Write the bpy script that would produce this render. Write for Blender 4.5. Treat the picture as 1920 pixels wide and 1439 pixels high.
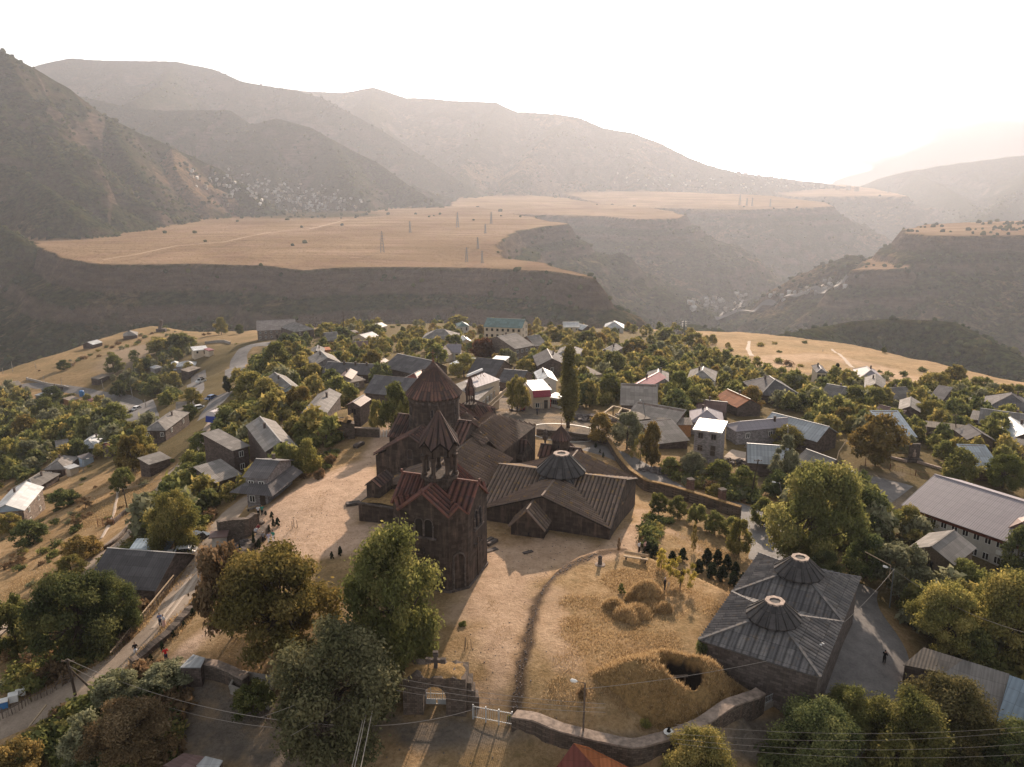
import bpy, random, math
import numpy as np
from math import sin, cos, tan, atan, atan2, pi, radians, sqrt, hypot
from mathutils import Vector, Matrix
rng = np.random.default_rng(7); random.seed(7)
S = bpy.context.scene
for o in list(S.objects): bpy.data.objects.remove(o)
COL = S.collection
# ------------------------------------------------------------------ camera
F, HZ, H = 1500.0, 320.0, 50.0
PIT = atan((719.5-HZ)/F)
cam = bpy.data.cameras.new("camera"); camo = bpy.data.objects.new("camera", cam); COL.objects.link(camo)
camo.location = (0, 0, H); camo.rotation_euler = (pi/2-PIT, 0, 0)
cam.sensor_width = 36; cam.lens = 36*F/1920; cam.clip_end = 60000; cam.clip_start = .5
S.camera = camo
# ------------------------------------------------------------------ sky, sun, exposure
SUN_AZ, SUN_EL = 12.5, 21.0            # degrees right of straight ahead, above the horizon
W = bpy.data.worlds.new("World"); S.world = W; W.use_nodes = True
nt = W.node_tree; bg = nt.nodes['Background']
sky = nt.nodes.new('ShaderNodeTexSky'); sky.sky_type = 'NISHITA'; sky.sun_disc = False
sky.sun_elevation = radians(SUN_EL); sky.sun_rotation = radians(SUN_AZ)
sky.altitude = 1000; sky.air_density = 1.0; sky.dust_density = 3.0; sky.ozone_density = 1.0
hsv = nt.nodes.new('ShaderNodeHueSaturation'); hsv.inputs['Saturation'].default_value = .08
nt.links.new(sky.outputs[0], hsv.inputs['Color']); nt.links.new(hsv.outputs[0], bg.inputs[0])
bg.inputs[1].default_value = .11
sl = bpy.data.lights.new("sun", 'SUN'); sl.energy = 5.0; sl.angle = radians(.7); sl.color = (1, .79, .60)
so = bpy.data.objects.new("sun", sl); COL.objects.link(so)
sd = Vector((sin(radians(SUN_AZ))*cos(radians(SUN_EL)), cos(radians(SUN_AZ))*cos(radians(SUN_EL)), sin(radians(SUN_EL))))
so.rotation_euler = sd.to_track_quat('Z', 'Y').to_euler(); so.location = (0, 0, 300)
S.view_settings.view_transform = 'Standard'; S.view_settings.look = 'None'
S.view_settings.exposure = 0.8; S.view_settings.gamma = 1
S.render.engine = 'CYCLES'
cy = S.cycles; cy.max_bounces = 5; cy.diffuse_bounces = 2; cy.glossy_bounces = 2; cy.transmission_bounces = 2
cy.volume_bounces = 0; cy.transparent_max_bounces = 8; cy.use_denoising = True; cy.caustics_reflective = False
cy.volume_step_rate = 4; cy.volume_max_steps = 96
# ------------------------------------------------------------------ pixel <-> place
def ray(u, v):
    a = (u-960)/F; b = (719.5-v)/F
    return np.array([a, cos(PIT)+b*sin(PIT), -sin(PIT)+b*cos(PIT)])
def at(u, v, z=0.0):
    r = ray(u, v); t = (z-H)/r[2]; return np.array([r[0]*t, r[1]*t, z])
def atD(u, v, D):
    r = ray(u, v); t = D/r[1]; return np.array([r[0]*t, D, H+r[2]*t])
def smooth(a, b, x):
    t = np.clip((x-a)/(b-a), 0, 1); return t*t*(3-2*t)
def seg_dist(X, Y, P, closed=False):
    """distance to polyline + parameter (index) of the nearest point"""
    P = np.asarray(P, float); n = len(P); best = np.full(X.shape, 1e18); par = np.zeros(X.shape)
    for i in range(n if closed else n-1):
        a = P[i]; b = P[(i+1) % n]; d = b[:2]-a[:2]; L = max(d@d, 1e-9)
        t = np.clip(((X-a[0])*d[0]+(Y-a[1])*d[1])/L, 0, 1)
        q = (X-a[0]-t*d[0])**2+(Y-a[1]-t*d[1])**2
        m = q < best; best = np.where(m, q, best); par = np.where(m, i+t, par)
    return np.sqrt(best), par
def inside(X, Y, P):
    P = np.asarray(P, float); c = np.zeros(X.shape, bool); n = len(P)
    for i in range(n):
        x1, y1 = P[i][:2]; x2, y2 = P[(i+1) % n][:2]
        if y1 == y2: continue
        k = ((y1 > Y) != (y2 > Y)) & (X < (x2-x1)*(Y-y1)/(y2-y1)+x1); c ^= k
    return c
def sdf(X, Y, P):
    d, _ = seg_dist(X, Y, P, True); return np.where(inside(X, Y, P), d, -d)
_tab = rng.random((256, 256))
def vnoise(X, Y):
    xi = np.floor(X).astype(int); yi = np.floor(Y).astype(int); fx = X-xi; fy = Y-yi
    fx = fx*fx*(3-2*fx); fy = fy*fy*(3-2*fy); g = lambda i, j: _tab[i & 255, j & 255]
    return (g(xi, yi)*(1-fx)+g(xi+1, yi)*fx)*(1-fy)+(g(xi, yi+1)*(1-fx)+g(xi+1, yi+1)*fx)*fy-.5
def fbm(X, Y, s, o=4):
    r = 0; a = 1
    for k in range(o): r = r+a*vnoise(X/s+17.3*k, Y/s+5.1*k); s *= .47; a *= .5
    return r
# ------------------------------------------------------------------ near terrain: heights fitted through surveyed spots (u, v, z)
CP = [(830,1110,0),(650,950,0),(600,1000,-.3),(540,930,-.6),(700,860,0),(1000,1050,0),(1100,1030,-.2),(975,1300,-.6),(900,1200,-.1),
 (1150,1200,0),(1000,1335,-.6),(1180,1385,-1.2),(1300,1250,0),(1410,1330,-2),(620,1100,-.3),(480,1080,-1),(400,1150,-1.3),(350,1230,-1.8),(470,1200,-1),
 (1143,1012,0),(1208,952,-3),(1100,870,-3.2),(1003,857,-3),(700,800,.5),(620,780,.5),(760,800,0),
 (500,960,-1.2),(460,965,-3.5),(380,1060,-4.2),(300,1150,-4.5),(230,1230,-5),(120,1290,-6),(0,1335,-7),(450,900,-7),(470,850,-8),(520,800,-6),(560,760,-7),
 (170,1122,-9),(300,1112,-6),(60,1130,-15),(0,1170,-16),(230,1000,-15),(150,960,-20),(340,880,-16),(400,790,-18),(300,930,-17),
 (35,985,-27),(90,925,-30),(120,885,-33),(170,850,-33),(305,815,-27),(350,800,-22),(0,850,-52),(60,800,-60),(0,940,-38),(0,1060,-22),
 (200,785,-55),(256,768,-62),(240,740,-63),(150,722,-63),(60,712,-66),(0,760,-68),(0,700,-68),(200,640,-66),(300,612,-66),(100,670,-67),
 (380,665,-49),(340,690,-52),(400,720,-42),(460,650,-41),(440,690,-28.6),(415,745,-22),(520,637,-44),(400,625,-56),(500,690,-26),(480,740,-17),(560,700,-17),(600,650,-30),
 (740,765,-8),(1000,790,-4),(960,760,-5),(1065,800,-4),(1050,740,-6),(1100,690,-14),(1000,650,-24),(940,628,-37),(800,605,-47),(700,640,-33),(700,690,-18),(850,680,-16),(1070,615,-46),
 (1200,640,-36),(1300,640,-40),(1180,780,-5),(1240,840,-4.5),(1330,865,-5.5),(1250,900,-4),(1350,960,-4),(1430,1000,-4.5),(1450,1080,-3),(1300,1030,-1.5),(1230,1060,-.8),(1370,1080,-1.5),
 (1620,1160,-4),(1658,1243,-4),(1600,1110,-4),(1529,1305,-3),(1700,1100,-5.5),(1550,950,-6),(1700,880,-7),(1750,900,-7.5),(1850,1040,-7),(1740,1090,-6),(1900,800,-13),(1600,750,-13),
 (1450,790,-8),(1420,880,-6),(1300,700,-17),(1900,740,-24),(1750,760,-15),(1500,660,-33),(1700,690,-34),(1600,680,-33),(1900,725,-33),(1400,628,-47),(1650,662,-42),(1400,700,-19),
 (950,1345,-1.9),(810,1345,-1.7),(900,1400,-2.1),(1000,1425,-2.4),(1190,1436,-3),(1430,1375,-3.6),(1500,1400,-4),(1600,1380,-5),(700,1420,-2.4),(450,1300,-3),(400,1290,-3.2),(330,1380,-4),(170,1270,-5.6),
 (100,1400,-7),(250,1330,-4.6),(0,1430,-8),(600,1400,-3),(1800,1280,-7),(1900,1400,-8),(1720,1300,-6),(1900,1150,-8)]
Pw = np.array([at(*c) for c in CP])
ex = [(0,25,-4),(-60,30,-9),(60,30,-8),(-150,60,-22),(150,60,-14),(-300,150,-60),(-350,300,-75),(300,150,-18),(420,250,-40),(420,380,-50),(-450,480,-75),(-110,50,-13),(110,60,-11),(0,-20,-6),(0,560,-62),(250,560,-60),(-250,620,-72)]
Pw = np.vstack([Pw, np.array(ex, float)])
def tps_k(r2): return np.where(r2 > 0, .5*r2*np.log(np.maximum(r2, 1e-9)), 0)
SC = 100.0
A = Pw[:, :2]/SC; n = len(A)
K = tps_k(((A[:, None]-A[None])**2).sum(-1))+np.eye(n)*.0012
Pm = np.hstack([np.ones((n, 1)), A]); M = np.block([[K, Pm], [Pm.T, np.zeros((3, 3))]])
Wt = np.linalg.solve(M, np.concatenate([Pw[:, 2], np.zeros(3)]))
def tps(X, Y):
    X = X/SC; Y = Y/SC; r = Wt[n]+Wt[n+1]*X+Wt[n+2]*Y
    for i in range(n): r = r+Wt[i]*tps_k((X-A[i, 0])**2+(Y-A[i, 1])**2)
    return r
# rim of the village plateau: beyond it the ground drops into the gorge
RIM = np.array([at(*c)[:2] for c in [(-900,900,-60),(-500,800,-66),(-250,745,-68),(0,700,-68),(100,668,-67),(200,638,-67),(300,610,-67),(400,608,-60),(520,604,-52),(650,604,-50),(800,600,-49),(950,600,-49),(1100,604,-49),(1250,612,-49),(1400,624,-48),(1520,638,-45),(1650,660,-43),(1800,690,-37),(1950,732,-34),(2200,800,-34),(2700,900,-34)]])
RA = np.arctan2(RIM[:, 0], RIM[:, 1]); RR = np.hypot(RIM[:, 0], RIM[:, 1])
def gU(pts, z=None): return [at(u, v, z0)[:2] for u, v, z0 in pts]
TERR = [at(u, v, 0)[:2] for u, v in [(964,1352),(972,1290),(983,1230),(996,1165),(1012,1115),(1038,1078),(1075,1052),(1120,1036),(1175,1030),(1230,1048),(1290,1070),(1370,1105),(1330,1200),(1330,1260),(1430,1330),(1250,1400),(1190,1398),(1060,1372)]]
PIT_ = np.array([at(u, v, 1.5)[:2] for u, v in [(1230,1254),(1236,1240),(1252,1232),(1285,1240),(1314,1258),(1318,1272),(1296,1286),(1262,1284),(1238,1270)]])
def Znear(X, Y):
    r = np.hypot(X, Y); a = np.arctan2(X, Y); R = np.interp(a, RA, RR)
    k = np.minimum(1, R/np.maximum(r, 1)); z = tps(X*k, Y*k)
    over = np.maximum(r-R, 0)
    z = z-(over*.45+np.minimum(over, 60)*.25)*smooth(0, 25, over)
    nearf = np.clip(r/300, .15, 1)
    z = z+fbm(X, Y, 22, 4)*1.1*nearf+fbm(X+90, Y, 90, 2)*4*smooth(300, 700, r)
    # the raised lawn terrace right of the trodden path
    d = sdf(X, Y, TERR); z = z+1.1*smooth(-.35, .95, d)-4.2*smooth(-.3, .5, sdf(X, Y, PIT_))
    return z
def axis(segs):
    out = [segs[0][0]]
    for a, b, s in segs: out += list(np.linspace(a, b, int(round((b-a)/s))+1)[1:])
    return np.array(out)
GX = axis([(-1500,-500,25),(-500,-220,4),(-220,-60,1.3),(-60,70,.55),(70,200,1.4),(200,500,4),(500,1500,25)])
GY = axis([(-60,30,6),(30,50,1.2),(50,130,.5),(130,220,1.1),(220,420,2.2),(420,700,5),(700,1700,25)])
XX, YY = np.meshgrid(GX, GY); GZ = Znear(XX, YY)
def Z(x, y):
    i = min(max(np.searchsorted(GX, x)-1, 0), len(GX)-2); j = min(max(np.searchsorted(GY, y)-1, 0), len(GY)-2)
    fx = (x-GX[i])/(GX[i+1]-GX[i]); fy = (y-GY[j])/(GY[j+1]-GY[j])
    return float((GZ[j, i]*(1-fx)+GZ[j, i+1]*fx)*(1-fy)+(GZ[j+1, i]*(1-fx)+GZ[j+1, i+1]*fx)*fy)
def G(u, v, off=0.0):
    """where the sight line through a photo pixel meets the ground (raised by off)"""
    r = ray(u, v); r = r/np.linalg.norm(r); t = 40.0; st = .8
    p0 = t
    while t < 1800:
        p = r*t; h = H+p[2]-Z(p[0], p[1])-off
        if h < 0:
            a, b = p0, t
            for _ in range(18):
                m = (a+b)/2; q = r*m
                if H+q[2]-Z(q[0], q[1])-off < 0: b = m
                else: a = m
            q = r*b; return np.array([q[0], q[1], H+q[2]-off])
        p0 = t; t += max(.5, min(h*.6, 12)); 
    q = r*900; return np.array([q[0], q[1], -200])
# ------------------------------------------------------------------ object helpers
def tag(o, label=None, cat=None, group=None, kind=None):
    if label: o['label'] = label
    if cat: o['category'] = cat
    if group: o['group'] = group
    if kind: o['kind'] = kind
    return o
def empty(name, loc, rz=0, **k):
    o = bpy.data.objects.new(name, None); o.location = tuple(float(c) for c in loc); o.rotation_euler = (0, 0, rz); COL.objects.link(o); o.empty_display_size = .2
    return tag(o, **k)
class MB:
    def __init__(s): s.v = []; s.f = []; s.uv = []; s.mi = []
    def add(s, vs, fs, uvs=None, mi=0):
        b = len(s.v); s.v += [tuple(map(float, p)) for p in vs]
        for k, f in enumerate(fs):
            s.f.append(tuple(b+i for i in f)); s.mi.append(mi)
            s.uv.append(uvs[k] if uvs else [(.4, .4)]*len(f))
        return s
    def box(s, c, d, rz=0, mi=0, tilt=None):
        x, y, z = d[0]/2, d[1]/2, d[2]/2
        P = [Vector((a*x, b*y, e*z)) for e in (-1, 1) for b in (-1, 1) for a in (-1, 1)]
        R = Matrix.Rotation(rz, 3, 'Z')
        if tilt: R = R @ Matrix.Rotation(tilt[1], 3, tilt[0])
        P = [R @ p+Vector(c) for p in P]
        return s.add(P, [(0,2,3,1),(4,5,7,6),(0,1,5,4),(2,6,7,3),(0,4,6,2),(1,3,7,5)], mi=mi)
    def bar(s, a, b, w, h=None, mi=0):
        """a square bar from a to b"""
        a = Vector(a); b = Vector(b); d = b-a; L = d.length
        if L < 1e-6: return s
        q = d.to_track_quat('X', 'Z').to_matrix(); h = h or w; c = (a+b)/2
        P = [q @ Vector((e*L/2, f*w/2, g*h/2))+c for g in (-1, 1) for f in (-1, 1) for e in (-1, 1)]
        return s.add(P, [(0,2,3,1),(4,5,7,6),(0,1,5,4),(2,6,7,3),(0,4,6,2),(1,3,7,5)], mi=mi)
    def tube(s, pts, rad, n=6, mi=0, cap=True):
        pts = [Vector(p) for p in pts]; m = len(pts); V = []
        rad = rad if hasattr(rad, '__len__') else [rad]*m
        for i, p in enumerate(pts):
            d = (pts[min(i+1, m-1)]-pts[max(i-1, 0)]); d = d.normalized() if d.length > 1e-9 else Vector((0, 0, 1))
            q = d.to_track_quat('Z', 'X').to_matrix()
            for k in range(n):
                a = 2*pi*k/n; V.append(p+q @ Vector((cos(a)*rad[i], sin(a)*rad[i], 0)))
        Fs = [(i*n+k, i*n+(k+1) % n, (i+1)*n+(k+1) % n, (i+1)*n+k) for i in range(m-1) for k in range(n)]
        if cap: Fs += [tuple(range(n))[::-1], tuple((m-1)*n+k for k in range(n))]
        return s.add(V, Fs, mi=mi)
    def lathe(s, c, prof, n=16, a0=0, mi=0, cap=True):
        V = []; m = len(prof)
        for r, z in prof:
            for k in range(n):
                a = a0+2*pi*k/n; V.append((c[0]+cos(a)*r, c[1]+sin(a)*r, c[2]+z))
        Fs = []; U = []; per = 0
        for i in range(m-1):
            L = hypot(prof[i+1][0]-prof[i][0], prof[i+1][1]-prof[i][1])
            for k in range(n):
                Fs.append((i*n+k, i*n+(k+1) % n, (i+1)*n+(k+1) % n, (i+1)*n+k))
                U.append([(k*.8, per), (k*.8+.8, per), (k*.8+.8, per+L), (k*.8, per+L)])
            per += L
        if cap:
            Fs += [tuple(range(n))[::-1], tuple((m-1)*n+k for k in range(n))]; U += [[(.4, .4)]*n]*2
        return s.add(V, Fs, U, mi=mi)
    def build(s, name, mats, parent=None, smooth=False, **k):
        me = bpy.data.meshes.new(name); me.from_pydata(s.v, [], s.f)
        if not isinstance(mats, (list, tuple)): mats = [mats]
        for m in mats: me.materials.append(m)
        if len(mats) > 1: me.polygons.foreach_set('material_index', s.mi)
        uvl = me.uv_layers.new(name='UVMap'); flat = [c for f in s.uv for p in f for c in p]; uvl.data.foreach_set('uv', flat)
        if smooth: me.polygons.foreach_set('use_smooth', [True]*len(s.f))
        me.validate(); me.update()
        o = bpy.data.objects.new(name, me); COL.objects.link(o)
        if parent: o.parent = parent
        return tag(o, **k)
def np_mesh(name, V, Q, mat, parent=None, smooth=False, mi=None, attr=None, **k):
    me = bpy.data.meshes.new(name); nv = len(V); nq = len(Q); w = Q.shape[1]
    me.vertices.add(nv); me.vertices.foreach_set('co', np.asarray(V, np.float32).ravel())
    me.loops.add(nq*w); me.loops.foreach_set('vertex_index', Q.astype(np.int32).ravel())
    me.polygons.add(nq); me.polygons.foreach_set('loop_start', np.arange(0, nq*w, w, dtype=np.int32))
    try: me.polygons.foreach_set('loop_total', np.full(nq, w, np.int32))
    except Exception: pass
    for m in (mat if isinstance(mat, (list, tuple)) else [mat]): me.materials.append(m)
    if mi is not None: me.polygons.foreach_set('material_index', np.asarray(mi, np.int32))
    if smooth: me.polygons.foreach_set('use_smooth', np.ones(nq, bool))
    me.update(calc_edges=True)
    for nm, a in (attr or {}).items():
        t = me.attributes.new(nm, 'FLOAT', 'POINT'); t.data.foreach_set('value', np.asarray(a, np.float32).ravel())
    o = bpy.data.objects.new(name, me); COL.objects.link(o)
    if parent: o.parent = parent
    return tag(o, **k)
def grid_quads(nx, ny):
    i, j = np.meshgrid(np.arange(nx-1), np.arange(ny-1)); b = (j*nx+i).ravel()
    return np.stack([b, b+1, b+nx+1, b+nx], 1)
# ------------------------------------------------------------------ materials
MATS = {}
class NT:
    def __init__(s, name):
        s.m = bpy.data.materials.new(name); s.m.use_nodes = True; s.t = s.m.node_tree; s.b = s.t.nodes['Principled BSDF']
        s.b.inputs['Specular IOR Level'].default_value = .25; MATS[name] = s.m
    def n(s, ty, **k):
        x = s.t.nodes.new('ShaderNode'+ty)
        for a, b in k.items():
            if a in x.inputs.keys() if isinstance(a, str) else False: x.inputs[a].default_value = b
            else: setattr(x, a, b)
        return x
    def l(s, a, b): s.t.links.new(a, b)
    def noise(s, scale, detail=4, rough=.55, vec=None, dist=0):
        x = s.n('TexNoise'); x.inputs['Scale'].default_value = scale; x.inputs['Detail'].default_value = detail; x.inputs['Roughness'].default_value = rough; x.inputs['Distortion'].default_value = dist
        if vec is not None: s.l(vec, x.inputs['Vector'])
        return x.outputs['Fac']
    def ramp(s, fac, stops, interp='LINEAR'):
        x = s.n('ValToRGB'); x.color_ramp.interpolation = interp; e = x.color_ramp.elements
        while len(e) < len(stops): e.new(.5)
        for i, (p, c) in enumerate(stops):
            e[i].position = p; e[i].color = (*c, 1) if hasattr(c, '__len__') else (c, c, c, 1)
        s.l(fac, x.inputs[0]); return x.outputs[0]
    def mix(s, f, a, b, mode='MIX'):
        x = s.n('Mix'); x.data_type = 'RGBA'; x.blend_type = mode
        for sock, val in ((x.inputs[0], f), (x.inputs[6], a), (x.inputs[7], b)):
            if hasattr(val, 'default_value') or hasattr(val, 'links'): s.l(val, sock)
            elif hasattr(val, '__len__'): sock.default_value = (*val, 1)
            else: sock.default_value = val
        return x.outputs[2]
    def math(s, op, a, b=0.0, clamp=False):
        x = s.n('Math'); x.operation = op; x.use_clamp = clamp
        for sock, val in ((x.inputs[0], a), (x.inputs[1], b)):
            if hasattr(val, 'links'): s.l(val, sock)
            else: sock.default_value = val
        return x.outputs[0]
    def pos(s, sc=None):
        g = s.n('NewGeometry').outputs['Position']
        if sc:
            m = s.n('Mapping'); m.inputs['Scale'].default_value = sc; s.l(g, m.inputs[0]); return m.outputs[0]
        return g
    def obj(s, sc=None):
        g = s.n('TexCoord').outputs['Object']
        if sc:
            m = s.n('Mapping'); m.inputs['Scale'].default_value = sc; s.l(g, m.inputs[0]); return m.outputs[0]
        return g
    def uv(s, sc=None):
        g = s.n('TexCoord').outputs['UV']
        if sc:
            m = s.n('Mapping'); m.inputs['Scale'].default_value = sc; s.l(g, m.inputs[0]); return m.outputs[0]
        return g
    def attr(s, name):
        x = s.n('Attribute'); x.attribute_name = name; return x.outputs['Fac']
    def rnd(s): return s.n('ObjectInfo').outputs['Random']
    def bump(s, h, strength=.5, dist=.1):
        x = s.n('Bump'); x.inputs['Strength'].default_value = strength; x.inputs['Distance'].default_value = dist
        s.l(h, x.inputs['Height']); s.l(x.outputs[0], s.b.inputs['Normal']); return x
    def col(s, c, rough=.9):
        if hasattr(c, 'links'): s.l(c, s.b.inputs['Base Color'])
        else: s.b.inputs['Base Color'].default_value = (*c, 1)
        s.b.inputs['Roughness'].default_value = rough; return s.m
def simple(name, c, rough=.85, var=.25, scale=2.0, metal=0, bump=0, spec=.25):
    t = NT(name); v = t.noise(scale, 5, .6, t.obj())
    c2 = [x*(1-var) for x in c]; c3 = [min(1, x*(1+var)) for x in c]
    t.col(t.ramp(v, [(.3, c2), (.7, c3)]), rough); t.b.inputs['Metallic'].default_value = metal; t.b.inputs['Specular IOR Level'].default_value = spec
    if bump: t.bump(v, bump, .05)
    return t.m
# old stone masonry: rows of ashlar, soot-dark brown, lighter worn streaks
def masonry(name, c, mortar=.55, bw=.9, bh=.42, streak=.25, warm=(.30, .2, .15)):
    t = NT(name); g = t.obj(); sp = t.n('SeparateXYZ'); t.l(g, sp.inputs[0])
    nrm = t.n('NewGeometry')
    cb = t.n('CombineXYZ'); ax = t.math('ADD', sp.outputs[0], sp.outputs[1]); t.l(ax, cb.inputs[0]); t.l(sp.outputs[2], cb.inputs[1])
    br = t.n('TexBrick'); t.l(cb.outputs[0], br.inputs[0]); br.inputs['Scale'].default_value = 1; br.inputs['Brick Width'].default_value = bw; br.inputs['Row Height'].default_value = bh
    br.inputs['Mortar Size'].default_value = .02; br.inputs['Mortar Smooth'].default_value = .4; br.inputs['Bias'].default_value = 0
    br.inputs['Color1'].default_value = (*[x*.58 for x in c], 1); br.inputs['Color2'].default_value = (*[x*1.5 for x in c], 1); br.inputs['Mortar'].default_value = (*[x*mortar for x in c], 1)
    big = t.noise(.35, 5, .65, g); st = t.noise(1.0, 5, .7, t.obj((1.6, 1.6, .22)))
    k = t.mix(t.ramp(st, [(.5, 0), (.72, streak*1.7)]), br.outputs[0], warm)
    k = t.mix(t.ramp(big, [(.3, 0), (.7, .5)]), k, [x*.55 for x in c])
    k = t.mix(.35, k, t.ramp(t.noise(9, 3, .6, g), [(.2, .3), (.8, 1)]), 'MULTIPLY')
    t.col(k, .95); t.bump(t.math('ADD', br.outputs['Fac'], t.noise(6, 4, .6, g)), .5, -.04); return t.m
STONE = masonry('dark_basalt_ashlar', (.072, .054, .045), streak=.42, warm=(.27, .19, .15))
STONE2 = masonry('grey_basalt_ashlar', (.14, .115, .105), bw=.6, bh=.3, streak=.25, warm=(.28, .22, .18))
RUBBLE = masonry('rubble_stone', (.15, .12, .10), bw=.38, bh=.22, mortar=.4, streak=.3)
def rooftile(name, c1, c2, c3, lichen=.3, grass=(.42, .25, .07), bw=.8, dark=.3):
    """stone slab roofing: slabs in rows across the slope, uv in metres"""
    t = NT(name); g = t.obj(); br = t.n('TexBrick'); t.l(t.uv(), br.inputs[0]); br.inputs['Scale'].default_value = 1
    br.inputs['Brick Width'].default_value = bw; br.inputs['Row Height'].default_value = 1.9; br.offset = 0; br.inputs['Mortar Size'].default_value = .02
    br.inputs['Color1'].default_value = (*c1, 1); br.inputs['Color2'].default_value = (*c2, 1); br.inputs['Mortar'].default_value = (*[x*.3 for x in c1], 1)
    br.inputs['Bias'].default_value = -.1
    k = t.mix(t.ramp(t.noise(1.3, 4, .6, g), [(.45, 0), (.7, .8)]), br.outputs[0], c3)
    li = t.noise(1.1, 6, .72, g); k = t.mix(t.ramp(li, [(.56, 0), (.66, lichen)]), k, grass)
    k = t.mix(.4, k, t.ramp(t.noise(7, 4, .6, g), [(.25, .35), (.75, 1)]), 'MULTIPLY')
    sx_ = t.n('SeparateXYZ'); t.l(t.uv(), sx_.inputs[0]); k = t.mix(1.0, k, t.ramp(t.math('PINGPONG', sx_.outputs[0], bw/2), [(bw*.11, dark), (bw*.24, 1)]), 'MULTIPLY')  # shade in the gaps between ribs, painted as dark bands
    t.col(k, .85); t.bump(t.noise(5, 4, .6, g), .35, .05); return t.m
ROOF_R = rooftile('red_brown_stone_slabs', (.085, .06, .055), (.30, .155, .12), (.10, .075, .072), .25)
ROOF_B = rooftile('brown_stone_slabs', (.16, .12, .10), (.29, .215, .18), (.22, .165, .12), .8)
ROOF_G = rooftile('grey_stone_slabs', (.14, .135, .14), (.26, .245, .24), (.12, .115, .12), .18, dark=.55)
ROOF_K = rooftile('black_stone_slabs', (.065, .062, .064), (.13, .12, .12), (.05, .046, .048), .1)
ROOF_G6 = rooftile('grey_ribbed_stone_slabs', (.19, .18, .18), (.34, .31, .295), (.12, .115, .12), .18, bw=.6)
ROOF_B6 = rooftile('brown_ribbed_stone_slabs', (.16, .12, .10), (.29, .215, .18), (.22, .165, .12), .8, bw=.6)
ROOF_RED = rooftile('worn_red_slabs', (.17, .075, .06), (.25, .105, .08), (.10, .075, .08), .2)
def corr(name, c, var=.2, wave=5.5, rust=0.0, rustc=(.3, .12, .05), rough=.85, metal=0.0, band=1.6, bandv=.2, spec=.1):
    """corrugated sheet roofing, uv in metres (u along the eave, v up the slope)"""
    t = NT(name); uv = t.uv(); w = t.n('TexWave'); w.wave_type = 'BANDS'; w.bands_direction = 'X'; t.l(uv, w.inputs[0]); w.inputs['Scale'].default_value = wave/ (2*pi) * 1.0
    br = t.n('TexBrick'); t.l(uv, br.inputs[0]); br.inputs['Scale'].default_value = 1; br.offset = .0; br.inputs['Brick Width'].default_value = 1.05; br.inputs['Row Height'].default_value = band
    br.inputs['Mortar Size'].default_value = .02; a = [x*(1-bandv) for x in c]; b = [min(1, x*(1+bandv)) for x in c]
    br.inputs['Color1'].default_value = (*a, 1); br.inputs['Color2'].default_value = (*b, 1); br.inputs['Mortar'].default_value = (*[x*.6 for x in c], 1)
    g = t.obj(); k = t.mix(.5, br.outputs[0], t.ramp(t.noise(.9, 5, .65, g), [(.25, 1-var*2), (.75, 1)]), 'MULTIPLY')
    k = t.mix(t.ramp(t.noise(3, 5, .7, t.obj((1, 1, 1))), [(.6-.12*rust, 0), (.8, min(1, rust))]), k, rustc)
    k = t.mix(.35, k, t.ramp(w.outputs['Fac'], [(0, .55), (1, 1)]), 'MULTIPLY')
    hs = t.n('HueSaturation'); t.l(k, hs.inputs['Color']); t.l(t.math('ADD', t.math('MULTIPLY', t.rnd(), .35), .82), hs.inputs['Value'])
    t.col(hs.outputs[0], rough); t.b.inputs['Metallic'].default_value = metal; t.b.inputs['Specular IOR Level'].default_value = spec
    t.bump(w.outputs['Fac'], .6, .04); return t.m
SLATE = corr('weathered_asbestos_sheet', (.29, .27, .255), .3, rust=.15)
SLATE_D = corr('dark_asbestos_sheet', (.17, .16, .165), .3, rust=.1)
SLATE_W = corr('warm_asbestos_sheet', (.29, .25, .215), .3, rust=.3, rustc=(.3, .2, .12))
TIN = corr('pale_tin_sheet', (.44, .47, .50), .15, 3.0, rust=.1, rough=.55, metal=.1, spec=.3)
TIN_W = corr('white_tin_sheet', (.50, .51, .52), .15, 3.0, rough=.5, metal=.1, spec=.4)
TIN_B = corr('blue_grey_tin_sheet', (.27, .34, .41), .2, 3.6, rust=.15, rough=.55, metal=.1, spec=.25)
TIN_M = corr('mauve_tin_sheet', (.34, .31, .34), .08, 6, rough=.6, bandv=.04)
TIN_P = corr('pink_red_tin_sheet', (.40, .16, .17), .15, 6, rough=.5, bandv=.1)
TIN_R = corr('red_tin_sheet', (.22, .075, .06), .15, 4, rough=.5)
TIN_O = corr('rusty_orange_sheet', (.46, .17, .075), .2, 5, rust=.4, rustc=(.22, .1, .06), rough=.7)
TIN_T = corr('teal_tin_sheet', (.17, .25, .24), .12, 3, rough=.5)
TIN_BR = corr('brown_tin_sheet', (.20, .13, .12), .15, 5, rust=.3, rough=.55)
WALL_S = masonry('house_tuff_block', (.25, .2, .17), bw=.5, bh=.25, mortar=.7, streak=.2, warm=(.4, .33, .27))
WALL_D = masonry('dark_house_block', (.13, .10, .09), bw=.5, bh=.25, mortar=.7, streak=.2, warm=(.25, .2, .16))
WALL_G = masonry('grey_cinder_block', (.30, .28, .29), bw=.42, bh=.21, mortar=.6, streak=.3, warm=(.42, .4, .38))
WALL_W = simple('pale_render', (.52, .5, .47), .9, .12, 1.2)
WALL_C = simple('cream_render', (.55, .46, .36), .9, .12, 1.2)
WALL_BL = simple('pale_blue_boarding', (.36, .45, .56), .7, .1, 1.5)
WALL_O = simple('orange_boarding', (.42, .21, .09), .8, .3, 3)
WOOD = simple('grey_timber', (.13, .10, .08), .9, .4, 5, bump=.3)
WOOD_D = simple('dark_timber', (.06, .045, .035), .9, .4, 5)
WOOD_L = simple('pale_timber', (.42, .32, .22), .85, .25, 5)
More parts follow.
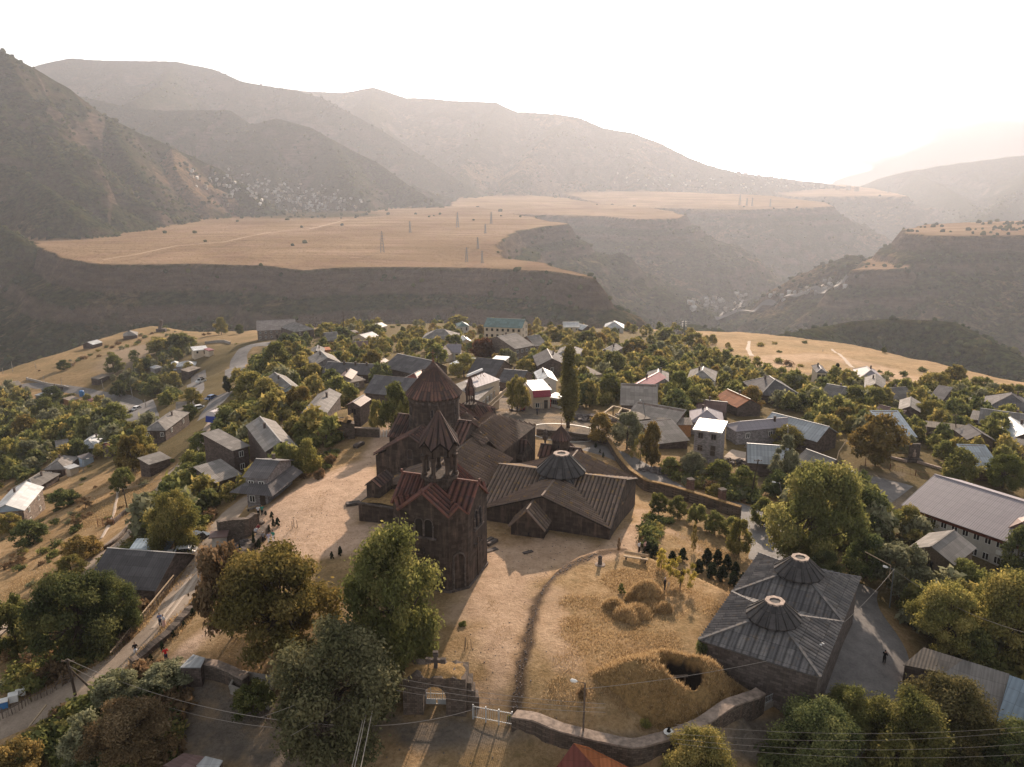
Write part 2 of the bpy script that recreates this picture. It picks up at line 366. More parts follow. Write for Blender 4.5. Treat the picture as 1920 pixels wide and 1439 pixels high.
GLASS_D = simple('dark_window_glass', (.02, .02, .025), .15, .2, 1, spec=.5)
WHITE = simple('white_paint', (.72, .72, .70), .5, .08, 3)
BLUE = simple('blue_paint', (.05, .18, .42), .5, .15, 3)
RED = simple('red_paint', (.42, .05, .04), .6, .15, 3)
MAROON = simple('maroon_cloth', (.25, .04, .06), .8, .15, 3)
RUSTM = simple('rusty_iron', (.16, .075, .045), .8, .3, 8)
STEEL = simple('grey_steel', (.20, .21, .22), .5, .2, 6, metal=.4)
SILVER = simple('silver_painted_iron', (.50, .52, .54), .4, .12, 6, metal=.3)
LAMPW = simple('white_lamp_shell', (.8, .8, .78), .3, .05, 3)
BLACKP = simple('black_car_paint', (.012, .013, .016), .18, .1, 2, spec=.6)
WHITEP = simple('white_car_paint', (.62, .63, .64), .25, .05, 2, spec=.5)
BLUEP = simple('blue_car_paint', (.05, .11, .26), .25, .05, 2, spec=.5)
RUBBER = simple('tyre_rubber', (.015, .015, .015), .9, .1, 8)
CABLE = simple('cable_sheath', (.10, .085, .075), .6, .1, 3)
CABLE_L = simple('pale_cable', (.34, .30, .27), .6, .1, 3)
CONC = simple('weathered_concrete', (.33, .30, .27), .9, .25, 1.2, bump=.3)
COPING = simple('wall_coping_stone', (.26, .205, .17), .95, .45, 1.8, bump=.5)
MOSAIC = simple('roadside_gravel', (.3, .27, .24), .95, .4, 9, bump=.6)
STONEG = simple('loose_dark_stone', (.14, .12, .115), .95, .45, 2.5, bump=.5)
HAY = simple('hay', (.36, .23, .105), .95, .35, 6, bump=.8)
STRAW = simple('straw_blades', (.46, .29, .12), .95, .3, 3)
# ------------------------------------------------------------------ ground cover masks painted from places on the map
def PP(pts): return np.array([G(u, v)[:2] for u, v in pts])
def mask_poly(pts, soft=2.0, wob=1.5, sc=6):
    P = PP(pts); bb = P.min(0)-20, P.max(0)+20; out = np.zeros(XX.shape)
    m = (XX > bb[0][0]) & (XX < bb[1][0]) & (YY > bb[0][1]) & (YY < bb[1][1])
    x = XX[m]; y = YY[m]; out[m] = smooth(-soft, soft, sdf(x, y, P)+fbm(x, y, sc, 3)*wob*2); return out
def mask_line(pts, w, soft=1.0, wob=.6, sc=3):
    P = PP(pts); bb = P.min(0)-20, P.max(0)+20; out = np.zeros(XX.shape)
    m = (XX > bb[0][0]) & (XX < bb[1][0]) & (YY > bb[0][1]) & (YY < bb[1][1])
    d, _ = seg_dist(XX[m], YY[m], P); out[m] = 1-smooth(w-soft, w+soft, d+fbm(XX[m], YY[m], sc, 3)*wob*2); return out
mx = lambda *a: np.maximum.reduce(a)
sand = mx(mask_poly([(470,975),(540,925),(600,890),(640,872),(690,862),(712,905),(672,980),(745,985),(745,1010),(650,1040),(600,1050),(520,1040),(490,1020)], 1.5),
          mask_poly([(915,1030),(1060,1015),(1135,1015),(1120,1040),(1040,1075),(1000,1140),(975,1230),(962,1330),(905,1330),(900,1200),(885,1105),(915,1060)], 2, 3)*.75,
          mask_line([(700,865),(730,800),(760,790)], 2.2), mask_line([(1205,990),(1170,1020),(1120,1040)], 2.2)*.8, mask_line([(1208,960),(1222,975),(1215,1010),(1190,1030)], 1.6)*.6,
          mask_line([(500,1130),(440,1160),(390,1185),(330,1235)], .9), mask_line([(1040,1110),(1030,1180),(1060,1240)], 1.6)*.5,
          mask_line([(1235,985),(1300,1020),(1350,1060)], .6)*.7, mask_poly([(560,900),(600,860),(640,800),(560,880)], 1)*.2,
          mask_poly([(185,1150),(300,1050),(420,975),(410,990),(300,1130),(260,1210),(240,1230)], .8)*0, mask_line([(1420,690),(1460,672),(1540,668),(1640,690),(1800,735)], 9, 4, 3, 20)*.5)
path = mask_line([(966,1345),(972,1290),(983,1232),(996,1168),(1012,1118),(1038,1082),(1072,1058),(1115,1040),(1165,1030)], .75, .3, .3, 1.2)  # trodden path line, darkened to paint in the embankment's shade
scrub = mx(mask_poly([(0,690),(180,650),(300,612),(480,615),(480,640),(330,690),(200,720),(0,740)], 6, 8, 12)*.38,mask_poly([(0,740),(120,790),(190,700),(330,640),(480,640),(440,700),(500,760),(330,860),(240,900),(140,850),(60,900),(0,900)], 6, 8, 20)*.8,
           mask_poly([(480,640),(560,620),(800,604),(1300,628),(1380,680),(1480,700),(1900,760),(1950,1000),(1700,960),(1500,900),(1200,850),(1080,750),(900,700),(700,740),(600,760),(480,720)], 6, 8, 20)*.75,
           mask_poly([(0,1180),(160,1100),(230,1110),(180,1200),(60,1280),(0,1290)], 3, 4)*.8, mask_poly([(1480,1000),(1700,950),(1920,1000),(1950,1439),(1430,1439),(1620,1300),(1700,1180),(1600,1100)], 3, 4)*.75,
           mask_poly([(1210,960),(1380,980),(1420,1040),(1380,1060),(1250,1010)], 2, 3)*.4, mask_poly([(560,1100),(640,1060),(790,1100),(830,1210),(740,1320),(560,1330),(400,1210)], 3, 4)*.25,
           mask_poly([(560,770),(700,760),(760,780),(700,800),(600,860),(540,900),(500,900)], 3, 4)*.6, mask_poly([(240,950),(420,870),(460,900),(400,980),(300,1040)], 3, 4)*.5)
grey = mx(mask_poly([(905,745),(1050,740),(1120,790),(1170,840),(1080,842),(960,800),(920,770)], 1.5),
          mask_poly([(300,1439),(330,1290),(400,1255),(560,1330),(800,1345),(950,1360),(1190,1425),(1420,1355),(1520,1340),(1520,1439)], 1.5, 2),
          mask_poly([(1390,880),(1480,890),(1700,885),(1700,990),(1560,960),(1400,900)], 2)*.8, mask_poly([(1490,700),(1550,700),(1500,712)], 2)*.3)
bare = mask_poly([(180,690),(210,655),(300,640),(290,665),(240,700),(200,710)], 4)*.6
xs = XX.ravel(); ys = YY.ravel()
t = NT('ground_dry_grass_and_dirt')
g = t.pos(); big = t.noise(.055, 5, .6, g); fine = t.noise(2.6, 6, .7, g); mid = t.noise(.35, 5, .65, g)
gold = t.mix(t.ramp(mid, [(.35, 0), (.65, 1)]), (.33, .21, .105), (.52, .365, .215))
gold = t.mix(t.ramp(big, [(.42, 0), (.66, .75)]), gold, (.24, .18, .09))
gold = t.mix(t.ramp(fine, [(.35, .55), (.62, 0)]), gold, (.15, .095, .045))
sandc = t.mix(t.ramp(mid, [(.3, 0), (.7, 1)]), (.46, .32, .23), (.64, .465, .345))
sandc = t.mix(t.ramp(fine, [(.3, .4), (.55, 0)]), sandc, (.33, .23, .15))
sandc = t.mix(t.ramp(t.noise(.9, 6, .75, g), [(.5, 0), (.62, .55)]), sandc, (.34, .24, .16)); gold = t.mix(t.ramp(t.noise(.8, 6, .75, g), [(.52, 0), (.64, .6)]), gold, (.17, .125, .06)); k = t.mix(t.attr('sand'), gold, sandc)
scr = t.mix(t.ramp(fine, [(.3, 0), (.7, 1)]), (.045, .05, .022), (.13, .10, .045))
k = t.mix(t.attr('scrub'), k, scr)
gr = t.mix(t.ramp(mid, [(.3, 0), (.7, 1)]), (.12, .105, .09), (.27, .225, .185)); gr = t.mix(t.ramp(fine, [(.3, .6), (.55, 0)]), gr, (.08, .068, .058)); gr = t.mix(t.ramp(t.noise(.16, 6, .7, g), [(.5, 0), (.62, .7)]), gr, (.34, .25, .16))
k = t.mix(t.attr('grey'), k, gr); k = t.mix(t.attr('path'), k, (.13, .09, .062)); k = t.mix(t.attr('bare'), k, (.25, .2, .16))
t.col(k, 1.0); t.b.inputs['Specular IOR Level'].default_value = .05
t.bump(t.math('ADD', fine, t.math('MULTIPLY', t.noise(9, 4, .7, g), .5)), .8, .25); GROUND = t.m
V = np.stack([xs, ys, GZ.ravel()], 1)
np_mesh('ground', V, grid_quads(len(GX), len(GY)), GROUND, smooth=True, kind='structure',
        attr=dict(sand=sand, scrub=scrub, grey=grey, path=path, bare=bare))
# ------------------------------------------------------------------ roads draped on the ground
def road(name, pts, w, mat, off=.07, wob=.25, z=None, kind='structure', step=1.2, crown=0):
    P = [G(u, v) for u, v in pts]; 
    # resample
    L = [0]
    for a, b in zip(P, P[1:]): L.append(L[-1]+np.linalg.norm((b-a)[:2]))
    P = np.array(P); m = max(3, int(L[-1]/step)); s = np.linspace(0, L[-1], m)
    Q = np.stack([np.interp(s, L, P[:, 0]), np.interp(s, L, P[:, 1])], 1)
    for _ in range(3): Q[1:-1] = (Q[:-2]+Q[1:-1]*2+Q[2:])/4
    T = np.gradient(Q, axis=0); T /= np.linalg.norm(T, axis=1)[:, None]; Nn = np.stack([-T[:, 1], T[:, 0]], 1)
    ww = np.interp(s/L[-1], np.linspace(0, 1, len(w)), w) if hasattr(w, '__len__') else np.full(m, w)
    nc = 7; V = []; 
    for i in range(m):
        for j in range(nc):
            f = j/(nc-1)*2-1; e = wob*float(fbm(np.array([s[i]+50*j]), np.array([3.3*j]), 4, 3)[0]) if abs(f) == 1 else 0
            x, y = Q[i]+Nn[i]*(f*(ww[i]/2)+e); V.append((x, y, Z(x, y)+off*(1.0 if abs(f) < 1 else .15)))
    U = []; q = grid_quads(nc, m)
    return np_mesh(name, np.array(V), q, mat, smooth=True, kind=kind)
t = NT('worn_asphalt'); g = t.pos(); t.col(t.ramp(t.math('ADD', t.math('MULTIPLY', t.noise(.5, 5, .6, g), .6), t.math('MULTIPLY', t.noise(4, 5, .7, g), .4)), [(.3, (.10, .095, .095)), (.7, (.23, .215, .21))]), .85); ASPH = t.m
t = NT('dusty_gravel_track'); g = t.pos(); t.col(t.ramp(t.math('ADD', t.math('MULTIPLY', t.noise(.6, 5, .6, g), .5), t.math('MULTIPLY', t.noise(5, 5, .7, g), .5)), [(.3, (.20, .155, .12)), (.7, (.42, .34, .27))]), 1); t.bump(t.noise(6, 5, .7, g), .6, .1); GRAV = t.m
t = NT('wheel_worn_dust'); g = t.pos(); t.col(t.ramp(t.noise(3, 5, .7, g), [(.3, (.36, .29, .235)), (.7, (.55, .46, .38))]), 1); DUST = t.m
ROADS = dict(
 ridge=([(520,644),(490,645),(463,650),(447,672),(440,700),(434,715)], [9,8,9,9,8,7], ASPH), ridge2=([(420,738),(408,752),(393,770),(385,783)], [7,7,6,5], ASPH),
 valley=([(-20,728),(60,722),(110,728),(160,735),(205,745),(228,748),(246,760),(260,775),(270,800)], [7,7,8,9,12,14,13,12,10], ASPH),
 side=([(372,700),(366,720),(368,735),(357,755),(345,770)], [7,8,7,6,5], ASPH),
 upper=([(412,768),(395,800),(372,835),(345,868),(318,895),(290,945),(255,985),(215,1018),(180,1050),(140,1080),(95,1118),(40,1160),(-30,1200)], [4.5,4,4,4,3.5,4,4,4.5,5,5,5.5,6,6], GRAV),
 wall=([(470,930),(440,955),(415,985),(400,1020),(375,1060),(340,1110),(310,1160),(270,1205),(225,1240),(150,1285),(80,1325),(-30,1370)], [4,4.5,5,5,4.5,4.5,4.5,4.5,5,5,5,5], GRAV),
 east=([(1105,838),(1150,850),(1190,870),(1235,900),(1280,925),(1330,940),(1390,955),(1425,975),(1440,1000),(1448,1030),(1445,1060)], [6,5,5,5,5,5,6,6,6,6,6], ASPH),
 low=([(1610,1095),(1600,1110),(1602,1140),(1622,1170),(1628,1200),(1615,1240),(1590,1290),(1560,1330),(1500,1370)], [5,6,7,9,10,10,9,9,10], ASPH),
 alley=([(545,790),(520,820),(505,850),(480,880)], [4,4,4,4], GRAV), lane=([(1365,850),(1400,858),(1440,862)], [6,6,6], DUST), street=([(1520,905),(1600,905),(1690,930)], [10,12,14], ASPH),
 field=([(1560,655),(1580,670),(1600,690)], [1.2,1.5,1.8], DUST), field2=([(1405,640),(1402,655),(1410,668)], [1.5,1.8,2], DUST), lane2=([(1395,880),(1400,890)], [3,3], DUST))
for kx, (pts, w, m) in ROADS.items(): road('road' if m is not GRAV else 'dirt_road', pts, w, m, off=.08 if m is not DUST else .1)
for pts in ([(378,1052),(345,1098),(318,1140),(285,1180)], [(392,1050),(362,1090),(334,1132),(305,1170)], [(330,880),(285,945),(235,1000)], [(225,905),(215,960),(190,1010)], [(150,1085),(60,1140),(0,1180)], [(168,1062),(100,1105),(30,1148)]):
    road('wheel_rut', pts, .7, DUST, off=.12, wob=.3)
# circle painted on the square
P = [G(1065+70*cos(a), 810+24*sin(a)) for a in np.linspace(0, 2*pi, 60)]
V = []; 
c0 = G(1060, 812)
for i in range(61):
    a = 2*pi*i/60
    for r in (6.7, 6.95): x, y = c0[0]+r*cos(a)*1.15, c0[1]+r*sin(a); V.append((x, y, Z(x, y)+.1))
np_mesh('painted_ring', np.array(V), np.array([(2*i, 2*i+1, 2*i+3, 2*i+2) for i in range(60)]), WHITE, kind='structure')
# ------------------------------------------------------------------ far country: mesas, gorge and mountains in one height field
def MP(pts):
    P = np.array([atD(*p) for p in pts]); Am = np.c_[P[:, :2], np.ones(len(P))]; co = np.linalg.lstsq(Am, P[:, 2], rcond=None)[0]; return P, co
MESAS = [MP(m) for m in (
 [(-500,430,1750),(-100,444,1560),(60,455,1467),(100,478,1235),(175,500,1090),(250,500,1088),(350,497,1108),(480,499,1094),(560,508,1032),(640,503,1066),(780,500,1088),(900,500,1088),(1000,507,1040),(1112,524,950),(1085,513,1010),(1020,492,1140),(968,480,1220),(938,465,1360),(945,448,1550),(975,433,1790),(1058,422,1990),(1000,405,2420),(960,398,2700),(880,388,3150),(600,385,3200),(-600,385,3200)],
 [(840,400,2900),(1000,403,2790),(1130,404,2760),(1200,410,2640),(1268,408,2680),(1288,402,2830),(1240,393,3150),(1150,385,3450),(1060,372,3900),(980,362,4300),(860,372,3900)],
 [(1150,388,3600),(1300,391,3500),(1400,393,3450),(1480,391,3500),(1568,388,3560),(1550,380,3750),(1450,368,4100),(1300,360,4400),(1100,356,4600),(1050,362,4400)],
 [(1490,376,4700),(1560,368,4650),(1662,361,4600),(1690,366,4550),(1700,372,4600),(1640,356,5300),(1560,348,5900),(1450,342,6000),(1440,360,5200)],
 [(1692,434,1750),(1720,441,1650),(1800,443,1600),(1920,440,1600),(2500,430,1500),(2500,400,2400),(1920,415,2250),(1850,417,2200),(1750,421,2080),(1695,428,1900)],
 [(1592,503,1620),(1608,488,1800),(1700,470,1900),(1750,480,1700),(1700,505,1560)])]
RIDGES = [([(u, v, D) for u, v, D in r], k, fo) for r, k, fo in (
 ([(-500,-60,2500),(-200,30,2350),(0,92,2300),(60,125,2350),(130,165,2400),(190,213,2450),(250,243,2500),(320,273,2550),(400,312,2600),(440,345,2500)], .5, 1),
 ([(-300,120,2000),(-100,165,2000),(0,197,2000),(60,222,2030),(120,258,2050),(140,285,1950)], .62, 1),
 ([(-300,270,1750),(-100,290,1750),(0,305,1750),(60,335,1700),(110,372,1600)], .66, 1), ([(-300,400,1500),(-90,405,1450),(0,422,1400),(30,442,1330)], .66, 1),
 ([(40,140,5200),(75,122,5100),(130,110,5000),(200,114,5000),(330,116,5000),(400,130,4900),(450,152,4800),(560,172,4700),(600,183,4600),(700,235,4400),(800,300,4200),(860,340,4000)], .45, .8),
 ([(480,160,6000),(580,172,6000),(640,174,5900),(700,164,5800),(760,183,5700),(800,185,5700),(880,190,5600),(930,192,5500),(970,210,5500),(1050,215,5400),(1090,222,5400),(1130,240,5300),(1190,250,5300),(1240,270,5200),(1290,295,5200),(1330,310,5200),(1390,325,5200),(1450,333,5300),(1530,342,5400),(1600,352,5300)], .45, .5),
 ([(150,180,3700),(230,200,3700),(310,208,3650),(360,206,3600),(430,207,3600),(470,235,3550),(520,222,3500),(580,238,3450),(620,262,3400),(700,302,3300),(760,345,3150),(830,388,3000)], .48, .8),
 ([(1060,225,5300),(1020,262,4800),(990,300,4500),(960,345,4200)], .5, .5), ([(930,192,5500),(900,250,4900),(870,310,4400),(860,350,4000)], .5, .5), ([(700,166,5800),(690,220,5000),(720,280,4400),(800,345,3900)], .5, .5),
 ([(1190,250,5300),(1180,290,4900),(1210,330,4600)], .5, .4), ([(330,118,5000),(300,160,4300),(250,190,3900)], .5, .8), ([(480,232,3550),(500,290,3200),(520,340,2950)], .5, .8), ([(620,262,3400),(640,310,3050),(660,360,2800)], .48, .7),
 ([(190,213,2450),(230,280,2200),(260,330,2050)], .6, 1), ([(320,273,2550),(330,320,2300),(350,350,2250)], .6, .5), ([(60,222,2030),(110,300,1850),(150,345,1780)], .62, 1),
 ([(1440,638,800),(1490,628,840),(1560,612,900),(1600,603,900),(1660,597,900),(1720,600,890),(1780,603,870),(1850,642,810),(1920,690,750),(2100,770,690)], .42, .6),
 ([(1340,615,1700),(1380,604,1750),(1440,583,1900),(1560,565,2000),(1620,572,2050),(1700,600,1900)], .4, .6),
 ([(1300,607,1150),(1350,628,1000),(1420,640,900)], .42, .6),
 ([(1610,352,6300),(1650,335,6100),(1700,322,5900),(1800,306,5700),(1950,288,5400),(2300,250,5400)], .36, 1), ([(1720,325,5800),(1790,360,4900),(1840,398,4200)], .42, 1), ([(1960,300,5300),(1900,370,4300),(1850,410,3600)], .42, 1))]
RW = [(np.array([atD(*p) for p in r]), k, fo) for r, k, fo in RIDGES]
def Zfar(X, Y):
    n1 = fbm(X, Y, 420, 5); n2 = fbm(X+999, Y, 120, 4); z = np.full(X.shape, -385.0)+n1*30; forest = np.full(X.shape, .75); flat = np.zeros(X.shape)
    rid = np.abs(fbm(X+300, Y-200, 520, 4)); rid2 = np.abs(fbm(X-300, Y+700, 170, 3)); rid3 = np.abs(fbm(X+1300, Y+200, 300, 4))
    for P, co in MESAS:
        d = sdf(X, Y, P)+n2*26+n1*20; top = co[0]*X+co[1]*Y+co[2]+n1*6
        o = np.maximum(-d, 0); zz = top-(1.6*np.minimum(o, 22)+.35*np.clip(o-22, 0, 30)+1.3*np.clip(o-52, 0, 18)+.52*np.maximum(o-70, 0))+np.where(o > 70, np.minimum(1, (o-70)/60)*(rid2-.12)*70+np.minimum(1, (o-70)/120)*(rid3-.12)*60, 0)
        m = zz > z; z = np.where(m, zz, z); fl = smooth(-4, 10, d); flat = np.where(m, fl, flat); forest = np.where(m, .45*(1-fl), forest)
    for P, k, fo in RW:
        d, par = seg_dist(X, Y, P); i = np.clip(np.floor(par).astype(int), 0, len(P)-2); f = par-i
        c = P[i, 2]*(1-f)+P[i+1, 2]*f; s = smooth(0, 260, d)
        zz = c-k*d*(1-.35*rid*smooth(0, 400, d))-rid*150*s-(rid3-.12)*95*s-(rid2-.1)*40*s+n2*(5+14*s)+np.minimum(d, 12)*.2
        m = zz > z; z = np.where(m, zz, z); flat = np.where(m, 0, flat); forest = np.where(m, fo, forest)
    return z, forest, flat
az = np.radians(np.linspace(-50, 50, 1000)); rr = np.exp(np.linspace(np.log(640), np.log(7900), 620))
AZ, RRr = np.meshgrid(az, rr); XF = np.sin(AZ)*RRr; YF = np.cos(AZ)*RRr
ZF, FO, FL = Zfar(XF, YF)
def blob(u, v, D, rx, ry):
    p = atD(u, v, D); return np.exp(-(((XF-p[0])/rx)**2+((YF-p[1])/ry)**2))
town = blob(500, 372, 2650, 230, 420)+blob(620,385,2500,160,200)+blob(420,335,2900,160,260)
FO = FO+.5*np.clip(town, 0, 1)*1.1; FL2 = FL*(1-.85*np.clip(town*1.2, 0, 1))
gold2 = blob(420,310,2500,150,300)+blob(300,320,2200,130,220)*.8+blob(60,380,1560,90,100)+blob(560,350,2850,120,120)+blob(1000,340,4400,300,200)*.6
FO = np.clip(FO-gold2*.7, 0, 1.2)
t = NT('hill_country'); g = t.pos(); geo = t.n('NewGeometry'); sp = t.n('SeparateXYZ'); t.l(geo.outputs['Normal'], sp.inputs[0])
nb = t.noise(.004, 6, .62, g); nf = t.noise(.03, 6, .72, g); nff = t.noise(.11, 4, .7, g)
grass = t.mix(t.ramp(nb, [(.35, 0), (.65, 1)]), (.27, .175, .115), (.47, .33, .23)); st = t.noise(.02, 6, .7, t.pos((.18, 1.9, 1)))
grass = t.mix(t.ramp(st, [(.46, 0), (.62, .75)]), grass, (.21, .145, .09))
wood = t.mix(t.ramp(nff, [(.38, 0), (.62, 1)]), (.008, .014, .007), (.052, .066, .026)); wood = t.mix(t.ramp(nf, [(.45, 0), (.75, .55)]), wood, (.085, .055, .025))
dry = t.mix(t.ramp(t.math('ADD', t.math('MULTIPLY', nf, .5), t.math('MULTIPLY', nff, .5)), [(.4, 0), (.58, 1)]), (.07, .055, .032), (.27, .18, .11))
fm = t.math('ADD', t.attr('forest'), t.math('MULTIPLY', t.math('SUBTRACT', t.math('ADD', t.math('MULTIPLY', nf, .6), t.math('MULTIPLY', nb, .6)), .6), 3.0))
k = t.mix(t.ramp(fm, [(.1, 0), (.36, 1)]), dry, wood)
rock = t.mix(t.ramp(t.noise(.05, 5, .7, t.pos((.4, .4, 3))), [(.3, 0), (.7, 1)]), (.07, .05, .042), (.22, .155, .125))
k = t.mix(t.math('MULTIPLY', t.ramp(sp.outputs[2], [(.62, 1), (.80, 0)]), .7), k, rock)
grass = t.mix(t.ramp(t.noise(.012, 3, .5, t.pos((1, .35, 1)), 1.5), [(.47, 0), (.5, .28)]), grass, (.33, .24, .13)); k = t.mix(t.attr('flat'), k, grass); t.col(k, 1); t.b.inputs['Specular IOR Level'].default_value = 0
t.bump(t.math('ADD', nf, t.math('MULTIPLY', nff, .6)), 1.0, 22); HILL = t.m
np_mesh('hills', np.stack([XF.ravel(), YF.ravel(), ZF.ravel()], 1), grid_quads(1000, 620), HILL, smooth=True, kind='structure', attr=dict(forest=FO, flat=FL2))
def GF(u, v):
    """ground point on the far country under a photo pixel"""
    r = ray(u, v); D = np.exp(np.linspace(np.log(650), np.log(7800), 1500)); x = r[0]/r[1]*D; y = D; h = H+r[2]/r[1]*D-Zfar(x, y)[0]
    i = np.argmax(h < 0); i = i if h[i] < 0 else len(D)-1
    return np.array([x[i], y[i], H+r[2]/r[1]*D[i]])
# far range beyond the haze, behind the drifting cloud
pts = [(1560,345,12500),(1620,325,12500),(1680,296,12500),(1740,272,12500),(1800,256,12500),(1860,246,12500),(1930,236,12500),(2000,232,12500),(2100,236,12500),(2400,250,12500)]
V = []; P = np.array([atD(*p) for p in pts]); xx = np.linspace(P[0][0], P[-1][0], 160); zz = np.interp(xx, P[:, 0], P[:, 2])+fbm(xx, xx*0, 700, 4)*60; zz[0] = -400
for dz, dy in ((-1400, 2600), (-500, 1100), (0, 0), (-260, -500), (-700, -1300), (-1500, -2400)):
    for x, z in zip(xx, zz): V.append((x, 12500+dy+float(fbm(np.array([x]), np.array([dy*1.]), 500, 3)[0])*200, z+dz))
np_mesh('far_mountain', np.array(V), grid_quads(160, 6), HILL, smooth=True, kind='structure', attr=dict(forest=np.full(960, .6), flat=np.zeros(960)))
# river in the gorge
RIV = simple('pale_river_and_road', (.16, .15, .14), .8, .15, .02)
def farstrip(name, pts, w, mat):
    P = np.array([GF(u, v) for u, v in pts]); V = []
    s = np.linspace(0, len(P)-1, 60); Q = np.stack([np.interp(s, range(len(P)), P[:, i]) for i in range(2)], 1)
    T = np.gradient(Q, axis=0); T /= np.linalg.norm(T, axis=1)[:, None]
    for q, tt in zip(Q, T):
        for e in (-1, 0, 1): x = q[0]-tt[1]*e*w/2; y = q[1]+tt[0]*e*w/2; V.append((x, y, float(Zfar(np.array([x]), np.array([y]))[0][0])+7))
    np_mesh(name, np.array(V), grid_quads(3, 60), mat, kind='structure')
farstrip('river', [(1340,602),(1380,590),(1430,575),(1480,560),(1530,545),(1585,533)], 10, RIV)
TRK = simple('worn_field_track', (.47, .34, .24), 1, .1, .02)
for q_ in ([(195,497),(260,486),(330,470),(420,462),(500,444),(580,436),(650,418),(720,411)],): farstrip('dirt_road', q_, 3.2, TRK)
farstrip('road', [(1350,600),(1375,585),(1390,570),(1400,566)], 7, RIV)
# woods and thickets over the far slopes (uncountable)
t = NT('far_tree_crowns'); k = t.ramp(t.attr('leaf'), [(0, (.018, .028, .012)), (.6, (.05, .066, .025)), (1, (.10, .095, .036))]); t.col(k, 1); t.b.inputs['Specular IOR Level'].default_value = 0; FARW = t.m
rs = np.random.default_rng(77); N0 = 60000; a_ = np.radians(rs.uniform(-36, 36, N0)); d_ = np.exp(rs.uniform(np.log(660), np.log(5200), N0)); x = np.sin(a_)*d_; y = np.cos(a_)*d_; z, fo_, fl_ = Zfar(x, y)
pr = fo_*(1-fl_)+fl_*.004+(fl_ > .5)*(x > 700)*(y < 2300)*.55+.25*np.clip(np.exp(-(((x+760)/330)**2+((y-2650)/450)**2)), 0, 1); cl_ = fbm(x, y, 140, 4)*1.5+.42; ok = (rs.random(N0) < pr*np.clip(cl_, .03, 1)*.75) & (z > -360); x, y, z, d_ = x[ok], y[ok], z[ok], d_[ok]; n = len(x)
ph_ = (1+5**.5)/2; ico = np.array([(-1,ph_,0),(1,ph_,0),(-1,-ph_,0),(1,-ph_,0),(0,-1,ph_),(0,1,ph_),(0,-1,-ph_),(0,1,-ph_),(ph_,0,-1),(ph_,0,1),(-ph_,0,-1),(-ph_,0,1)])/1.9
icf = np.array([(0,11,5),(0,5,1),(0,1,7),(0,7,10),(0,10,11),(1,5,9),(5,11,4),(11,10,2),(10,7,6),(7,1,8),(3,9,4),(3,4,2),(3,2,6),(3,6,8),(3,8,9),(4,9,5),(2,4,11),(6,2,10),(8,6,7),(9,8,1)])
sz_ = (2.4+3.0*rs.random(n))*np.clip((d_/1500)**.55, .75, 2.4); V = ico[None]*(.7+.6*rs.random((n, 12, 1)))*sz_[:, None, None]*[1, 1, .85]+np.stack([x, y, z+sz_*.45], 1)[:, None]; Q = icf[None]+(np.arange(n)*12)[:, None, None]
np_mesh('far_woods', V.reshape(-1, 3), Q.reshape(-1, 3), FARW, attr=dict(leaf=np.repeat(rs.random(n), 12)), kind='stuff'); print('far woods', n)
# ------------------------------------------------------------------ air
me = MB().box((300, 3700, 130), (13000, 8600, 1230)); m = bpy.data.materials.new('dusty_air'); m.use_nodes = True; tt = m.node_tree; tt.nodes.clear()
pv = tt.nodes.new('ShaderNodeVolumePrincipled'); ou = tt.nodes.new('ShaderNodeOutputMaterial'); tt.links.new(pv.outputs[0], ou.inputs['Volume'])
pv.inputs['Color'].default_value = (.80, .84, .95, 1); pv.inputs['Density'].default_value = 0.76e-4; pv.inputs['Anisotropy'].default_value = .44
HAZE = me.build('haze', m, kind='stuff')
# ------------------------------------------------------------------ foliage
def leafmat(name, c1, c2, c3=None, trans=.45):
    t = NT(name); b = t.b; g = t.obj(); r = t.attr('leaf'); k = t.ramp(r, [(0, c1), (.5, c2), (1, c3 or c2)])
    hs = t.n('HueSaturation'); t.l(k, hs.inputs['Color']); t.l(t.math('ADD', t.math('MULTIPLY', t.rnd(), .55), .85), hs.inputs['Value']); t.l(t.math('ADD', t.math('MULTIPLY', t.math('FRACT', t.math('MULTIPLY', t.rnd(), 7.3)), .014), .4875), hs.inputs['Hue'])
    df = t.n('BsdfDiffuse'); tr = t.n('BsdfTranslucent'); ms = t.n('MixShader'); ms.inputs[0].default_value = trans
    hs.inputs['Saturation'].default_value = .82; t.l(hs.outputs[0], df.inputs[0]); h2 = t.n('HueSaturation'); h2.inputs['Saturation'].default_value = 1.15; h2.inputs['Value'].default_value = 1.25; h2.inputs['Hue'].default_value = .485
    t.l(hs.outputs[0], h2.inputs['Color']); t.l(h2.outputs[0], tr.inputs[0]); t.l(df.outputs[0], ms.inputs[1]); t.l(tr.outputs[0], ms.inputs[2])
    t.l(ms.outputs[0], t.t.nodes['Material Output'].inputs['Surface']); return t.m
L_DARK = leafmat('dark_green_leaves', (0.0364, 0.0527, 0.0203), (0.091, 0.1174, 0.0364), (0.1925, 0.2025, 0.0567), .3)
L_MID = leafmat('green_leaves', (0.061, 0.0784, 0.0226), (0.1304, 0.1478, 0.0383), (0.261, 0.2522, 0.061))
L_YEL = leafmat('yellow_green_leaves', (0.0966, 0.0998, 0.0225), (0.2012, 0.1932, 0.0419), (0.3703, 0.3059, 0.0644), .4)
L_ORG = leafmat('autumn_leaves', (.085, .072, .017), (.175, .14, .03), (.29, .22, .045), .4)
L_GREY = leafmat('grey_green_leaves', (0.0936, 0.1014, 0.0546), (0.1716, 0.1794, 0.0936), (0.2808, 0.2808, 0.156), .3)
L_GOLD = leafmat('golden_leaves', (.16, .14, .015), (.34, .29, .03), (.5, .42, .05), .45)
L_CON = leafmat('conifer_needles', (.010, .018, .010), (.025, .038, .018), (.045, .055, .025), .15)
